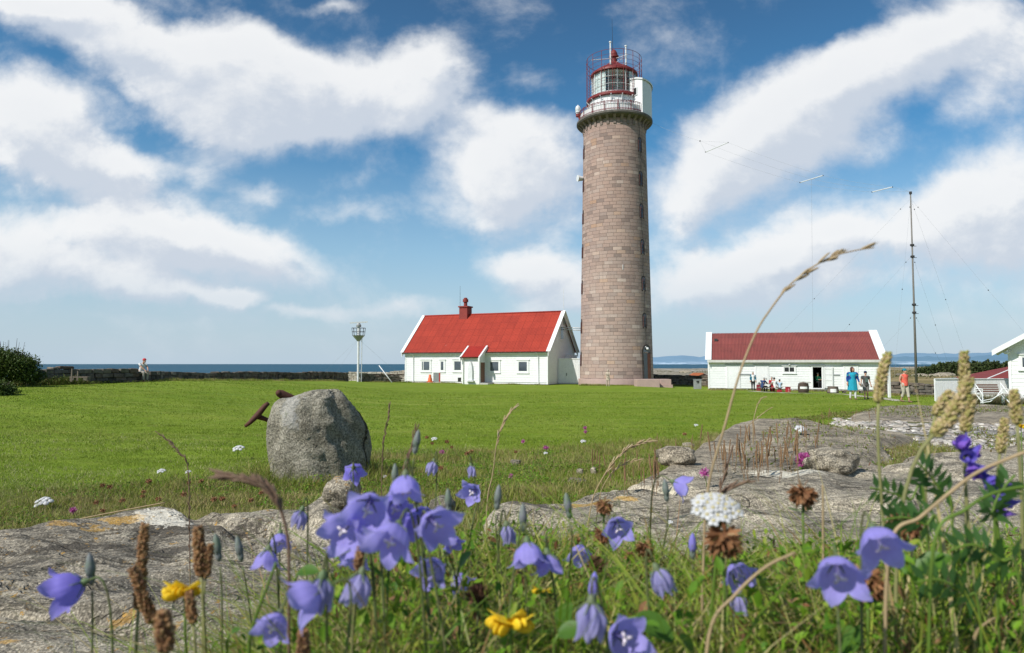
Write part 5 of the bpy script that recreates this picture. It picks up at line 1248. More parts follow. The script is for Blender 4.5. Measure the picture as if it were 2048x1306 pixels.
for s_ in (-.6, .6):
    mb = MB(); X0 = q.x + s_
    for a, c in (((-.02, 0), (.0, .65)), ((.45, 0), (.5, .95)), ((-.02, .42), (.5, .42)), ((-.02, .64), (.48, .66)), ((0, .05), (.46, .42)), ((.46, .05), (0, .42)), ((0, .42), (.5, .9))): mb.tube([(X0, 31 + a[0], q.z + a[1]), (X0, 31 + c[0], q.z + c[1])], .022, 5)
    mb.build('bench_end', M_white, gb_)
mb = MB(); mb.tube([(q.x - .9, 30.7, q.z + .05), (q.x - .4, 30.8, q.z + .1), (q.x + .0, 30.9, q.z + .35), (q.x + .3, 31, q.z + .65)], .025, 5); mb.tube([(q.x - .9, 30.7, q.z + .12), (q.x - .3, 30.8, q.z + .22), (q.x + .2, 30.8, q.z + .5)], .02, 5); mb.build('armrest', M_white, gb_)
# stakes and a small plank seat in the rough ground by the left wall
for px, py, Y, h_, lb in ((143, 759, 31.5, .5, 'taller wooden stake in the rough grass before the left wall'), (155, 757, 32, .35, 'short wooden stake right of a taller one before the left wall')):
    q = at(px, py, Y); solid('wooden_stake', lb, 'stake', M_barrel2, lambda mb: mb.tube([(q.x, Y, q.z - .1), (q.x + .01, Y, q.z + h_)], [.035, .028], 7), group='wooden stakes by the left wall')
q = at(160, 760, 32.6); st = thing('plank_bench', 'short pale plank seat on a stone block before the left wall', 'bench', tuple(q), world=True)
mb = MB(); mb.box((q.x, 32.6, q.z + .14), (.85, .26, .04)); mb.build('plank', M_barrel2, st); mb = MB(); mb.box((q.x + .33, 32.6, q.z + .05), (.2, .24, .14), jit=.015); mb.box((q.x - .33, 32.6, q.z + .05), (.2, .24, .14), jit=.015); mb.build('block', M_stone, st)
# far field fence
ff = thing('field_fence', 'distant line of thin posts across the dry field beyond the wall', 'fence', (gp(1700, 330)[0], 330, G1(*gp(1700, 330))), world=True)
for i in range(22): x, y = gp(1690 + 10 * i, 330 + i * 2); mb = MB(); z_ = G1(x, y); mb.tube([(x, y, z_ - .3), (x, y, z_ + 1.9)], .09, 4); mb.build('post', M_barrel2, ff)

# ---------------------------------------------------------------- boulder and anchor
def boulder():
    Y0 = 9.6; rows = [  # py, left px, right px
        (985, 562, 730), (955, 550, 731), (925, 543, 730), (895, 539, 726), (870, 538, 720), (850, 540, 715), (832, 544, 708), (816, 551, 701), (806, 557, 696), (799, 566, 691), (795.5, 592, 687), (790, 607, 682), (784, 618, 676), (779, 630, 668)]
    n = 72; P_ = []
    for k, (py, l, r) in enumerate(rows):
        a = at(l, py, Y0); b_ = at(r, py, Y0); cx, hw, z = (a.x + b_.x) / 2, (b_.x - a.x) / 2, a.z
        dpt = .52 * math.sqrt(max(.02, 1 - (k / (len(rows) - .6)) ** 2.6)); ring = []
        for j in range(n):
            t = 2 * PI * j / n; c, s_ = math.cos(t), math.sin(t); e = .90
            x = cx + hw * math.copysign(abs(c) ** e, c); y = Y0 + .1 + dpt * math.copysign(abs(s_) ** (1.35 if s_ < 0 else e), s_) + .10 * c * (1 if s_ < 0 else .3)
            ring.append((x, y, z))
        P_.append(ring)
    P_ = np.array(P_); from_i = np.linspace(0, len(rows) - 1, 64)
    Q = np.stack([[np.interp(from_i, range(len(rows)), P_[:, j, c]) for c in range(3)] for j in range(n)], 0).transpose(2, 0, 1)
    cen_ = Q.mean(1, keepdims=True); d = Q - cen_; d[..., 2] = 0; L_ = np.linalg.norm(d, axis=-1, keepdims=True) + 1e-6; d = d / L_
    ang = np.arctan2(d[..., 1], d[..., 0]); zz = Q[..., 2]
    nz = .07 * fbm(np.cos(ang) * 2.2 + 5, np.sin(ang) * 2.2 + zz * 2.4, 31, 5) + .02 * fbm(np.cos(ang) * 7 + zz * 3, np.sin(ang) * 7 + zz * 6, 33, 3)
    Q = Q + d * nz[..., None]; Q[..., 2] += .02 * fbm(Q[..., 0] * 5, Q[..., 1] * 5, 36, 3)
    top = Q[-1].mean(0); V = np.vstack([Q.reshape(-1, 3), top[None] + [[0, 0, .012]]]); K = len(Q)
    i = np.arange(K * n).reshape(K, n); i2 = np.roll(i, -1, 1)
    F = [tuple(f) for f in np.stack([i[:-1], i2[:-1], i2[1:], i[1:]], -1).reshape(-1, 4)] + [(i[-1, j], i2[-1, j], K * n) for j in range(n)]
    mb = MB(); mb.add(V.tolist(), F)
    m, nt, out = new_mat('boulder_granite'); co = geopos(nt)
    c = RAMP(nt, NOISE(nt, co, 3.2, 8, .68), [(.3, (.15, .135, .10)), (.5, (.29, .265, .205)), (.7, (.43, .395, .315))])
    c = MIX(nt, .85, c, MIX(nt, 1.0, c, RAMP(nt, NOISE(nt, co, 42, 3, .65), [(.34, .35), (.5, 1.0), (.66, 1.7)]), 'MULTIPLY'))
    q_ = at(578, 820, Y0 - .4); w_ = M(nt, 'MULTIPLY', ell_mask(nt, co, q_.x, q_.y, .17, .7, 0, .6, 3), SMOOTH(nt, N(nt, 'SeparateXYZ', {0: co}).outputs[2], 1.15, 1.30))
    c = MIX(nt, M(nt, 'MULTIPLY', w_, .5), c, (.55, .535, .50, 1))
    c = MIX(nt, M(nt, 'MULTIPLY', SMOOTH(nt, NOISE(nt, co, 6, 8, .75), .60, .66), .5), c, (.10, .12, .05, 1))
    principled(nt, out, c, .9, .15, M(nt, 'ADD', NOISE(nt, co, 22, 7, .72), M(nt, 'MULTIPLY', NOISE(nt, co, 5, 6, .65), 1.2)), 1.0, .045)
    return tag(mb.build('boulder', m, None, True), 'big upright grey granite boulder with a pale patch, standing on the lawn edge', 'boulder')
boulder()
M_rust = pmat('rusted_iron', (.115, .045, .028), (.065, .028, .02), 9, .75, .5, .008)
YA = 10.35; A_ = lambda px, py, dy=0: at(px, py, YA + dy)
an = thing('old_anchor', 'rusty old iron anchor lying behind the boulder with two ends showing', 'anchor', tuple(A_(560, 870)), world=True)
mb = MB(); mb.tube([A_(490, 853, -.1), A_(500, 845, -.08), A_(517, 828, -.03), A_(531, 811), A_(537, 806)], [.022, .034, .046, .038, .026], 10); o = mb.build('fluke', M_rust, an, True)
mb = MB(); mb.tube([A_(513, 832), A_(530, 838, .05), A_(560, 850, .12), A_(620, 880, .2), A_(668, 905, .15)], [.045, .032, .04, .05, .06], 10); mb.build('shank', M_rust, an, True)
mb = MB(); mb.tube([A_(556, 786, -.05), A_(562, 788, -.02), A_(590, 800, .1), A_(640, 835, .25), A_(690, 900, .3)], [.05, .066, .060, .05, .045], 10); mb.build('stock', M_rust, an, True)
mb = MB(); mb.ell(A_(558, 786, -.05), (.05, .06, .05), 10, 8); mb.build('stock_ball', M_rust, an, True)
# loose stones
def stone(px, py, Y, w, h_, d_, label, mat=M_stone, seed=1, z=None):
    p = hit(px, py, h_ * .28); rs = np.random.RandomState(seed)
    bm = bmesh.new(); bmesh.ops.create_icosphere(bm, subdivisions=4, radius=1)
    V = np.array([v.co[:] for v in bm.verts]); k = 1 + .16 * fbm(V[:, 0] * 1.6 + seed, V[:, 1] * 1.6 + V[:, 2] * 1.9, seed, 4); V = np.sign(V) * np.abs(V) ** .82 * k[:, None]
    V = V * [w / 2, d_ / 2, h_ / 2]; me = bpy.data.meshes.new('stone')
    for v, c in zip(bm.verts, V): v.co = c
    for f in bm.faces: f.smooth = True
    bm.to_mesh(me); bm.free(); me.materials.append(mat); o = bpy.data.objects.new('stone', me); COL.objects.link(o); o.location = p; return tag(o, label, 'stone')
stone(884, 1015, 4.4, .27, .22, .3, 'rounded grey stone in the gap between the two rock shelves', M_stone, 3)
stone(684, 985, 3.0, .13, .12, .16, 'small pale stone just in front of the boulder', M_rockA, 5)
stone(1160, 945, 5.2, .10, .12, .1, 'left one of two small pale stones in the dry grass before the ledge', M_rockB, 7); stone(1187, 943, 5.25, .09, .13, .1, 'right one of two small pale stones in the dry grass before the ledge', M_rockB, 8)
stone(1155, 963, 4.9, .26, .10, .2, 'flat grey stone below two small pale stones', M_stone, 9); stone(1031, 926, 6.2, .16, .11, .15, 'grey stone half hidden in the meadow left of the pale stones', M_stone, 10)
stone(1352, 913, 6.6, .32, .16, .25, 'brownish stone at the left tip of the middle ledge', M_rockC, 12); stone(1376, 893, 7.3, .24, .14, .2, 'white-topped stone at the left tip of the back ledge', M_rockB, 13)
stone(1662, 925, 5.6, .26, .15, .25, 'pale crusted stone on the ledge right of the pink clover', M_rockB, 15)
# ---------------------------------------------------------------- people
def cloth(name, c, k=.75): return pmat(name, c, tuple(v * k for v in c), 14, .85, .3, .004)
M_skin = pmat('skin', (.52, .30, .21), (.46, .25, .17), 12, .6, .05)
DG = None
def skinned(branches, sub=2):
    """branches: list of [(pos, radius), ...]; shared positions weld; returns verts, faces"""
    verts = []; rad = []; key = {}; edges = []
    for b in branches:
        prev = None
        for p, r in b:
            k = tuple(round(c, 4) for c in p)
            if k not in key: key[k] = len(verts); verts.append(tuple(p)); rad.append(r)
            i = key[k]
            if prev is not None and prev != i: edges.append((prev, i))
            prev = i
    me = bpy.data.meshes.new('tmp'); me.from_pydata(verts, edges, []); o = bpy.data.objects.new('tmp', me); COL.objects.link(o)
    o.modifiers.new('s', 'SKIN'); sv = me.skin_vertices[0].data
    for i, r in enumerate(rad): sv[i].radius = (r, r) if not hasattr(r, '__len__') else r
    sv[0].use_root = True
    sb_ = o.modifiers.new('u', 'SUBSURF'); sb_.levels = sub; sb_.render_levels = sub
    dg = bpy.context.evaluated_depsgraph_get(); ev = o.evaluated_get(dg); m2 = bpy.data.meshes.new_from_object(ev)
    V = [tuple(v.co) for v in m2.vertices]; F = [tuple(p.vertices) for p in m2.polygons]
    bpy.data.objects.remove(o); bpy.data.meshes.remove(me); bpy.data.meshes.remove(m2)
    return V, F
def remeshed(mb, name, mat, parent, vox):
    o = mb.build('tmpb', mat); md = o.modifiers.new('r', 'REMESH'); md.mode = 'VOXEL'; md.voxel_size = vox; md.use_smooth_shade = True
    dg = bpy.context.evaluated_depsgraph_get(); me = bpy.data.meshes.new_from_object(o.evaluated_get(dg)); bpy.data.objects.remove(o)
    me.name = name; r = bpy.data.objects.new(name, me); COL.objects.link(r); r.parent = parent; return r
def chains(m_, br, q=.93):
    for b in br:
        P_ = [Vector(p) for p, r in b]; r_ = [r for p, r in b]
        if len(P_) > 2:
            pts = spline(P_, 5); rr = np.interp(np.linspace(0, len(P_) - 1, len(pts)), range(len(P_)), r_)
        else: pts, rr = P_, r_
        m_.tube(pts, [float(v) * q for v in rr], 16)
        for p, r in zip(P_[1:-1], r_[1:-1]): m_.ell(p, r * q * .99, 14, 8)
V3 = lambda *a: Vector(a)
STAND = dict(pel=V3(0, 0, .93), che=V3(0, .01, 1.30), nec=V3(0, .0, 1.47), hea=V3(0, -.02, 1.60),
             shL=V3(.17, .01, 1.39), elL=V3(.22, .03, 1.12), wrL=V3(.22, -.03, .87), shR=V3(-.17, .01, 1.39), elR=V3(-.22, .03, 1.12), wrR=V3(-.22, -.03, .87),
             hiL=V3(.09, 0, .90), knL=V3(.10, -.01, .49), anL=V3(.10, .02, .09), hiR=V3(-.09, 0, .90), knR=V3(-.10, -.01, .49), anR=V3(-.10, .02, .09))
def pose(**k): d = {a: b.copy() for a, b in STAND.items()}; d.update({a: V3(*b) for a, b in k.items()}); return d
SIT = dict(pel=(0, 0, .52), che=(0, -.06, .90), nec=(0, -.10, 1.07), hea=(0, -.14, 1.20), shL=(.17, -.06, .99), shR=(-.17, -.06, .99), elL=(.21, -.20, .76), elR=(-.21, -.20, .76), wrL=(.12, -.42, .74), wrR=(-.12, -.42, .74),
           hiL=(.09, -.02, .50), hiR=(-.09, -.02, .50), knL=(.11, -.44, .50), knR=(-.11, -.44, .50), anL=(.11, -.42, .09), anR=(-.11, -.42, .09))
def person(label, loc, rz, p, shirt, legs, shoe, H=1.7, sleeves='short', legwear='long', hair=None, cap=None, skirt=None, cardigan=None, wide=1.0, group=None, name='person', cat='person', allmat=None, hairlong=False, look=None):
    t = thing(name, label, cat, loc, rz, group); s = H / 1.72
    t.scale = (s, s, s)
    for k in ('shL', 'shR', 'hiL', 'hiR'): p[k].x *= wide ** .5
    skin = allmat or M_skin; w = wide
    tor = [(p['pel'], .115 * w), (p['pel'].lerp(p['che'], .5), .105 * w), (p['che'], .125 * w), (p['nec'], .055)]
    body = [tor + [(p['nec'].lerp(p['hea'], .5), .048), (p['hea'], .06)]]
    for S in 'LR':
        body.append([(p['che'], .125 * w), (p['sh' + S], .058), (p['sh' + S].lerp(p['el' + S], .5), .046 * w), (p['el' + S], .038), (p['el' + S].lerp(p['wr' + S], .5), .034), (p['wr' + S], .023)])
        an_ = p['an' + S]; kn = p['kn' + S]; fwd = V3(0, -1, 0)
        body.append([(p['pel'], .115 * w), (p['hi' + S], .085 * w), (p['hi' + S].lerp(kn, .5), .075 * w), (kn, .052), (kn.lerp(an_, .35), .052), (an_, .034), (an_ + V3(0, .03, -.045), .03), (an_ + V3(0, -.10, -.055), .03), (an_ + V3(0, -.17, -.06), .022)])
    mb = MB(); mb.add(*skinned(body))
    # head: skull, jaw, nose, ears, brow, lips
    h = p['hea']; hd = (look or V3(0, -1, 0)).normalized(); ya = math.atan2(hd.x, -hd.y); Mh = Matrix.Rotation(ya, 4, 'Z') @ Matrix.Rotation(-math.asin(max(-1, min(1, -hd.z))) * -1, 4, 'X'); HM = Matrix.Translation(h) @ Mh
    hp_ = lambda *a: HM @ V3(*a)
    mb.ell(hp_(0, .01, .035), (.075, .095, .095), 16, 10, Mh); mb.ell(hp_(0, -.025, -.03), (.058, .068, .075), 14, 8, Mh); mb.ell(hp_(0, -.055, -.085), (.03, .03, .025), 10, 6, Mh)
    mb.tube([hp_(0, -.085, .03), hp_(0, -.105, -.005), hp_(0, -.085, -.015)], [.010, .015, .010], 6)
    for s_ in (-1, 1): mb.ell(hp_(.075 * s_, .01, .0), (.012, .022, .032), 8, 6, Mh); mb.ell(hp_(.03 * s_, -.082, .04), (.022, .012, .008), 8, 5, Mh)
    mb.ell(hp_(0, -.09, -.045), (.024, .010, .008), 8, 5, Mh)
    for S, sg in (('L', 1), ('R', -1)):   # hands: palm, four fingers, thumb
        wr = p['wr' + S]; d = (wr - p['el' + S]).normalized(); sd_ = d.cross(V3(0, -1, 0) if abs(d.y) < .8 else V3(0, 0, 1)).normalized(); nn = sd_.cross(d).normalized()
        mb.tube([wr - d * .02, wr + d * .04, wr + d * .09], [.026, .032, .034], 8)
        for k, ln in enumerate((.068, .078, .072, .058)):
            b0 = wr + d * .085 + sd_ * (.030 - .020 * k); mb.tube([b0, b0 + d * ln * .5 - nn * .006, b0 + d * ln * .8 - nn * .022, b0 + d * ln - nn * .036], [.0098, .0092, .0088, .008], 6)
        b0 = wr + d * .03 + sd_ * .028; mb.tube([b0, b0 + d * .03 + sd_ * .022, b0 + d * .062 + sd_ * .028 - nn * .01], [.013, .011, .009], 6)
    b = remeshed(mb, 'body', skin, t, .008)
    E = lambda nm, mat, fn, smooth=True, vox=None: (lambda m_: (fn(m_), m_.build(nm, allmat or mat, t, smooth) if not vox else remeshed(m_, nm, allmat or mat, t, vox))[1])(MB())
    if not allmat:
        E('eyes', pmat('eye_dark', (.03, .02, .015), (.05, .03, .02)), lambda m_: [m_.ell(hp_(.03 * s_, -.083, .026), (.011, .007, .006), 8, 5, Mh) for s_ in (-1, 1)])
        E('mouth', pmat('lips', (.35, .10, .08), (.3, .08, .07)), lambda m_: m_.ell(hp_(0, -.094, -.045), (.021, .008, .005), 8, 5, Mh))
    # clothes
    g = .014
    def shirtf(m_, ex=0.0, full=False, wd=1.0):
        br = [[(p['pel'] + V3(0, 0, -.08), (.142 * w + ex)), (p['pel'] + V3(0, 0, .04), (.142 * w + ex)), (p['pel'].lerp(p['che'], .55), (.134 * w + ex)), (p['che'], .146 * w + ex), (p['nec'] + V3(0, 0, -.05), .075)]]
        for S in 'LR':
            ch_ = [(p['che'], .135 * w + ex), (p['sh' + S], .070 + ex), (p['sh' + S].lerp(p['el' + S], .5), .060 * w + ex)]
            if full or sleeves == 'long': ch_ += [(p['el' + S], .052 + ex), (p['el' + S].lerp(p['wr' + S], .85), .038 + ex)]
            elif sleeves == 'none': ch_ = ch_[:2]
            br.append(ch_)
        chains(m_, br)
    E('top', shirt, shirtf, vox=.012)
    if cardigan: E('cardigan', cardigan, lambda m_: [chains(m_, ([[(p['pel'] + V3(0, .045, -.02), .172 * w), (p['pel'].lerp(p['che'], .5) + V3(0, .045, 0), .166 * w), (p['che'] + V3(0, .04, 0), .170 * w)]] + [[(p['che'] + V3(0, .04, 0), .150 * w), (p['sh' + S], .078), (p['sh' + S].lerp(p['el' + S], .5), .066), (p['el' + S], .058), (p['el' + S].lerp(p['wr' + S], .8), .042)] for S in 'LR']))], vox=.012)
    def legf(m_):
        br = []
        for S in 'LR':
            kn, an_ = p['kn' + S], p['an' + S]; c_ = [(p['pel'] + V3(0, 0, .02), .130 * w), (p['hi' + S], .098 * w), (p['hi' + S].lerp(kn, .5), .090 * w), (kn, .072)]
            if legwear == 'long': c_ += [(kn.lerp(an_, .5), .064), (an_ + V3(0, 0, .01), .056)]
            elif legwear == 'tights': c_ = [(p['pel'], .125 * w), (p['hi' + S], .09 * w), (kn, .062), (kn.lerp(an_, .4), .060), (an_, .044)]
            elif legwear == 'crop': c_ += [(kn.lerp(an_, .55), .078)]
            elif legwear == 'short': c_[-1] = (p['hi' + S].lerp(kn, .92), .088)
            br.append(c_)
        chains(m_, br)
    E({'long': 'trousers', 'tights': 'leggings', 'crop': 'cropped_trousers', 'short': 'shorts'}[legwear], legs, legf, vox=.012)
    if skirt:
        m, z0, z1, r1 = skirt
        def sk(m_):
            pr = []
            for i in range(9):
                f = i / 8; z = z0 + (z1 - z0) * f; ring = []
                for j in range(40):
                    a = 2 * PI * j / 40; r = (.132 * w + (r1 - .132 * w) * f ** .8) * (1 + .05 * f * math.sin(a * 7)); ring.append((r * 1.12 * math.cos(a), r * .85 * math.sin(a), z))
                pr.append(ring)
            m_.grid(pr, closed=True)
        E('dress_skirt', m, sk)
    for S in 'LR': E('shoe', shoe, lambda m_: (m_.tube([p['an' + S] + V3(0, .055, -.05), p['an' + S] + V3(0, .02, -.035), p['an' + S] + V3(0, -.09, -.045), p['an' + S] + V3(0, -.185, -.06), p['an' + S] + V3(0, -.205, -.065)], [.030, .048, .044, .036, .02], 10)))
    if hair:
        def hf(m_):
            vs = []
            m_.ell(hp_(0, .022, .052), (.087, .100, .095), 18, 12, Mh, jit=.03)
            if hairlong:
                m_.ell(hp_(0, .05, -.03), (.085, .06, .12), 14, 10, Mh, jit=.05)
                for s_ in (-1, 1): m_.tube([hp_(.065 * s_, -.03, .07), hp_(.085 * s_, -.02, 0), hp_(.08 * s_, -.01, -.10), hp_(.06 * s_, .0, -.18)], [.03, .034, .036, .02], 8)
        E('hair', hair, hf)
    if cap:
        def cf(m_):
            m_.ell(hp_(0, .012, .062), (.092, .105, .088), 18, 12, Mh); m_.ell(hp_(0, -.115, .062), (.062, .07, .010), 14, 6, Mh)
        E('cap', cap, cf)
    return t
C = dict(white=cloth('white_cotton', (.75, .75, .73)), grey=cloth('stone_trousers', (.33, .31, .27)), black=cloth('black_cloth', (.02, .02, .022)), blue=cloth('royal_blue_knit', (.015, .06, .26)), navy=cloth('navy_cotton', (.03, .06, .15)),
         teal=cloth('turquoise_cotton', (.02, .33, .46)), tealc=cloth('teal_knit', (.01, .16, .24)), coral=cloth('coral_jersey', (.75, .13, .09)), khaki=cloth('pale_khaki', (.52, .47, .38)), slate=cloth('slate_tee', (.085, .085, .08)), red=cloth('red_cotton', (.42, .03, .04)),
         green=cloth('bottle_green_jacket', (.01, .12, .06)), lblue=cloth('pale_blue_cotton', (.45, .58, .70)), plaid=cloth('grey_plaid', (.22, .21, .20)), capred=cloth('red_cap_cloth', (.62, .06, .07)), capnavy=cloth('navy_cap_cloth', (.02, .03, .08)), capteal=cloth('teal_cap_cloth', (.01, .22, .30)),
         hg=pmat('grey_hair', (.45, .43, .40), (.3, .29, .27), 40, .7), hb=pmat('brown_hair', (.10, .04, .025), (.06, .025, .015), 40, .6), hd=pmat('dark_hair', (.03, .022, .018), (.02, .015, .012), 40, .6), shoe=pmat('dark_shoe', (.03, .025, .022), (.05, .04, .03), 8, .5), sandal=pmat('tan_sandal', (.22, .13, .08), (.16, .1, .06), 8, .6))
def gl(px, Y): x, y = gp(px, Y); return (x, y, H1(x, y))
# seated on the old wall, looking right along the shore
x, y = gp(281, 37.0); zs_ = G1(x, y)
person('man in white shirt and red cap sitting alone on the low stone wall', (x - .38, 37.7, at(281, 747, 37.7).z - .44), R(62), pose(**{**SIT, 'che': (0, -.13, .88), 'nec': (0, -.22, 1.04), 'hea': (0, -.30, 1.15), 'shL': (.17, -.14, .97), 'shR': (-.17, -.14, .97), 'elL': (.18, -.34, .78), 'elR': (-.18, -.34, .78), 'wrL': (.09, -.50, .64), 'wrR': (-.09, -.50, .64)}), C['white'], C['grey'], C['shoe'], cap=C['capred'], hair=C['hg'])
person('grey-haired woman in teal cardigan over a white top standing left of the picnic table', gl(1506, 60.0), R(-6), pose(elL=(.24, .02, 1.13), wrL=(.25, -.06, .90), elR=(-.24, .02, 1.13), wrR=(-.25, -.06, .90)), C['white'], C['black'], C['shoe'], H=1.62, cardigan=C['tealc'], hair=C['hg'], wide=1.15)
def at4(s, t): q = T4(s, t, 0); return (q.x, q.y, tcz - .0)
a4 = math.atan2(d4.y, d4.x)
person('man in navy jacket hunched at the left end of the picnic table', at4(-.55, -.74), a4 + R(150), pose(**{**SIT, 'che': (0, -.10, .88), 'nec': (0, -.2, 1.03), 'hea': (0, -.27, 1.15), 'elL': (.20, -.42, .82), 'wrL': (.06, -.36, 1.06), 'elR': (-.2, -.36, .8), 'wrR': (-.1, -.5, .78)}), C['navy'], C['black'], C['shoe'], sleeves='long', hair=C['hg'], wide=1.15)
person('person in a red top seated behind the picnic table', at4(.05, .72), a4 + R(6), pose(**{**SIT, 'elL': (.22, -.30, .80), 'wrL': (.05, -.5, .78)}), C['red'], C['black'], C['shoe'], sleeves='long', hair=C['hg'])
person('person in a white top and red skirt seated on the near bench', at4(.42, -.74), a4 + R(205), pose(**SIT), C['white'], C['red'], C['shoe'], H=1.65, hair=C['hd'])
person('child in pale blue with a dark cap at the picnic table', at4(.80, -.70), a4 + R(190), pose(**SIT), C['lblue'], C['black'], C['shoe'], H=1.45, cap=C['capnavy'], hair=C['hd'])
q = h2.P(ds0 + .42, .75, zg2 + .30)
person('person in a bottle green jacket sitting just inside the open shed door', tuple(q), R(8), pose(**SIT), C['green'], C['black'], C['shoe'], sleeves='long', hair=C['hg'], wide=1.25)
person('woman with long brown hair, blue cardigan, turquoise dress and white leggings', gl(1705, 36.0), R(-14), pose(hea=(0, -.02, 1.60), elL=(.27, .05, 1.13), wrL=(.33, -.02, .90), elR=(-.25, .05, 1.13), wrR=(-.27, -.08, .90), knL=(.11, -.06, .50), anL=(.12, -.03, .09), anR=(-.12, .05, .09)), C['teal'], C['white'], C['sandal'], H=1.70, cardigan=C['blue'], legwear='tights', skirt=(C['teal'], 1.06, .50, .225), hair=C['hb'], hairlong=True, wide=1.3, look=V3(.55, -.85, .05))
tb_ = person('boy in dark cap, slate printed T-shirt and plaid shorts', gl(1731, 36.6), R(-10), pose(elR=(-.25, .0, 1.13), wrR=(-.28, -.10, .92), elL=(.25, .05, 1.13), wrL=(.30, .0, .90), knL=(.10, .02, .50), anL=(.14, .12, .10), knR=(-.09, -.10, .50), anR=(-.10, -.12, .09)), C['slate'], C['plaid'], C['shoe'], H=1.50, legwear='short', cap=C['capnavy'], hair=C['hd'], wide=1.15)
mb = MB(); mb.grid([[(x_, -.19 - .02 * (1 - abs(x_) * 9), z_) for x_ in (-.07, -.035, 0, .035, .07)] for z_ in (1.06, 1.3)]); mb.build('shirt_print', pmat('faded_green_print', (.08, .15, .12), (.10, .12, .11), 40, .8), tb_)
person('woman in coral sleeveless top, cropped pale trousers and teal cap', gl(1809, 34.0), R(12), pose(elL=(.22, .10, 1.14), wrL=(.16, .06, .98), elR=(-.24, .06, 1.13), wrR=(-.19, -.04, .93), knL=(.10, -.10, .50), anL=(.12, -.14, .09), knR=(-.09, .0, .50), anR=(-.10, .16, .12)), C['coral'], C['khaki'], C['sandal'], H=1.66, sleeves='none', legwear='crop', cap=C['capteal'], hair=C['hd'], wide=1.25, look=V3(.4, -.9, 0))
M_statue = pmat('pale_carved_stone', (.50, .41, .32), (.38, .31, .24), 6, .85, .4, .01)
x, y = gp(1216, 63.5)
person('small weathered figure carved in pale stone on the grass at the foot of the lighthouse', (x, y, G1(x, y) - .02), R(-25), pose(elL=(.20, -.12, 1.16), wrL=(-.04, -.20, 1.22), elR=(-.22, -.06, 1.12), wrR=(-.05, -.18, 1.0), anL=(.12, .0, .09), knL=(.13, -.04, .5), anR=(-.14, .02, .09)), M_statue, M_statue, M_statue, H=1.55, name='statue', cat='statue', allmat=M_statue, skirt=(M_statue, 1.0, .62, .2), hair=M_statue, wide=1.1)
# ---------------------------------------------------------------- grasses and leaves (numpy built)
RS = np.random.RandomState(5)
def blades(P, H, W, segs=3, lean=.5, az=None, up=1.0):
    n = len(P); a = RS.uniform(0, 2 * PI, n) if az is None else az; fa = RS.uniform(0, 2 * PI, n); L = lean * RS.uniform(.2, 1.3, n)
    T = np.linspace(0, 1, segs + 1); rows = []
    for i, t in enumerate(T):
        c = P + np.stack([np.cos(a) * L * t ** 2 * H, np.sin(a) * L * t ** 2 * H, H * t * (1 - .28 * L * t) * up], -1)
        if i < segs:
            w = W * (1 - t ** 1.6) * .5; s = np.stack([np.cos(fa) * w, np.sin(fa) * w, 0 * w], -1); rows += [c - s, c + s]
        else: rows += [c]
    V = np.stack(rows, 1); k = V.shape[1]; F = []
    for i in range(segs - 1): q = 2 * i; F += [(q, q + 1, q + 3), (q, q + 3, q + 2)]
    q = 2 * (segs - 1); F += [(q, q + 1, q + 2)]
    F = np.array(F)[None] + (np.arange(n) * k)[:, None, None]
    return V.reshape(-1, 3), F.reshape(-1, 3)
def leaves(P, S, asp=.55, tilt=.7, fold=.25):
    """folded diamond leaves, each one island"""
    n = len(P); a = RS.uniform(0, 2 * PI, n); el = RS.normal(0, tilt, n)
    d = np.stack([np.cos(a) * np.cos(el), np.sin(a) * np.cos(el), np.sin(el)], -1); s = np.cross(d, np.stack([RS.normal(0, .35, n), RS.normal(0, .35, n), np.ones(n)], -1)); s /= np.linalg.norm(s, axis=1, keepdims=True) + 1e-9
    u = np.cross(s, d); S = S[:, None]
    pts = [P, P + d * S * .32 + s * S * asp * .46 + u * S * fold * .2, P + d * S * .75 + s * S * asp * .36 + u * S * fold * .25, P + d * S * 1.02, P + d * S * .75 - s * S * asp * .36 + u * S * fold * .25, P + d * S * .32 - s * S * asp * .46 + u * S * fold * .2, P + d * S * .5 - u * S * fold * .1]
    V = np.stack(pts, 1); F = np.array([(0, 1, 6), (1, 2, 6), (2, 3, 6), (3, 4, 6), (4, 5, 6), (5, 0, 6)])[None] + (np.arange(n) * 7)[:, None, None]
    return V.reshape(-1, 3), F.reshape(-1, 3)
def merge(*vf):
    o = 0; Vs = []; Fs = []
    for v, f in vf: Vs.append(v); Fs.append(f + o); o += len(v)
    return np.vstack(Vs), np.vstack(Fs)
def scatter(n, x0, x1, y0, y1, mask=None):
    x = RS.uniform(x0, x1, n); y = RS.uniform(y0, y1, n)
    if mask is not None: k = mask(x, y); x, y = x[k], y[k]
    return x, y
def inview(x, y, m=.2): return (np.abs(x / np.maximum(y, .01)) < .76 + m)
G_lawn = leafmat('lawn_blades', [(.125, .215, .012), (.175, .265, .017), (.23, .31, .028), (.15, .24, .014), (.31, .33, .07), (.20, .29, .02)], .28, .6, 3, .2, [(.30, .50, .70, (.42, .41, .11), .7), (.12, .52, .7, (.13, .21, .014), .5), (1.6, .56, .70, (.44, .41, .15), .55)])
G_mead = leafmat('meadow_blades', [(.13, .20, .016), (.19, .28, .024), (.27, .33, .035), (.38, .34, .11), (.15, .23, .018), (.44, .34, .16), (.22, .31, .03), (.32, .18, .08)], .3, .6, 6, .2, [(.7, .46, .64, (.46, .37, .17), .65), (1.3, .54, .7, (.12, .22, .016), .5)])
G_under = leafmat('near_blades', [(.10, .20, .012), (.19, .33, .020), (.30, .44, .03), (.46, .46, .09), (.14, .26, .015), (.64, .50, .25), (.23, .36, .025), (.34, .17, .07), (.12, .22, .03)], .35, .5, 60, .35)
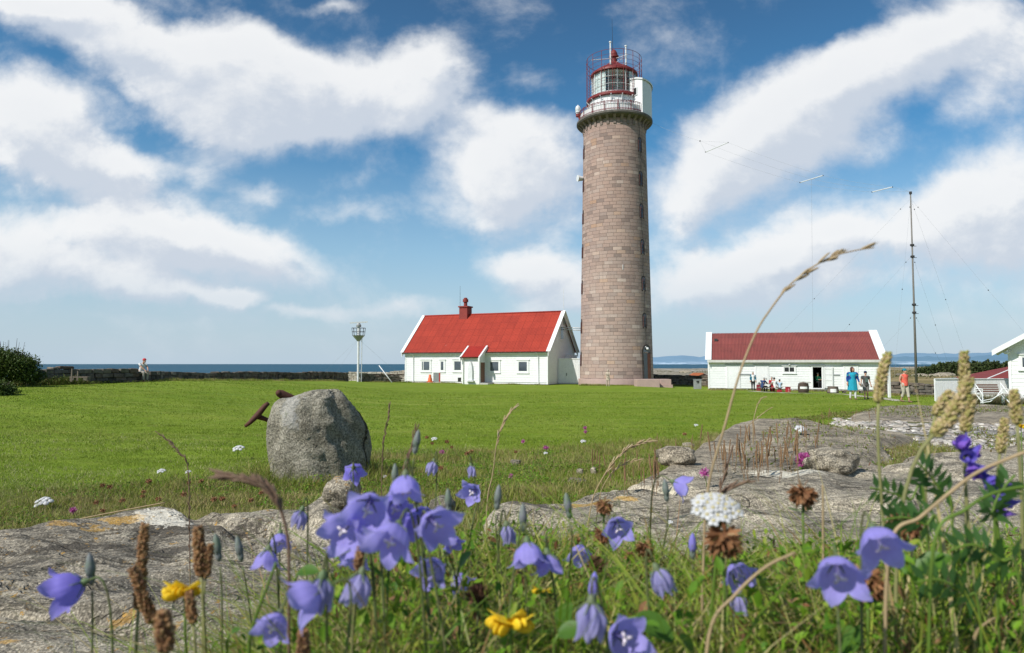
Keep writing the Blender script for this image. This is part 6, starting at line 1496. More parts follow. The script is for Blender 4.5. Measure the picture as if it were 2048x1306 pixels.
G_leaf = leafmat('near_leaves', [(.06, .16, .014), (.13, .27, .018), (.23, .40, .026), (.09, .21, .022), (.19, .32, .022), (.34, .39, .055)], .3, .55, 60, .2)
G_dry = leafmat('dry_litter', [(.36, .27, .14), (.25, .16, .08), (.42, .34, .20), (.17, .09, .04)], .15, .8, 40, .1)
def stuff(name, label, V, F, mat, cat='plants'):
    o = np_mesh(name, V, F, mat); return tag(o, label, cat, None, 'stuff')
# --- lawn: short blades, thinning out with distance
vf = []
for y0, y1, dens, h, w, sg in ((5.2, 8, 3800, .034, .0055, 2), (8, 12, 1900, .034, .008, 1), (12, 18, 800, .036, .013, 1), (18, 30, 260, .038, .022, 1), (30, 48, 80, .04, .04, 1)):
    n = int((y1 - y0) * 1.92 * (y0 + y1) / 2 * dens)
    x, y = scatter(n, -.98 * y1, .98 * y1, y0, y1, inview); m = ~onrock(x, y); x, y = x[m], y[m]
    q = x - .46 * y; m = ~((q > .3) & (y < 19)); x, y = x[m], y[m]
    cl = .6 + .8 * (fbm(x * 1.3, y * 1.3, 60, 3) * .5 + .5)
    vf.append(blades(np.stack([x, y, G(x, y) - .004], -1), h * cl * RS.uniform(.6, 1.25, len(x)), np.full(len(x), w) * RS.uniform(.7, 1.3, len(x)), sg, .7))
x, y = scatter(76000, -12.5, 7, 6.5, 17, lambda x, y: inview(x, y) & (RS.uniform(0, 1, len(x)) < (1 - sst(y, 9, 17)) * sst(fbm(x * .6, y * .9, 64, 4), -.5, .45))); m = ~onrock(x, y, -.02); x, y = x[m], y[m]
vs_ = blades(np.stack([x, y, G(x, y) - .004], -1), RS.uniform(.03, .075, len(x)), .0045 * np.clip(y / 6, 1, 2.5), 2, .9)
stuff('seedy_grass', 'pale seedy grass mixed into the near side of the lawn', *vs_, leafmat('seedy_grass', [(.48, .44, .20), (.38, .40, .14), (.30, .34, .08), (.55, .48, .28)], .25, .7, 6))
rs_ = (lambda x, y: ((x - .36 * y > -.75) & (y < 16)))   # dry fringe along the ledges
x, y = scatter(90000, -.6, 7.5, 3.4, 16, lambda x, y: inview(x, y) & (x - .36 * y > -1.5 + .5 * fbm(x, y, 66, 2)) & (x - .46 * y < 1.6)); m = ~onrock(x, y, -.02); x, y = x[m], y[m]
m = fbm(x * 1.4, y * 1.4, 67, 3) > -.3; x, y = x[m], y[m]
vs_ = blades(np.stack([x, y, G(x, y) - .004], -1), RS.uniform(.04, .15, len(x)), RS.uniform(.003, .006, len(x)) * np.clip(y / 5, .8, 2), 3, 1.0)
stuff('dry_fringe_grass', 'straw-coloured dry grass fringing the rocky ledges', *vs_, leafmat('dry_fringe', [(.46, .38, .17), (.36, .34, .12), (.24, .28, .05), (.54, .44, .24), (.34, .20, .10)], .25, .7, 6))
V, F = merge(*vf); stuff('lawn_grass', 'short mown green grass covering the wide lawn', V, F, G_lawn, 'grass')
# --- rough meadow between the rock shelves and the lawn
def band(x, y):
    a_ = x / np.maximum(y, .1); near = y < np.interp(a_, [-.8, -.6, -.46, -.35, -.2, .1, .25, .4], [7.4, 8.2, 9.4, 10.8, 12.8, 13.6, 15.5, 17]) + .8 * fbm(x * .7, y * .7, 70, 3)
    edge = (x - .33 * y > -.9) & (x - .46 * y < .7) & (y < 17)
    bld = (np.hypot((x + 2.65), (y - 9.3) * .9) < 1.25)
    return (near | edge | bld) & inview(x, y) & (y > 2.0)
x, y = scatter(350000, -7.6, 7.0, 2.0, 17, band); m = ~onrock(x, y, -.02); x, y = x[m], y[m]
keep = RS.uniform(0, 1, len(x)) < np.clip(5.5 / y, .3, 1) ** 1.1; x, y = x[keep], y[keep]
cl = fbm(x * 1.1, y * 1.1, 72, 3) * .5 + .5
hh = (.05 + .13 * cl ** 1.5) * RS.uniform(.5, 1.5, len(x)) * np.where(y > 7, .8, 1) * (1 + 2.2 * np.exp(-((np.hypot(x + 2.72, (y - 9.5)) - .78) / .22) ** 2))
vf = [blades(np.stack([x, y, G(x, y) - .006], -1), hh, RS.uniform(.003, .0065, len(x)) * np.clip(y / 4.5, .8, 2), 3, .9)]
V, F = merge(*vf); stuff('meadow_grass', 'rough unmown grass behind the foreground rocks', V, F, G_mead, 'grass')
x, y = scatter(170000, -6.5, 6, 2.0, 13, band); m = ~onrock(x, y, -.02); x, y = x[m], y[m]; cl = fbm(x * 1.6, y * 1.6, 77, 3); k = cl > -.10; x, y = x[k], y[k]
z = G(x, y) + RS.uniform(.005, .075, len(x)) * (.5 + cl[k])
V, F = leaves(np.stack([x, y, z], -1), RS.uniform(.014, .034, len(x)), .8, .5); stuff('clover_leaves', 'low green clover and herb leaves in the meadow grass', V, F, G_leaf)
x, y = scatter(26000, -6, 7.0, 2.4, 16, band); m = ~onrock(x, y, -.02); x, y = x[m], y[m]
V, F = blades(np.stack([x, y, G(x, y)], -1), RS.uniform(.10, .24, len(x)), RS.uniform(.0025, .004, len(x)), 3, .6); stuff('dry_grass_stalks', 'thin straw-coloured stalks standing in the meadow', V, F, G_dry, 'grass')
# --- vegetation of the near bank
def bank(x, y): return (x > -.46 + .22 * np.maximum(0, .75 - y) + .06 * fbm(x * 9, y * 9, 81, 2)) & (y < 1.22 + .12 * fbm(x * 3, y * 3, 82, 2)) & (y > .40) & (np.abs(x / y) < .9)
def vh(x, y):   # plants stay under the view of the rock shelves
    top = -.262 * y + .008 + .06 * fbm(x * 7, y * 7, 84, 2) * y
    top = top - .10 * y * (1 - sst(x / y, -.42, -.18))
    return np.clip(top - (G(x, y) - CZ), .012, .30)
x, y = scatter(215000, -.7, 1.35, .40, 1.3, bank); m = RS.uniform(0, 1, len(x)) < .55 + .45 * sst(fbm(x * 8, y * 8, 86, 3), -.4, .4); x, y = x[m], y[m]
H = vh(x, y) * RS.uniform(.25, 1.0, len(x)) * np.where(RS.uniform(0, 1, len(x)) < .06, 1.5, 1); g_ = HS(x, y)
V, F = blades(np.stack([x, y, g_ - .004], -1), H, RS.uniform(.0014, .0040, len(x)), 5, 1.1); stuff('foreground_grass', 'tangled green and straw grass along the bottom of the view', V, F, G_under, 'grass')
x, y = scatter(46000, -.65, 1.35, .40, 1.28, bank); z = HS(x, y) + vh(x, y) * RS.uniform(0, .85, len(x)) ** 1.1
V, F = leaves(np.stack([x, y, z], -1), RS.uniform(.005, .013, len(x)), .5, .8); stuff('foreground_herbs', 'small-leaved green herbs between the foreground flowers', V, F, G_leaf)
x, y = scatter(13000, -.65, 1.35, .45, 1.30, bank); z = HS(x, y) + vh(x, y) * RS.uniform(.0, .6, len(x))
V, F = blades(np.stack([x, y, z], -1), RS.uniform(.03, .10, len(x)), RS.uniform(.001, .0022, len(x)), 4, 2.4, None, .35); stuff('dry_litter', 'dry straw and dead stalks lying among the foreground plants', V, F, G_dry)
G_dark = leafmat('shaded_vetch_leaves', [(.03, .085, .015), (.055, .13, .025), (.04, .10, .02), (.09, .17, .03)], .25, .5, 50, .25)
x, y = scatter(15000, .18, .62, .40, .72, lambda x, y: x / y > .42 + .1 * fbm(x * 9, y * 9, 88, 2)); z = HS(x, y) + RS.uniform(.0, .085, len(x))
V, F = leaves(np.stack([x, y, z], -1), RS.uniform(.008, .018, len(x)), .32, .7); stuff('vetch_tangle', 'dark tangle of narrow vetch leaves in the bottom right corner', V, F, G_dark)
x, y = scatter(5000, -.65, 1.35, .45, 1.30, bank); z = HS(x, y) + vh(x, y) * RS.uniform(.05, .75, len(x))
V, F = leaves(np.stack([x, y, z], -1), RS.uniform(.008, .017, len(x)), .45, .9); stuff('dead_leaves', 'crumpled rust-brown dead leaves among the foreground plants', V, F, leafmat('dead_leaf', [(.30, .13, .05), (.20, .08, .035), (.42, .25, .12), (.14, .06, .03)], .2, .7, 50))
# ferny leaves: a rachis with many narrow leaflets
def fern(p, d, L, wd, n=18):
    out = []; d = d.normalized(); s = d.cross(Vector((0, 0, 1))).normalized(); pts = []; 
    c = spline([p, p + d * L * .5 + Vector((0, 0, L * .12)), p + d * L - Vector((0, 0, L * .05))], 8)
    V = []; F = []
    for i in range(n):
        t = (i + 1) / (n + 1); q = c[min(len(c) - 1, int(t * (len(c) - 1)))]; w = wd * math.sin(PI * min(1, t * .9 + .12)) ** .8
        for sg in (-1, 1):
            for k in range(3):
                dd = (s * sg * (1 - .25 * k) + d * (.35 + .35 * k) + Vector((0, 0, random.uniform(-.3, .4)))).normalized(); tip = q + dd * w * (1 - .2 * k); ss = dd.cross(Vector((0, 0, 1))).normalized() * w * .10
                o = len(V); V += [q, q + dd * w * .5 + ss, tip, q + dd * w * .5 - ss]; F.append((o, o + 1, o + 2)); F.append((o, o + 2, o + 3))
    return V, F
Vf = []; Ff = []
for k in range(210):
    x0 = random.uniform(-.4, 1.1); y0 = random.uniform(.5, 1.12)
    if not bank(np.array([x0]), np.array([y0]))[0]: continue
    z0 = H1(x0, y0); a = random.uniform(0, 2 * PI); L = random.uniform(.03, .07); hv = float(vh(np.array([x0]), np.array([y0]))[0])
    v, f = fern(Vector((x0, y0, z0 + .35 * hv)), Vector((math.cos(a) * .8, math.sin(a) * .8, random.uniform(.2, 1.2))), min(L, hv + .02), .009, 16); o = len(Vf); Vf += [tuple(q) for q in v]; Ff += [tuple(i + o for i in q) for q in f]
stuff('feathery_leaves', 'feathery bright green yarrow leaves among the foreground plants', np.array(Vf), np.array(Ff), leafmat('feathery_green', [(.09, .20, .015), (.14, .27, .02), (.18, .32, .03)], .4, .5, 40))
# --- crevice plants on the ledges to the right
def crev(x, y): return inview(x, y) & (((x - .42 * y > -.6) & (y > 4.2) & (y < 22)))
x, y = scatter(80000, 1.0, 17, 4.2, 22, crev); c_ = fbm(x * .55, y * .55, 91, 4); k = c_ > .10; x, y = x[k], y[k]; onr = onrock(x, y, .05); k = (~onr) | (RS.uniform(0, 1, len(x)) < .34); x, y = x[k], y[k]
g_ = HS(x, y); sc = np.clip(y / 7, .8, 2.2)
v1 = leaves(np.stack([x, y, g_ + RS.uniform(0, .05, len(x))], -1), RS.uniform(.02, .045, len(x)) * sc ** .5, .5, .8); k = RS.uniform(0, 1, len(x)) < .45
v2 = blades(np.stack([x[k], y[k], g_[k]], -1), RS.uniform(.03, .13, k.sum()), .005 * sc[k], 2, .8)
V, F = merge(v1, v2); stuff('crevice_plants', 'low green and reddish plants in the hollows of the rocky ledges', V, F, leafmat('crevice_green', [(.12, .19, .03), (.18, .25, .04), (.28, .28, .07), (.20, .10, .06), (.14, .22, .03), (.30, .22, .10)], .25, .7, 8))
# pale rubble
mbr = []
xr, yr = scatter(5200, 2.6, 16, 5, 19, lambda x, y: inview(x, y) & (x - .47 * y > -.1)); k = ~onrock(xr, yr, .06); xr, yr = xr[k], yr[k]; k = fbm(xr * .5, yr * .5, 95, 3) > -.35; xr, yr = xr[k], yr[k]
n_ = len(xr); base = np.array([(-1, -1, -1), (1, -1, -1), (1, 1, -1), (-1, 1, -1), (-.7, -.7, 1), (.7, -.7, 1), (.7, .7, 1), (-.7, .7, 1)], float)
sz = RS.uniform(.03, .11, n_) * np.clip(yr / 9, .7, 1.4); a = RS.uniform(0, PI, n_)
B = base[None] * np.stack([sz * RS.uniform(.7, 1.6, n_), sz, sz * RS.uniform(.2, .45, n_)], -1)[:, None] * .5 + RS.normal(0, .12, (n_, 8, 3)) * sz[:, None, None]
ca, sa = np.cos(a)[:, None], np.sin(a)[:, None]; Bx = B[..., 0] * ca - B[..., 1] * sa; By = B[..., 0] * sa + B[..., 1] * ca
V = np.stack([Bx + xr[:, None], By + yr[:, None], B[..., 2] + (G(xr, yr) + .01)[:, None]], -1).reshape(-1, 3)
F = np.array([(0, 1, 5, 4), (1, 2, 6, 5), (2, 3, 7, 6), (3, 0, 4, 7), (4, 5, 6, 7)])[None] + (np.arange(n_) * 8)[:, None, None]
stuff('pale_rubble', 'pale flat stones strewn between the rocky ledges', V, F.reshape(-1, 4), wall_stone_mat('pale_rubble_stone', [(.35, .31, .26), (.50, .46, .40), (.62, .58, .52), (.28, .24, .20), (.56, .50, .44)]), 'stones')
# --- bush and undergrowth by the left wall
def crown(name, c, rx, ry, rz_, n, S, mats, parent=None, seed=1, asp=.6):
    rs = np.random.RandomState(seed); k = 46; cc = rs.normal(0, 1, (k, 3)); cc /= np.linalg.norm(cc, axis=1, keepdims=True); cc[:, 2] = np.abs(cc[:, 2]) * 1.35 - .55
    cc = cc * rs.uniform(.55, .95, (k, 1)); i = rs.randint(0, k, n); P = cc[i] + rs.normal(0, .16, (n, 3)); P = P * [rx, ry, rz_] + np.array(c)
    V, F = leaves(P, rs.uniform(.6, 1.3, n) * S, asp, .7); return np_mesh(name, V, F, mats, parent)
G_bush = leafmat('bush_leaves', [(.045, .08, .016), (.07, .115, .02), (.11, .155, .03), (.055, .09, .018), (.14, .18, .04)], .25, .5, 3)
q = at(14, 756, 30.5); qz = G1(q.x, 30.5); bush = thing('bush', 'dense dark green rounded bush at the left end of the stone wall', 'bush', (q.x, 30.5, qz))
crown('foliage', (0, 0, .85), 1.25, 1.1, .98, 42000, .085, G_bush, bush, 3)
mb = MB()
for k in range(16): a = k * .4; mb.tube([(0, 0, 0), (.35 * math.cos(a), .35 * math.sin(a), .6), (.9 * math.cos(a), .9 * math.sin(a), 1.1 + .5 * random.random())], [.05, .03, .01], 5)
for k in range(12): a = random.uniform(0, 6.28); r_ = random.uniform(.1, .8); mb.tube([(r_ * math.cos(a), r_ * math.sin(a), 1.4), (r_ * math.cos(a) * 1.15, r_ * math.sin(a) * 1.15, 1.95 + random.uniform(0, .25))], [.012, .004], 4)
mb.build('branches', pmat('twig_bark', (.06, .045, .03), (.04, .03, .02), 20, .8), bush)
q = at(-6, 780, 24.5); bush2 = thing('bush', 'small dark shrub cut off by the left edge, in front of the bigger bush', 'bush', (q.x, 24.5, G1(q.x, 24.5)))
crown('foliage', (-.2, 0, .22), .75, .7, .42, 7000, .07, G_bush, bush2, 5); mb = MB(); [mb.tube([(0, 0, 0), (.4 * math.cos(k), .4 * math.sin(k), .45)], [.03, .008], 4) for k in range(7)]; mb.build('branches', pmat('twig_bark', (.06, .045, .03)), bush2)
x, y = scatter(60000, -27, -15, 29, 38, lambda x, y: (y < 37 + (x + 20) * .55 - .2) & (x / y < -.50 - .13 * sst(y, 30, 36) * 0)); f_ = fbm(x * .9, y * .9, 101, 3)
tt = sst(-(x / y), .56, .66); k = RS.uniform(0, 1, len(x)) < .25 + .75 * tt; x, y, f_, tt = x[k], y[k], f_[k], tt[k]
dw = np.abs((y - (37.3 + (x + 20.3) * .72))); k = (dw < 1.1 + 2.6 * tt); x, y, f_, tt = x[k], y[k], f_[k], tt[k]
hgt = (.12 + .38 * tt * (.5 + .5 * f_)) * RS.uniform(.4, 1.2, len(x))
v1 = blades(np.stack([x, y, G(x, y)], -1), hgt, np.full(len(x), .02), 2, .8); v2 = leaves(np.stack([x, y, G(x, y) + hgt * RS.uniform(.2, .9, len(x))], -1), RS.uniform(.04, .09, len(x)), .6)
V, F = merge(v1, v2); stuff('rough_undergrowth', 'rough green and rusty weeds growing along the left stone wall', V, F, leafmat('rough_weeds', [(.07, .12, .018), (.11, .17, .02), (.16, .21, .03), (.09, .13, .02), (.20, .12, .05), (.13, .17, .03)], .25, .7, 3))
# weeds in front of the right fence
x, y = scatter(9000, 21.0, 25, 31.5, 34.6, inview); fz_ = fbm(x * .8, y * .8, 103, 2); k = fz_ > -.2; x, y = x[k], y[k]; hgt = RS.uniform(.1, .55, len(x))
v1 = blades(np.stack([x, y, G(x, y)], -1), hgt, np.full(len(x), .014), 2, .6); v2 = leaves(np.stack([x, y, G(x, y) + hgt * RS.uniform(.2, .9, len(x))], -1), RS.uniform(.03, .06, len(x)), .6)
V, F = merge(v1, v2); stuff('fence_weeds', 'dry weeds standing in front of the white board fence', V, F, leafmat('fence_weeds', [(.10, .12, .03), (.20, .17, .08), (.28, .22, .13), (.08, .12, .025)], .25, .7, 3))
# weeds hugging wall feet
vf = []
for (a, c, n_) in ((gp(1306, 76.2), gp(1424, 71.8), 2500), (gp(1772, 42.9), gp(1880, 40.4), 2500), (gp(302, 38.0), gp(692, 71.4), 5000), (gp(720, 73), gp(812, 74.5), 1500), (gp(812, 75.0), gp(1095, 67.6), 3000), (gp(1162, 65.9), gp(1275, 66.0), 2200), (gp(1418, 61.5), gp(1765, 57.2), 4000)):
    t = RS.uniform(0, 1, n_); x = a[0] + (c[0] - a[0]) * t + RS.normal(0, .12, n_); y = a[1] + (c[1] - a[1]) * t - np.abs(RS.normal(0, .15, n_)); h_ = RS.uniform(.06, .22, n_) * (.5 + (vnoise(x * .7, y * .7, 4) * .5 + .5))
    vf.append(blades(np.stack([x, y, G(x, y)], -1), h_, np.full(n_, .03), 2, .8))
V, F = merge(*vf); stuff('wall_foot_grass', 'longer grass left unmown along the feet of walls and houses', V, F, G_mead, 'grass')
# --- far wood on the right: many small trees grown together
rs = np.random.RandomState(8); vf = []; tv = MB(); nt_ = 420
for k in range(nt_):
    px = rs.uniform(1835, 2150); Y = rs.uniform(175, 235); f = sst(np.array(px), 1835, 1900); x, y = gp(px, Y); hh_ = (1.5 + 1.7 * float(f)) * rs.uniform(.75, 1.15); z = G1(x, y)
    n_ = 110; t = rs.uniform(.12, 1, n_); r_ = (1 - t) ** .6 * hh_ * .34 * rs.uniform(.5, 1.1, n_) + .1; a = rs.uniform(0, 2 * PI, n_)
    P_ = np.stack([x + r_ * np.cos(a), y + r_ * np.sin(a), z + t * hh_], -1); RS = np.random.RandomState(k); vf.append(leaves(P_, rs.uniform(.35, .7, n_), .7, .8))
    tv.tube([(x, y, z - .2), (x, y, z + hh_ * .8)], [.10, .03], 4)
V, F = merge(*vf); fo = stuff('distant_wood', 'low dark green wood across the dry field at the right', V, F, leafmat('wood_green', [(.035, .06, .018), (.055, .085, .022), (.085, .11, .03), (.045, .07, .02), (.10, .11, .04)], .15, .8, 1), 'wood')
tv.build('trunks', pmat('twig_bark', (.06, .045, .03)), fo)
RS = np.random.RandomState(77)
# scrub and pale boulders on the field
x, y = scatter(16000, 55, 190, 95, 330, lambda x, y: (x / y > .2) & (x / y < .8)); k = fbm(x * .04, y * .04, 111, 3) > .1; x, y = x[k], y[k]
v1 = leaves(np.stack([x, y, G(x, y) + RS.uniform(0, .22, len(x))], -1), RS.uniform(.2, .5, len(x)), .7); stuff('field_scrub', 'patchy low scrub on the dry field', *v1, leafmat('scrub_green', [(.08, .09, .03), (.12, .12, .05), (.06, .08, .025)], .1, .9, 1))
for k, (px, Y, w) in enumerate(((1842, 150, 4.0), (1866, 152, 2.6), (1888, 148, 5.0), (1800, 160, 2.0), (1372, 240, 5.0))):
    x, y = gp(px, Y); mb = MB(); random.seed(k); mb.ell((x, y, G1(x, y) + .1), (w / 2, w / 2.4, .35 + .08 * w), 14, 8, jit=.12); o = mb.build('field_boulder', M_stone if k == 3 else M_rockB, None, True); tag(o, ['left one of three pale boulders on the dry field behind the radio mast', 'smallest of three pale boulders on the dry field behind the radio mast', 'broadest of three pale boulders on the dry field, right', 'small brownish boulder on the dry field left of the pale ones', 'pale boulder far off on the stony shore right of the lighthouse'][k], 'boulder')
# ---------------------------------------------------------------- foreground flowers
random.seed(21)
def petal_mat(name, c_out, c_in, c_edge, trans=.52):
    m, nt, out = new_mat(name); co = objco(nt); s = N(nt, 'SeparateXYZ', {0: co})
    a = M(nt, 'ARCTAN2', s.outputs[1], s.outputs[0]); v = M(nt, 'ABSOLUTE', M(nt, 'SINE', M(nt, 'MULTIPLY', a, 7.5)))
    r = VM(nt, 'LENGTH', co)
    n = NOISE(nt, co, 90, 4, .6)
    col = MIX(nt, n, c_out, c_in); col = MIX(nt, M(nt, 'MULTIPLY', SMOOTH(nt, v, .10, 0.0), .42), col, tuple(x * .55 for x in c_out)); col = MIX(nt, M(nt, 'MULTIPLY', SMOOTH(nt, r, .017, .031), .55), col, (*c_edge, 1))
    p = principled(nt, None, col, .55, .25, M(nt, 'ADD', NOISE(nt, co, 180, 3), M(nt, 'MULTIPLY', v, .6)), .35, .0006); t = N(nt, 'BsdfTranslucent', {'Color': MIX(nt, .3, col, c_edge)})
    mx = N(nt, 'MixShader', {0: trans, 1: p.outputs[0], 2: t.outputs[0]}); nt.links.new(mx.outputs[0], out.inputs[0]); return m
PB = [petal_mat('harebell_petal', (.40, .34, .88), (.48, .43, .92), (.62, .58, .95)), petal_mat('harebell_petal_deep', (.27, .22, .78), (.34, .29, .84), (.46, .42, .90)), petal_mat('harebell_petal_wilted', (.52, .48, .72), (.30, .29, .68), (.70, .66, .72))]
M_stem = pmat('flower_stem', (.10, .145, .045), (.13, .10, .05), 90, .6, 0); M_calyx = pmat('calyx_green', (.11, .17, .07), (.16, .17, .10), 90, .6, 0)
M_style = pmat('style_white', (.72, .66, .70), (.60, .5, .58), 80, .6, 0); M_budc = pmat('bud_grey_green', (.14, .19, .12), (.22, .20, .26), 90, .6, 0)
M_stemG = leafmat('fresh_stem', [(.12, .21, .03), (.16, .26, .04)], .2, .5, 40)
def orient(d): return Vector(d).normalized().to_track_quat('Z', 'Y').to_matrix().to_4x4()
def corolla(mb, Mx, L, op=1.0, wilt=0.0, tw=0.0, mi=0):
    """bell of five fused petals with flared pointed lobes, mouth along +Z"""
    nc, nr = 60, 16; Rr = L * .52; P = []; ph = random.uniform(0, 6.28); ls = [random.uniform(.86, 1.10) for _ in range(5)]; fs = [random.uniform(.45, 1.5) for _ in range(5)]
    for i in range(nr + 1):
        t = i / nr; row = []
        for j in range(nc):
            a = 2 * PI * j / nc; lob = abs(((a * 5 / (2 * PI)) % 1.0) - .5) * 2   # 1 between lobes, 0 mid lobe
            lob = 1 - lob; li = int(a * 5 / (2 * PI)) % 5; tip = (lob ** .8) * ls[li]
            Lz = L * (.60 + .42 * tip); z = Lz * t
            prof = Rr * (math.sin(min(1, (z / L) / .55) * PI / 2) ** .62)
            fl = max(0, (z / L - .52) / .48); flare = Rr * op * (.38 * fl ** 1.4 + .30 * fl ** 3 * (1 + (fs[li] - 1) * lob)) + Rr * .05 * math.sin(23 * a + ph) * fl * fl
            r = prof * (1 + .035 * math.cos(5 * a)) + flare; z2 = z - op * .16 * L * fl ** 2.2 * tip
            if wilt: q = 1 - wilt * (.35 + .45 * t); r = r * q * (1 + .30 * wilt * math.sin(7 * a + ph + 5 * t) + .15 * wilt * math.sin(11 * a)); z2 += wilt * .05 * L * math.sin(5 * a + 9 * t)
            rr = r * (1 + .03 * math.sin(3 * a + ph)); row.append(Mx @ Vector((rr * math.cos(a + tw * t), rr * math.sin(a + tw * t), z2)))
        P.append(row)
    mb.grid(P, mi, closed=True)
def harebell(label, px, py, size, d, Y=None, kind='open', root=None, deep=False, L=.026, cat='flower'):
    d = Vector((d[0], -d[2], -d[1])).normalized()
    if Y is None: Y = max(.345, min(1.5, FPX * .0285 / size))
    c = at(px, py, Y); L = size / FPX * Y * (.76 if kind == 'open' else .92); base = c - d * L * .5
    if root is None: rx, ry = c.x + random.uniform(-.025, .025), Y + random.uniform(.0, .05)
    else: q = hit(root[0], root[1]) if root[1] < 1300 else at(root[0], 1300, Y); rx, ry = q.x, q.y
    rz = H1(rx, ry); r0 = Vector((rx, ry, rz - .003)); t = thing('harebell', label, cat, tuple(r0), 0, 'harebells in the foreground')
    lb = base - r0; W_ = Matrix.Translation(lb) @ orient(d)
    mb = MB()
    if kind == 'bud':
        mb.lathe([(.0005, 0), (.0022, .002), (.0027, .005), (.0018, .008)], 10); v = [W_ @ Vector(p) for p in mb.v]; mb.v = v
        for k in range(5): a = 2 * PI * k / 5; mb.tube([W_ @ Vector((.0020 * math.cos(a), .0020 * math.sin(a), .005)), W_ @ Vector((.003 * math.cos(a), .003 * math.sin(a), .012)), W_ @ Vector((.0018 * math.cos(a), .0018 * math.sin(a), .018))], [.0006, .0005, .0002], 5)
        mb.build('calyx', M_budc, t, True)
        mb = MB(); mb.lathe([(.0016, .006), (.0034, .010), (.0032, .014), (.0018, .020), (.0003, .0225)], 10); mb.v = [W_ @ Vector(p) for p in mb.v]; mb.build('petals', PB[1] if deep else M_budc, t, True)
    else:
        # keep the bell's own axis as local frame so its veins follow it
        cm = MB(); corolla(cm, Matrix.Identity(4), L, 1.0 if kind == 'open' else .25, 0 if kind == 'open' else random.uniform(.45, .7), random.uniform(-.15, .15) if kind == 'open' else random.uniform(.3, .9))
        o = cm.build('petals', PB[2] if kind == 'wilt' else PB[1 if deep else 0], t, True); o.matrix_local = W_; k_ = .0265 / L * 1.0
        mb.lathe([(.0006, -.004), (.0019, -.0025), (.0026, -.0002), (.0024, .0012)], 10)
        for k in range(5): a = 2 * PI * k / 5 + .3; mb.tube([(.0022 * math.cos(a), .0022 * math.sin(a), 0), (.0058 * math.cos(a), .0058 * math.sin(a), .0028), (.0092 * math.cos(a), .0092 * math.sin(a), .0048)], [.0006, .0005, .0002], 4)
        mb.v = [W_ @ Vector(p) for p in mb.v]; mb.build('calyx', M_calyx, t, True)
        if kind == 'open':
            mb = MB(); mb.tube([(0, 0, L * .08), (0, 0, L * .55)], [.0008, .0009], 6)
            for k in range(3): a = 2 * PI * k / 3; mb.tube([(0, 0, L * .54), (.0016 * math.cos(a), .0016 * math.sin(a), L * .62), (.0040 * math.cos(a), .0040 * math.sin(a), L * .63)], [.0010, .0011, .0008], 6)
            mb.v = [W_ @ Vector(p) for p in mb.v]; mb.build('style', M_style, t, True)
    hgt = max(.02, lb.z); b0 = lb - d * .004
    p = bez((0, 0, 0), (lb.x * .15, lb.y * .3, hgt * .6), b0 - d * min(.03, .5 * hgt) + Vector((0, 0, .012 * (1 if d.z < 0 else 0))), b0, 16)
    mb = MB(); mb.tube(p, [.00085] * 12 + [.0007] * 5, 6); mb.build('stem', M_stem, t, True)
    return t
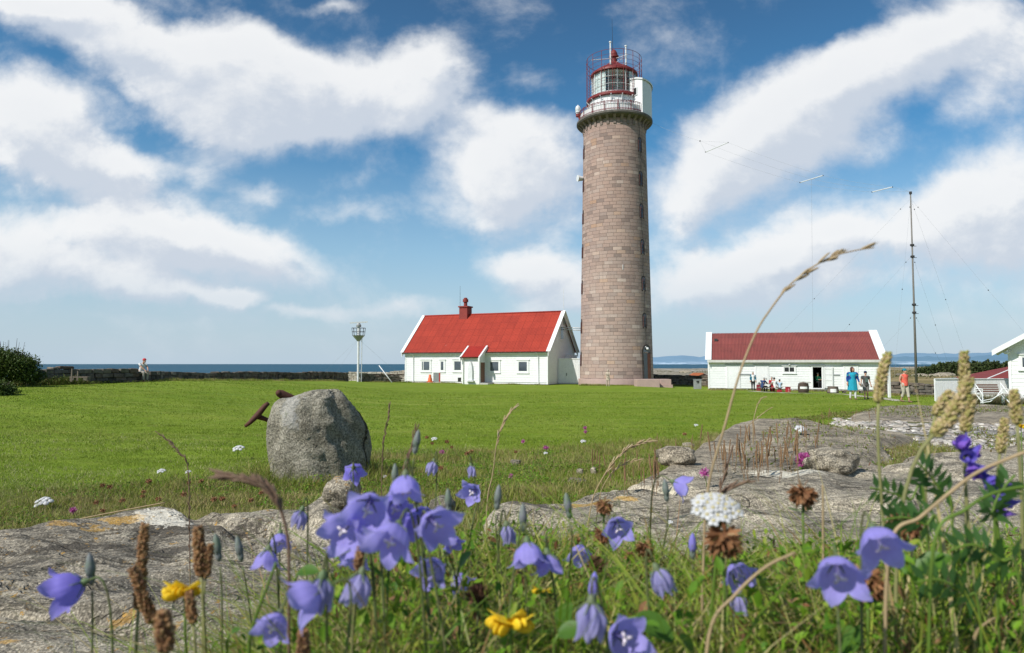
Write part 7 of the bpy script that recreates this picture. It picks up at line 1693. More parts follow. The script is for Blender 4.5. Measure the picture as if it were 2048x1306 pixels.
HB = [
 ('deep violet harebell seen from the side low at the far left, over the bare rock', 135, 1178, 84, (-.86, .35, .1), .47, 'open', (225, 1300), True),
 ('closed round harebell against the foot of the boulder', 708, 942, 40, (-.1, .5, -.7), .8, 'open', None, True),
 ('tall harebell at the top of the central cluster, hanging mouth down', 810, 978, 74, (.05, .9, .42), .46, 'open', None, False),
 ('harebell facing the viewer in the upper left of the central cluster', 735, 1020, 92, (.05, .35, .93), .43, 'open', None, False),
 ('broad harebell at the left edge of the central cluster', 688, 1058, 88, (-.32, .35, .88), .44, 'open', None, False),
 ('half-hidden harebell behind the middle of the central cluster', 790, 1015, 76, (.1, .55, .75), .50, 'open', None, True),
 ('harebell right of the middle of the central cluster', 838, 1040, 70, (.2, .6, .7), .48, 'open', None, True),
 ('wide harebell turned right at the right edge of the central cluster', 872, 1050, 84, (.50, .22, .84), .42, 'open', None, False),
 ('large harebell at the bottom middle of the central cluster, mouth to the lower left', 782, 1080, 94, (-.25, .62, .74), .395, 'open', None, False),
 ('harebell tucked in at the lower left of the central cluster', 685, 1100, 64, (-.35, .75, .55), .50, 'open', None, False),
 ('harebell in the heart of the central cluster under the tallest one', 765, 1055, 66, (.3, .5, .8), .47, 'open', None, True),
 ('crumpled pale harebell in front of the left rock shelf', 598, 1040, 44, (-.25, .95, .1), .62, 'wilt', None, False),
 ('small harebell just above the drooping one on the left', 560, 1083, 44, (.2, .75, .6), .60, 'open', None, False),
 ('drooping harebell left of the bent brown grass stalk', 533, 1122, 56, (-.08, .97, .2), .52, 'open', None, False),
 ('wide harebell opening to the left near the bottom, left of centre', 608, 1200, 98, (-.85, .35, .38), .365, 'open', (640, 1300), False),
 ('withered brownish harebell tube at the bottom left of centre', 640, 1190, 74, (-.12, .98, .05), .37, 'wilt', None, False),
 ('folded harebell hanging below the central cluster', 715, 1180, 70, (-.2, .95, .2), .41, 'wilt', None, False),
 ('harebell facing right at the lower left, nearest the bottom edge', 547, 1252, 70, (-.1, .5, .85), .40, 'open', None, False),
 ('lone harebell below the right side of the central cluster', 865, 1140, 66, (-.35, .3, .88), .50, 'open', None, False),
 ('harebell seen edge-on right of the lone one below the cluster', 920, 1164, 48, (.55, .6, .5), .60, 'open', None, False),
 ('small star-shaped harebell above the right shelf edge', 944, 985, 44, (-.35, .12, .93), .82, 'open', None, False),
 ('pale withered harebell above the cluster, against the meadow', 863, 937, 32, (-.2, .8, .3), .85, 'wilt', None, False),
 ('tiny pale withered harebell over the small star-shaped one', 943, 943, 26, (.15, .9, .3), .95, 'wilt', None, False),
 ('small round harebell behind the right edge of the cluster', 850, 1026, 34, (0, .3, .95), .75, 'open', None, True),
 ('tall bell-shaped harebell left of the middle of the right rock shelf', 1057, 1112, 72, (.1, .92, .35), .47, 'open', None, False),
 ('narrow harebell beside the tall bell-shaped one', 1098, 1130, 58, (.15, .97, .15), .48, 'open', None, False),
 ('small crumpled harebell left of the tall bell-shaped one', 1016, 1070, 42, (.15, .95, .1), .60, 'wilt', None, False),
 ('harebell spreading flat between two dried clovers', 1160, 1108, 50, (-.15, .65, .72), .66, 'open', None, False),
 ('open harebell facing the viewer before the pale rock', 1236, 1056, 58, (-.05, .30, .95), .62, 'open', None, False),
 ('harebell with its mouth to the right, standing high before the rock shelf', 1365, 972, 50, (.80, .35, .3), .70, 'open', (1295, 1200), False),
 ('shrivelled blue harebell right of centre near the bottom', 1325, 1165, 62, (.38, .90, .1), .44, 'wilt', None, True),
 ('open harebell near the bottom under the dried clover', 1477, 1148, 62, (.1, .40, .9), .52, 'open', None, False),
 ('shrivelled harebell right below the open one near the bottom', 1478, 1212, 48, (.1, .9, .25), .52, 'wilt', None, True),
 ('big harebell in the lower right, the left of a pair', 1677, 1150, 100, (-.28, .50, .80), .375, 'open', None, False),
 ('big harebell in the lower right, the right and higher of a pair', 1760, 1088, 94, (-.05, .62, .76), .385, 'open', None, False),
 ('long shrivelled harebell hanging at the bottom edge', 1182, 1245, 84, (-.03, 1.0, .05), .36, 'wilt', None, False),
 ('small harebell peeping out at the upper right of the central cluster', 905, 1085, 40, (.4, .6, .6), .60, 'open', None, True),
 ('pale harebell squeezed under the left edge of the central cluster', 712, 1118, 54, (-.1, .8, .5), .47, 'open', None, False),
 ('harebell opening up to the right at the bottom edge', 1248, 1275, 84, (.35, -.15, .85), .39, 'open', None, False),
]
for lb, px, py, sz_, d, Y, kd, rt, dp in HB: harebell(lb, px, py, sz_, d, Y, kd, rt, dp)
for lb, px, py, Y, d in (('grey-violet harebell bud high above the cluster against the lawn', 832, 890, .62, (.15, -.9, 0)), ('upright harebell bud right of the cluster', 897, 1008, .62, (-.05, -1, 0)), ('dark harebell bud beside the violet flower at the far left', 182, 1152, .48, (-.1, -1, 0)),
                         ('harebell bud left of the pale withered harebell', 480, 1105, .60, (-.2, -.9, 0)), ('harebell bud nearer the brown plantains', 436, 1105, .55, (-.15, -.9, 0)), ('slender green harebell bud in front of the pale rock shelf', 1137, 1020, .58, (-.15, -1, 0)),
                         ('fat green harebell bud above the tall bell-shaped flower', 1046, 1045, .55, (0, -1, 0)), ('small harebell bud at the left rim of the right rock shelf', 995, 1002, .60, (.1, -1, 0)), ('deep violet harebell bud between the yarrow and the dried clover', 1385, 1100, .58, (.0, -1, 0)),
                         ('harebell bud on a leaning stalk under the right-facing harebell', 1332, 985, .68, (-.1, -1, 0)), ('little violet harebell bud over the long shrivelled one', 1185, 1195, .45, (.1, -1, 0)), ('pale harebell bud standing before the boulder foot', 790, 955, .66, (0, -1, 0))):
    harebell(lb, px, py, 40, d, Y, 'bud', None, 'violet' in lb and 'deep' in lb or 'little' in lb)
# slim leafless stalks of the harebells
# --- plantains
def plantain(label, top, bot, wpx, Y, root=None, mats=0, bend=0.0, group='plantain spikes in the foreground', seeds=150):
    seeds = int(seeds * 1.35)
    a, b_ = at(*top, Y), at(*bot, Y); q = at(*root, Y) if root else at(bot[0] + random.uniform(-15, 15), 1290, Y + .02); gz = H1(q.x, q.y); r0 = Vector((q.x, q.y, gz - .004))
    if q.z < gz: q = Vector((q.x, q.y, gz))
    t = thing('plantain', label, 'plantain', tuple(r0), 0, group); A, B = a - r0, b_ - r0; w = wpx * 1.12 / FPX * Y / 2; ax = (A - B); side = ax.cross(Vector((0, 1, 0))).normalized()
    c = bez(B, B.lerp(A, .33) + side * bend * ax.length, B.lerp(A, .66) + side * bend * ax.length, A, 20)
    mb = MB(); mb.tube(c, [w * .50 * (1 - .35 * (i / 20) ** 3) for i in range(21)], 8); pr = Vector((0, 1, 0))
    for k in range(seeds):
        f = min(.999, max(0, (k + .5 + random.uniform(-2, 2)) / seeds)); i = min(19, int(f * 20)); p = c[i].lerp(c[i + 1], f * 20 - i); dd = (c[i + 1] - c[i]).normalized(); o1 = dd.orthogonal().normalized(); o2 = dd.cross(o1); an_ = k * 2.39996 + random.uniform(-.7, .7)
        rr = w * random.uniform(.62, .92) * (1 - .42 * f ** 4) * (.75 + .25 * min(1, f * 6)); n_ = o1 * math.cos(an_) + o2 * math.sin(an_); mm = (n_ * .8 + dd * .6).normalized().to_track_quat('Z', 'Y').to_matrix().to_4x4(); s_ = w * random.uniform(.18, .40)
        mb.ell(p + n_ * rr * .85, (s_ * .75, s_ * .75, s_ * 1.25), 6, 4, mm)
    mb.build('spike', [leafmat('plantain_seed_green', [(.26, .22, .07), (.50, .38, .17), (.34, .34, .08), (.60, .46, .26), (.42, .30, .14)], .1, .7, 90), leafmat('plantain_seed_brown', [(.26, .12, .05), (.38, .21, .09), (.16, .07, .035), (.48, .32, .15)], .08, .7, 90)][mats], t, True)
    mb = MB(); st_ = bez((0, 0, 0), (0, 0, B.z * .4), B - (c[1] - c[0]).normalized() * .4 * max(.02, B.z) * .5, B, 12); mb.tube(st_, max(.0008, w * .25), 7); mb.build('stalk', leafmat('plantain_stalk', [(.24, .27, .08), (.33, .30, .14)], .15, .6, 30), t, True)
    return t
plantain('brown plantain spike over the left rock, taller of a crossing pair', (290, 1048), (277, 1215), 22, .50, (288, 1306), 1, seeds=190)
plantain('brown plantain spike leaning left across a taller one', (264, 1135), (306, 1245), 24, .46, (330, 1306), 1)
plantain('brown plantain spike with a shorter twin, left of the yellow trefoil', (396, 1054), (403, 1150), 24, .50, (428, 1306), 1)
plantain('short plantain spike, twin of a taller brown one', (422, 1088), (412, 1152), 17, .50, (440, 1306), 1, seeds=90)
plantain('brown plantain spike right in front of the yellow trefoil at the left', (378, 1182), (386, 1245), 20, .45, (392, 1306), 1, seeds=90)
plantain('blurred thick plantain spike at the bottom edge, left', (326, 1222), (332, 1300), 34, .36, (334, 1330), 1, seeds=110)
plantain('brown plantain spike at the bottom edge under the lowest left harebells', (608, 1262), (604, 1320), 26, .38, (604, 1340), 1, seeds=90)
plantain('small brown plantain spike in front of the central cluster', (722, 1095), (716, 1140), 20, .42, None, 1, seeds=80)
plantain('tall yellowish plantain spike standing alone before the long shed wall', (1777, 706), (1757, 803), 21, .50, (1790, 1060), 0, .05, seeds=200)
plantain('upright plantain spike behind the bent one at the right', (1928, 703), (1928, 800), 20, .52, (1935, 1080), 0, seeds=200)
plantain('thick bent plantain spike crossing the right edge group', (1938, 755), (1868, 868), 27, .47, (1790, 1070), 0, -.10, seeds=220)
plantain('leaning plantain spike on the left of the right edge group', (1900, 783), (1872, 830), 21, .52, (1880, 1080), 0, .05, seeds=120)
plantain('plantain spike hanging behind the thick bent one', (1945, 790), (1930, 862), 22, .50, (1965, 1100), 0, .05, seeds=150)
plantain('plantain spike nearest the right edge', (2028, 780), (2034, 845), 21, .50, (2040, 1100), 0, seeds=140)
plantain('faint low plantain spike at the right edge, below the others', (2010, 838), (2000, 905), 18, .58, (1990, 1100), 0, seeds=130)
# small plantains on the ledges: one built, the rest copied
def small_plantain(k):
    t = thing('ledge_plantain', 'thin straw-coloured plantain spike on the rocky ledge', 'plantain', (0, 0, 0), 0, 'thin plantain spikes on the rocky ledges'); h = .17
    mb = MB(); mb.tube([(0, 0, -.01), (.004, 0, h * .5), (.002, 0, h)], [.0018, .0016, .0018], 5); mb.build('stalk', leafmat('ledge_stalk', [(.30, .22, .12), (.24, .13, .07)], .1, .7, 20), t)
    mb = MB(); mb.tube([(.002, 0, h * .55), (.001, 0, h * .8), (0, 0, h * 1.25)], [.0038, .0050, .0028], 6)
    for j in range(26): a = j * 2.4; z = h * .56 + h * .68 * j / 26; mb.ell((.001 + .005 * math.cos(a), .005 * math.sin(a), z), .0022, 5, 3)
    mb.build('spike', leafmat('ledge_spike', [(.32, .22, .10), (.26, .14, .07), (.38, .30, .16)], .1, .7, 20), t); return t
proto = small_plantain(0); used = False; rs = np.random.RandomState(4)
for px0, px1, py0, py1, n_ in ((1425, 1600, 925, 958, 46), (1450, 1640, 880, 915, 24), (1180, 1330, 935, 985, 26), (1640, 1760, 838, 850, 10), (1300, 1400, 880, 930, 10)):
    for k in range(n_):
        p = hit(rs.uniform(px0, px1), rs.uniform(py0, py1), .02); o = proto if not used else copy_tree(proto); used = True
        o.location = (p.x, p.y, H1(p.x, p.y)); o.rotation_euler = (rs.normal(0, .10), rs.normal(0, .10), rs.uniform(0, 6)); s_ = rs.uniform(.55, 1.15) * min(1.5, p.y / 4.3); o.scale = (s_, s_, s_)
# --- grasses with seed heads
M_straw = leafmat('straw_seed', [(.62, .47, .28), (.50, .36, .19), (.70, .57, .38)], .25, .7, 60); M_strawd = leafmat('brown_seed', [(.26, .17, .11), (.20, .12, .08), (.32, .23, .15)], .15, .7, 60)
def grass_stalk(label, pts, Y, w0, w1, spik, mat=M_straw, dy=0.0, blur=None, group='long grass stalks in the foreground', ysp=None):
    """pts in the picture from foot to tip; spik: list of (t0, t1, width m, count)"""
    n_ = len(pts); Ys = ysp or [Y] * n_; P_ = [at(px, py, Ys[i] + dy * i / n_) for i, (px, py) in enumerate(pts)]
    f = P_[0]; gz = H1(f.x, f.y); P0 = Vector((f.x, f.y, gz - .004)); t = thing('grass_stalk', label, 'grass', tuple(P0), 0, group)
    d0 = P_[1] - f; kk = min(.6, (f.z - gz) / max(d0.z, .35 * d0.length) * .55); P0 = Vector((f.x - d0.x * kk, f.y - d0.y * kk + .004, 0)); P0.z = H1(P0.x, P0.y) - .004; t.location = P0; pl_ = ([P0, P0.lerp(f, .5) + Vector((0, 0, .12 * (f.z - P0.z)))] if f.z - P0.z > .012 else []) + P_; c = [q - P0 for q in spline(pl_, 8)]; K = len(c)
    mb = MB(); mb.tube(c, [w0 + (w1 - w0) * i / (K - 1) for i in range(K)], 6); mb.build('stem', mat, t, True)
    mb = MB()
    for t0, t1, w, cnt in spik:
        for k in range(cnt):
            f_ = t0 + (t1 - t0) * (k + random.random() * .6) / cnt; x_ = f_ * (K - 1); i = min(K - 2, int(x_)); p = c[i].lerp(c[i + 1], x_ - i); d = (c[i + 1] - c[i]).normalized(); o1 = d.orthogonal().normalized(); o2 = d.cross(o1); a = random.uniform(0, 2 * PI)
            n2 = o1 * math.cos(a) + o2 * math.sin(a); dd = (d + n2 * .28).normalized(); L_ = w * random.uniform(2.6, 4.2); mb.ell(p + dd * L_ * .5 + n2 * w * .25, (w * .34, w * .34, L_ * .5), 6, 5, orient(dd))
            mb.tube([p + dd * L_ * .8, p + dd * L_ * 1.25], [w * .10, w * .02], 4)
    if spik: mb.build('seed_head', mat, t, True)
    return t
grass_stalk('long thin grass stalk arching up to the right high above the long shed', [(1415, 985), (1450, 850), (1480, 745), (1512, 665), (1540, 620), (1575, 575), (1612, 543), (1660, 515), (1705, 502), (1748, 495)], .55, .0011, .0005, [(.60, .64, .0026, 3), (.66, .74, .0030, 7), (.77, .86, .0030, 7), (.94, .97, .0030, 3)])
grass_stalk('blurred brown grass stalk bending over to the left above the left rock', [(578, 1150), (576, 1080), (560, 1015), (535, 980), (495, 960), (430, 950)], .42, .0010, .0011, [(.55, .97, .0026, 70)], M_strawd)
grass_stalk('thin reddish grass stalk right behind the boulder', [(765, 905), (770, 870), (777, 830), (781, 803)], 3.1, .0022, .0016, [(.35, .95, .006, 26)], M_strawd)
grass_stalk('straw grass stalk with an open tip left of the ledge', [(975, 1000), (985, 950), (992, 895), (1000, 860), (1015, 830), (1037, 806)], 1.7, .0018, .0010, [(.58, .95, .0045, 18)])
grass_stalk('brown grass spike rising out of the top of the cluster', [(805, 960), (815, 925), (826, 880), (838, 848)], .78, .0012, .0008, [(.2, .9, .0028, 22)], M_strawd)
grass_stalk('golden grass panicle leaning right before the middle ledge', [(1190, 985), (1215, 940), (1245, 905), (1275, 888), (1312, 878)], 2.6, .0026, .0012, [(.45, .95, .0075, 34)])
grass_stalk('lower branch of bleached grass leaning right under the golden panicle', [(1205, 975), (1228, 940), (1255, 925), (1288, 918)], 2.62, .0018, .0010, [(.5, .95, .006, 12)])
grass_stalk('thin dark grass stalk slanting left on the open lawn', [(375, 930), (358, 905), (335, 880), (310, 862)], 1.9, .0014, .0010, [(.1, .9, .0040, 40)], M_strawd)
grass_stalk('broad bleached grass stalk slanting up to the right edge', [(1782, 1085), (1840, 1035), (1900, 985), (1960, 942), (2060, 900)], .42, .0012, .0010, [])
grass_stalk('green grass stalk slanting to the right edge below the bleached one', [(1870, 1080), (1930, 1020), (1990, 985), (2070, 970)], .40, .0011, .0009, [], M_stemG)
grass_stalk('pale dead grass stalk crossing the lower right corner', [(1420, 1262), (1470, 1190), (1530, 1135), (1590, 1105)], .40, .0011, .0008, [])
grass_stalk('bleached grass stalk lying along the top edge of the left rock', [(75, 1060), (150, 1040), (240, 1022), (330, 1005)], 2.9, .0028, .0022, [])
grass_stalk('fresh green blade-like stalk beside the lowest left harebell', [(498, 1300), (510, 1240), (532, 1180), (552, 1125)], .42, .0015, .0008, [], M_stemG)
grass_stalk('thin straw stalk with two side tips on the lawn before the shed', [(1507, 845), (1512, 820), (1520, 800), (1533, 793)], 9.0, .006, .004, [(.55, .97, .010, 16)])
grass_stalk('short bent straw stalk on the lawn above the back ledge', [(1498, 852), (1512, 838), (1535, 820), (1545, 815)], 9.5, .006, .003, [(.5, .97, .009, 14)])
grass_stalk('dead brown grass stalk twisting beside the tall arching one', [(1440, 990), (1446, 960), (1456, 925), (1466, 890)], .9, .0010, .0012, [(.3, .8, .003, 14)], M_strawd)
grass_stalk('weathered grass tip pointing right under the right-facing harebell', [(1430, 1010), (1448, 985), (1480, 968), (1500, 962)], .60, .0010, .0014, [(.4, .9, .0028, 14)], M_strawd)
grass_stalk('short dead stalk standing on the right of the rust-brown clover', [(1646, 1050), (1646, 1010), (1645, 970)], .62, .0012, .0008, [], M_straw)
# --- yarrow
M_ywhite = leafmat('yarrow_petal', [(.80, .80, .79), (.72, .72, .71), (.83, .82, .80)], .25, .7, 50); M_ycen = pmat('yarrow_eye', (.55, .48, .24), (.45, .38, .2), 60, .8, 0)
def hitg(px, py, h=0.0, y0=3.2):
    a, b = slope(px, py); Y = np.exp(np.linspace(math.log(y0), math.log(60), 900)); d = CZ + b * Y - G(a * Y, Y) - h; k = int(np.argmax(d < 0)); return at(px, py, float(Y[k]))
def yarrow(label, px, py, wpx, Y=None, h=.1, n_fl=26, detail=True, root=None, group=None, tilt=0):
    p = at(px, py, Y) if Y else (hit if px > 1300 or 'shelf' in label else hitg)(px, py, h); Y = p.y; w = wpx / FPX * Y
    q = Vector((at(root[0], root[1], Y).x, Y + .01, 0)) if root else Vector((p.x + random.uniform(-.2, .2) * h, p.y + .02, 0)); q.z = H1(q.x, q.y) - .004
    t = thing('yarrow', label, 'flower', tuple(q), 0, group); c = p - q; r_ = w / 2; heads = MB(); cen = MB(); stm = MB(); fk = c - Vector((0, 0, r_ * 1.1))
    stm.tube(bez((0, 0, 0), (0, 0, fk.z * .5), fk - Vector((0, 0, fk.z * .3)), fk, 8), max(.0012, r_ * .06), 6)
    for k in range(n_fl):
        rr = r_ * math.sqrt((k + .5) / n_fl) * .92; a = k * 2.39996; f = c + Vector((rr * math.cos(a), rr * math.sin(a) * .8, -.32 * r_ * (rr / r_) ** 2 + random.uniform(-.05, .05) * r_)); s_ = r_ * (.27 if n_fl > 15 else .36)
        nrm = Vector((rr * math.cos(a) / r_ * .6, rr * math.sin(a) / r_ * .6 - .45, 1)).normalized(); f = f + Vector((0, 0, rr * math.sin(a) * .42)); o1 = nrm.orthogonal().normalized(); o2 = nrm.cross(o1)
        if detail:
            for j in range(5):
                b_ = 2 * PI * j / 5 + k; dd = o1 * math.cos(b_) + o2 * math.sin(b_); heads.ell(f + dd * s_ * .58, (s_ * .46, s_ * .40, s_ * .15), 8, 4, Matrix((dd, nrm.cross(dd), nrm)).transposed().to_4x4())
            cen.ell(f + nrm * s_ * .08, (s_ * .3, s_ * .3, s_ * .22), 7, 4, orient(nrm))
        else: heads.ell(f, (s_, s_, s_ * .4), 6, 4, orient(nrm))
        if k % 3 == 0 or detail: stm.tube([fk, fk.lerp(f, .5) + Vector((0, 0, -.06 * r_)), f - nrm * s_ * .1], max(.0005, r_ * .02), 4)
    heads.build('petals', M_ywhite, t, True)
    if detail: cen.build('flower_eyes', M_ycen, t, True)
    stm.build('stem', M_stemG, t, True); return t
yarrow('large white yarrow umbel in front of the right rock shelf', 1432, 1001, 100, .47, n_fl=30, root=(1395, 1200))
grp = 'small white yarrows in the meadow'
for lb, px, py, w, h in (('white yarrow standing on the lawn left of the boulder', 476, 894, 22, .22), ('greyish white yarrow at the far left above the rock edge', 86, 1000, 32, .10), ('two-headed white yarrow beside the foot of the rusty anchor side', 540, 876, 13, .2), ('white yarrow just in front of the boulder base', 600, 932, 18, .1),
                         ('white yarrow at the bottom right corner of the boulder', 661, 964, 13, .08), ('flat white yarrow on the back ledge', 1601, 855, 26, .12), ('white yarrow against the lawn right of the tall reddish stalk', 868, 876, 12, .12), ('white yarrow among dark clover right of the cluster', 1166, 881, 12, .12),
                         ('white yarrow head peeping above the left harebells', 322, 940, 16, .12), ('white yarrow left of the bent brown stalk', 376, 942, 11, .10), ('small white yarrow near the lawn edge before the ledges', 1392, 849, 9, .15), ('white yarrow below the pink clover in the meadow', 1091, 905, 9, .12), ('white yarrow right of the boulder foot behind the flowers', 768, 952, 12, .05), ('little white flower low on the right rock shelf', 1340, 1043, 12, .04)):
    yarrow(lb, px, py, w, None, h, 9, False, None, grp)
# --- clovers
def clover(label, px, py, wpx, Y, kind, root=None, group=None, leaf=True, name='clover'):
    p = at(px, py, Y) if Y else hitg(px, py, .10); Y = p.y; r_ = wpx / FPX * Y / 2; q = Vector((p.x + random.uniform(-.3, .3) * .05, p.y + .01, 0)) if root is None else Vector((at(root[0], root[1], Y).x, Y, 0)); q.z = H1(q.x, q.y) - .003
    t = thing(name, label, 'flower', tuple(q), 0, group); c = p - q; V = []; F = []; rs = np.random.RandomState(int(px)); n_ = 130 if wpx > 25 else 46; mb = MB(); mb.ell(c, (r_ * .5, r_ * .5, r_ * .5), 8, 6)
    for k in range(n_):
        a = k * 2.39996; zz = 1 - 2 * (k + .5) / n_; 
        if kind == 'dry': zz = zz * .9 + .1
        rr = math.sqrt(max(0, 1 - zz * zz)); d = Vector((rr * math.cos(a), rr * math.sin(a), zz))
        if kind == 'dry': d2_ = (d + Vector((rs.normal(0, .22), rs.normal(0, .22), -.75))).normalized()
        else: d2_ = (d + Vector((rs.normal(0, .15), rs.normal(0, .15), .45))).normalized()
        s = d2_.cross(Vector((rs.normal(), rs.normal(), rs.normal()))).normalized(); b0 = c + d * r_ * .42; L_ = r_ * rs.uniform(.55, .85); w_ = r_ * .13
        mb.add([b0 - s * w_ * .4, b0 + s * w_ * .4, b0 + d2_ * L_ * .6 + s * w_, b0 + d2_ * L_ + s * w_ * .3, b0 + d2_ * L_ - s * w_ * .3, b0 + d2_ * L_ * .6 - s * w_], [(0, 1, 2, 5), (5, 2, 3, 4)])
    mb.build('flower_head', {'dry': leafmat('dried_clover', [(.26, .11, .045), (.36, .18, .08), (.18, .07, .03), (.42, .26, .13)], .15, .8, 60), 'pink': leafmat('pink_clover', [(.50, .08, .30), (.62, .16, .42), (.40, .05, .25), (.66, .30, .50)], .25, .6, 60), 'dark': leafmat('dark_clover', [(.12, .06, .035), (.18, .09, .05), (.08, .04, .03)], .1, .8, 60)}[kind], t)
    mb = MB(); mb.tube(bez((0, 0, 0), (0, 0, c.z * .5), c - Vector((0, 0, c.z * .4)), c - Vector((0, 0, r_ * .3)), 6), max(.0009, r_ * .07), 6); mb.build('stem', M_stemG if kind != 'dark' else M_stem, t, True)
    if leaf and wpx > 25:
        mb = MB()
        for k in range(3):
            a = 2 * PI * k / 3 + px; d = Vector((math.cos(a), math.sin(a), .25)); s = Vector((-math.sin(a), math.cos(a), 0)); l0 = c - Vector((0, 0, r_ * 1.3)); L_ = r_ * 1.1
            mb.add([l0, l0 + d * L_ * .5 + s * L_ * .34, l0 + d * L_ * .9 + s * L_ * .2, l0 + d * L_, l0 + d * L_ * .9 - s * L_ * .2, l0 + d * L_ * .5 - s * L_ * .34], [(0, 1, 2, 3), (0, 3, 4, 5)])
        mb.build('leaf', G_leaf, t)
    return t
gd = 'dried brown clover heads in the foreground'
for lb, px, py, w, Y in (('rust-brown dried clover on a stalk before the right rock shelf', 1605, 988, 54, .55), ('largest dried clover head, below the white yarrow umbel', 1447, 1080, 72, .46), ('dried clover just above the open harebell on the rock', 1208, 1012, 34, .66), ('dried clover hanging left of the open harebell on the rock', 1206, 1070, 38, .66),
                         ('dark dried clover below the flat spreading harebell', 1192, 1130, 34, .62), ('dried clover right of centre against the foot of the rock', 1290, 1096, 36, .72), ('dried clover under the big right pair of harebells', 1735, 1165, 66, .44), ('dried clover behind the bleached slanting stalk at the right', 1812, 1045, 62, .52), ('dark dried clover right of the edge-on harebell', 957, 1190, 44, .50), ('small dried clover left of the flat spreading harebell', 1152, 1080, 26, .8), ('dried clover left of the bottom middle, reddish', 1258, 1110, 24, .75)):
    clover(lb, px, py, w, Y, 'dry' if 'dark' not in lb else 'dark', None, gd)
clover('bright pink clover standing on the rock edge right of the tall grass', 1608, 921, 30, 3.9, 'pink', (1632, 955)); clover('pink clover cut by the top of the right rock shelf', 1410, 946, 20, 3.2, 'pink'); clover('pinkish clover low on the ledge left of the bright one', 1497, 951, 11, 4.1, 'pink')
for lb, px, py, w in (('pink clover in the meadow right of the cluster', 884, 905, 11), ('pink clover in the meadow below the lawn edge', 1092, 896, 11), ('upper of two pink clovers at the lawn edge', 1170, 856, 8), ('lower of two pink clovers at the lawn edge', 1171, 864, 8), ('pink clover in the meadow left of the pale stones', 1022, 952, 10), ('faint pink clover left in the meadow strip', 1046, 883, 8), ('dull purple clover over the far left rock edge', 146, 1021, 14)): clover(lb, px, py, w, None, 'pink', None, 'pink clovers in the meadow')
first = None; rs = np.random.RandomState(9)
spots = [(205, 970), (222, 974), (285, 982), (287, 990), (190, 1003), (208, 1019), (318, 1000), (380, 963), (402, 964), (447, 998), (425, 1000), (365, 990), (855, 878), (896, 888), (866, 888), (932, 912), (942, 908), (1033, 905), (880, 940), (300, 965), (243, 1000), (500, 1000), (520, 985), (470, 1010), (1370, 873), (905, 895)]
for px, py in spots:
    if first is None: first = clover('small withered brown clover head in the meadow grass', px, py, 11, None, 'dry', None, 'withered clover heads in the meadow', False); o = first; bs_ = hitg(px, py, .1).y
    else:
        o = copy_tree(first); p = hitg(px, py, .09); o.location = (p.x, p.y, H1(p.x, p.y) - .003); o.rotation_euler = (0, 0, rs.uniform(0, 6)); s_ = rs.uniform(.8, 1.2) * (p.y / bs_) ** .5; o.scale = (s_,) * 3
# --- yellow trefoils
M_yel = petal_mat('trefoil_yellow', (.85, .56, .01), (.92, .66, .02), (.95, .70, .05), .3)
def trefoil(label, px, py, wpx, Y, n_=4):
    p = at(px, py, Y); r_ = wpx * 1.3 / FPX * Y / 2; q = Vector((p.x + .01, p.y + .02, H1(p.x + .01, p.y + .02) - .003)); t = thing('yellow_trefoil', label, 'flower', tuple(q), 0, 'yellow trefoils'); c = p - q
    for k in range(n_):
        a = -2.6 + 2.1 * k / max(1, n_ - 1) if n_ > 1 else -1.3; d = Vector((math.cos(a) * -1 if False else math.sin(a + 1.57), -.45, .25 * math.sin(3 * k))).normalized(); d = Vector((-1 + 2 * k / max(1, n_ - 1), -.55, .15 - .2 * (k % 2))).normalized()
        mb = MB(); Mx = Matrix.Translation(c + d * r_ * .1) @ orient(d); P = []
        for i in range(9):   # upright standard petal, curled back
            v = i / 8; row = []
            for j in range(13): u = -1 + j / 6; w = math.sin(PI * min(1, .12 + .86 * v)) ** .6; row.append(Mx @ Vector((u * w * r_ * .42, r_ * (.18 + .35 * v ** 1.6) - abs(u) ** 2 * r_ * .12, r_ * .95 * v * (1 - .12 * u * u) )))
            P.append(row)
        mb.grid(P)
        for sg in (-1, 1): mb.ell(Mx @ Vector((sg * r_ * .12, -.02 * r_, r_ * .48)), (r_ * .09, r_ * .24, r_ * .42), 10, 7, orient(d))
        mb.build('petals', M_yel, t, True)
        mb = MB(); mb.tube([c - Vector((0, 0, r_ * .1)), c + d * r_ * .25], [r_ * .08, r_ * .12], 7); mb.build('calyx', M_calyx, t, True)
    mb = MB(); mb.tube(bez((0, 0, 0), (0, 0, c.z * .5), c - Vector((0, 0, c.z * .3)), c, 8), .0009, 6); mb.build('stem', M_stemG, t, True)
trefoil('bright yellow trefoil among the brown plantains at the left', 370, 1182, 64, .46, 5); trefoil('large yellow trefoil at the bottom centre', 1020, 1243, 80, .42, 4); trefoil('small yellow trefoil under the narrow harebell', 1083, 1182, 32, .50, 2); trefoil('tiny yellow trefoil at the right edge behind the plantains', 2042, 852, 22, 1.3, 3); 
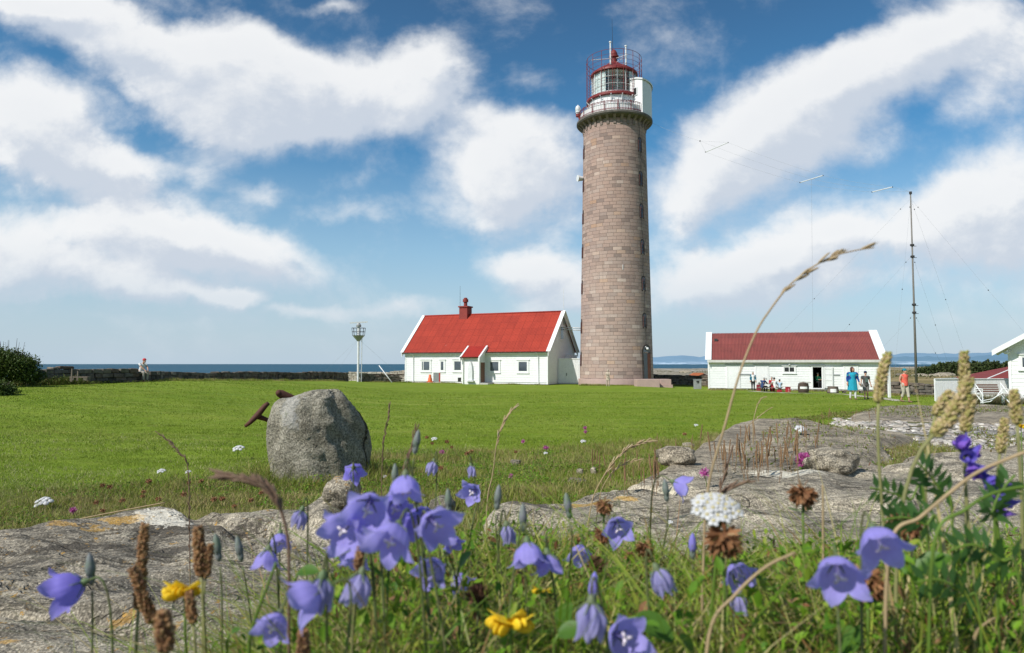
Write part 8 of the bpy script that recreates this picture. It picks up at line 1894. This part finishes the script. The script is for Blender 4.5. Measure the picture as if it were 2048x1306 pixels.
# --- vetch
p = at(1950, 935, .46); q = Vector((p.x + .02, .49, H1(p.x + .02, .49))); vt = thing('vetch', 'blue-purple vetch raceme leaning at the right edge', 'flower', tuple(q)); 
M_v = [petal_mat('vetch_violet', (.16, .045, .42), (.22, .09, .55), (.34, .20, .72), .35), petal_mat('vetch_blue', (.07, .045, .38), (.12, .08, .50), (.22, .18, .66), .35)]
ax = [at(px, py, .46) - q for px, py in ((1905, 885), (1925, 905), (1945, 930), (1965, 955), (1985, 985), (1990, 1020))]; c = spline(ax, 6)
mb = MB(); mb.tube(bez((0, 0, 0), (.01, 0, .03), c[-1] + Vector((.005, 0, -.02)), c[-1], 8) + c[::-1], .0011, 6); mb.build('stem', M_stemG, vt, True)
for k in range(17):
    i = int(k / 17 * (len(c) - 2)); b0 = c[i]; s_ = random.choice((-1, 1)); d = Vector((random.uniform(-.7, 1.0), -.55, random.uniform(-.6, .1) + (.3 if k < 4 else 0))).normalized(); L_ = .0125 * (.65 + .35 * k / 17); mb = MB(); P = []
    Mx = Matrix.Translation(b0) @ orient(d)
    for i2 in range(8): v = i2 / 7; P.append([Mx @ Vector(((.0016 + .0036 * v ** 2) * math.cos(a), (.0016 + .0030 * v ** 2) * math.sin(a) + .0015 * v ** 3, L_ * v * (1 + .18 * v * math.sin(a)))) for a in [2 * PI * j / 12 for j in range(12)]])
    mb.grid(P, closed=True); mb.ell(Mx @ Vector((0, -.001, L_ * .72)), (.0016, .0022, .004), 8, 5, orient(d)); mb.build('floret', M_v[k % 2], vt, True)
def pinnate(label, pts, Y, L_, n_=9):
    P_ = [at(px, py, Y) for px, py in pts]; f = P_[0]; q = Vector((f.x, f.y, H1(f.x, f.y))); t = thing('vetch_spray', label, 'leafy stem', tuple(q), 0, 'vetch leaves at the right'); c = [v - q for v in spline(([q] if f.z - q.z > .01 else []) + P_, 6)]
    mb = MB(); mb.tube(c, .0008, 5); mb.build('stem', M_stemG, t, True); mb = MB()
    for k in range(n_):
        f_ = .35 + .62 * k / n_; x_ = f_ * (len(c) - 1); i = min(len(c) - 2, int(x_)); p = c[i].lerp(c[i + 1], x_ - i); d = (c[i + 1] - c[i]).normalized(); s = d.cross(Vector((0, 1, 0))).normalized()
        for sg in (-1, 1):
            dd = (s * sg + d * .55 + Vector((0, random.uniform(-.4, .4), 0))).normalized(); w = dd.cross(Vector((0, 1, .3))).normalized() * L_ * .17; mb.add([p, p + dd * L_ * .4 + w, p + dd * L_, p + dd * L_ * .4 - w], [(0, 1, 2), (0, 2, 3)])
    mb.build('leaflets', leafmat('vetch_leaf', [(.05, .13, .035), (.08, .18, .05), (.06, .15, .03)], .3, .5, 50), t); return t
pinnate('dark green vetch leaf pointing left before the rock shelf', [(1850, 1010), (1820, 1000), (1780, 985), (1740, 975)], .50, .013); pinnate('dark green vetch leaf under the bent plantain', [(1905, 1040), (1885, 990), (1860, 950), (1835, 925)], .48, .014); pinnate('broad vetch spray in the middle of the right corner', [(1880, 1080), (1850, 1050), (1810, 1035), (1765, 1040)], .46, .014, 10)
pinnate('vetch leaf rising at the right edge under the raceme', [(1990, 1080), (1985, 1030), (2000, 985), (2030, 950)], .44, .014); pinnate('vetch leaf arching over the bottom right corner', [(2040, 1180), (2000, 1120), (1950, 1090), (1900, 1100)], .42, .015); pinnate('vetch spray in the shade at the lower right', [(1960, 1240), (1930, 1190), (1880, 1160), (1830, 1165)], .42, .015)
# --- broad leaves one can tell apart
def broadleaf(label, px, py, wpx, Y, a, tilt=.5):
    p = at(px, py, Y); r_ = wpx / FPX * Y / 2; q = Vector((p.x, p.y + .01, H1(p.x, p.y + .01) - .002)); t = thing('broad_leaf', label, 'leaf', tuple(q), 0, 'broad leaves in the foreground'); c = p - q; d = Vector((math.cos(a), -.3, math.sin(a))).normalized(); nrm = Vector((0, -math.sin(tilt), math.cos(tilt))); s = d.cross(nrm).normalized(); u = s.cross(d); P = []
    for i in range(11): v = i / 10; w = r_ * .72 * math.sin(PI * (.04 + .92 * v) ** .85) ** .7; P.append([c + d * (v - .5) * 2 * r_ + s * w * (j / 4 - 1) + u * (abs(j / 4 - 1) ** 1.5 * w * .25 - .25 * r_ * (v - .4) ** 2) for j in range(9)])
    mb = MB(); mb.grid(P); mb.build('blade', leafmat('broad_leaf_green', [(.07, .17, .025), (.11, .22, .03)], .35, .4, 60), t, True); mb = MB(); mb.tube(bez((0, 0, 0), (0, 0, c.z * .6), P[0][4] - d * .01, P[0][4], 6), .0009, 5); mb.build('leaf_stalk', M_stemG, t, True)
for a_ in (('round bright green leaf at the bottom right of centre', 1310, 1255, 80, .42, -.5), ('broad shaded leaf near the bottom centre', 1130, 1235, 66, .44, 1.2), ('blue-green folded leaf left of the long shrivelled harebell', 1145, 1262, 60, .40, .3), ('small round leaf beside the left brown plantains', 470, 1262, 24, .46, .4), ('bright green leaf under the left side of the cluster', 616, 1143, 44, .50, .1), ('large green leaf right of the big pair of harebells', 1868, 1125, 66, .46, .5), ('dark green leaf at the bottom right', 1700, 1280, 70, .42, 1.0), ('shaded leaf behind the wide right-turned harebell', 930, 1118, 40, .50, .9), ('green leaf at the bottom edge under the yarrow', 1375, 1290, 56, .42, 2.2)): broadleaf(*a_)
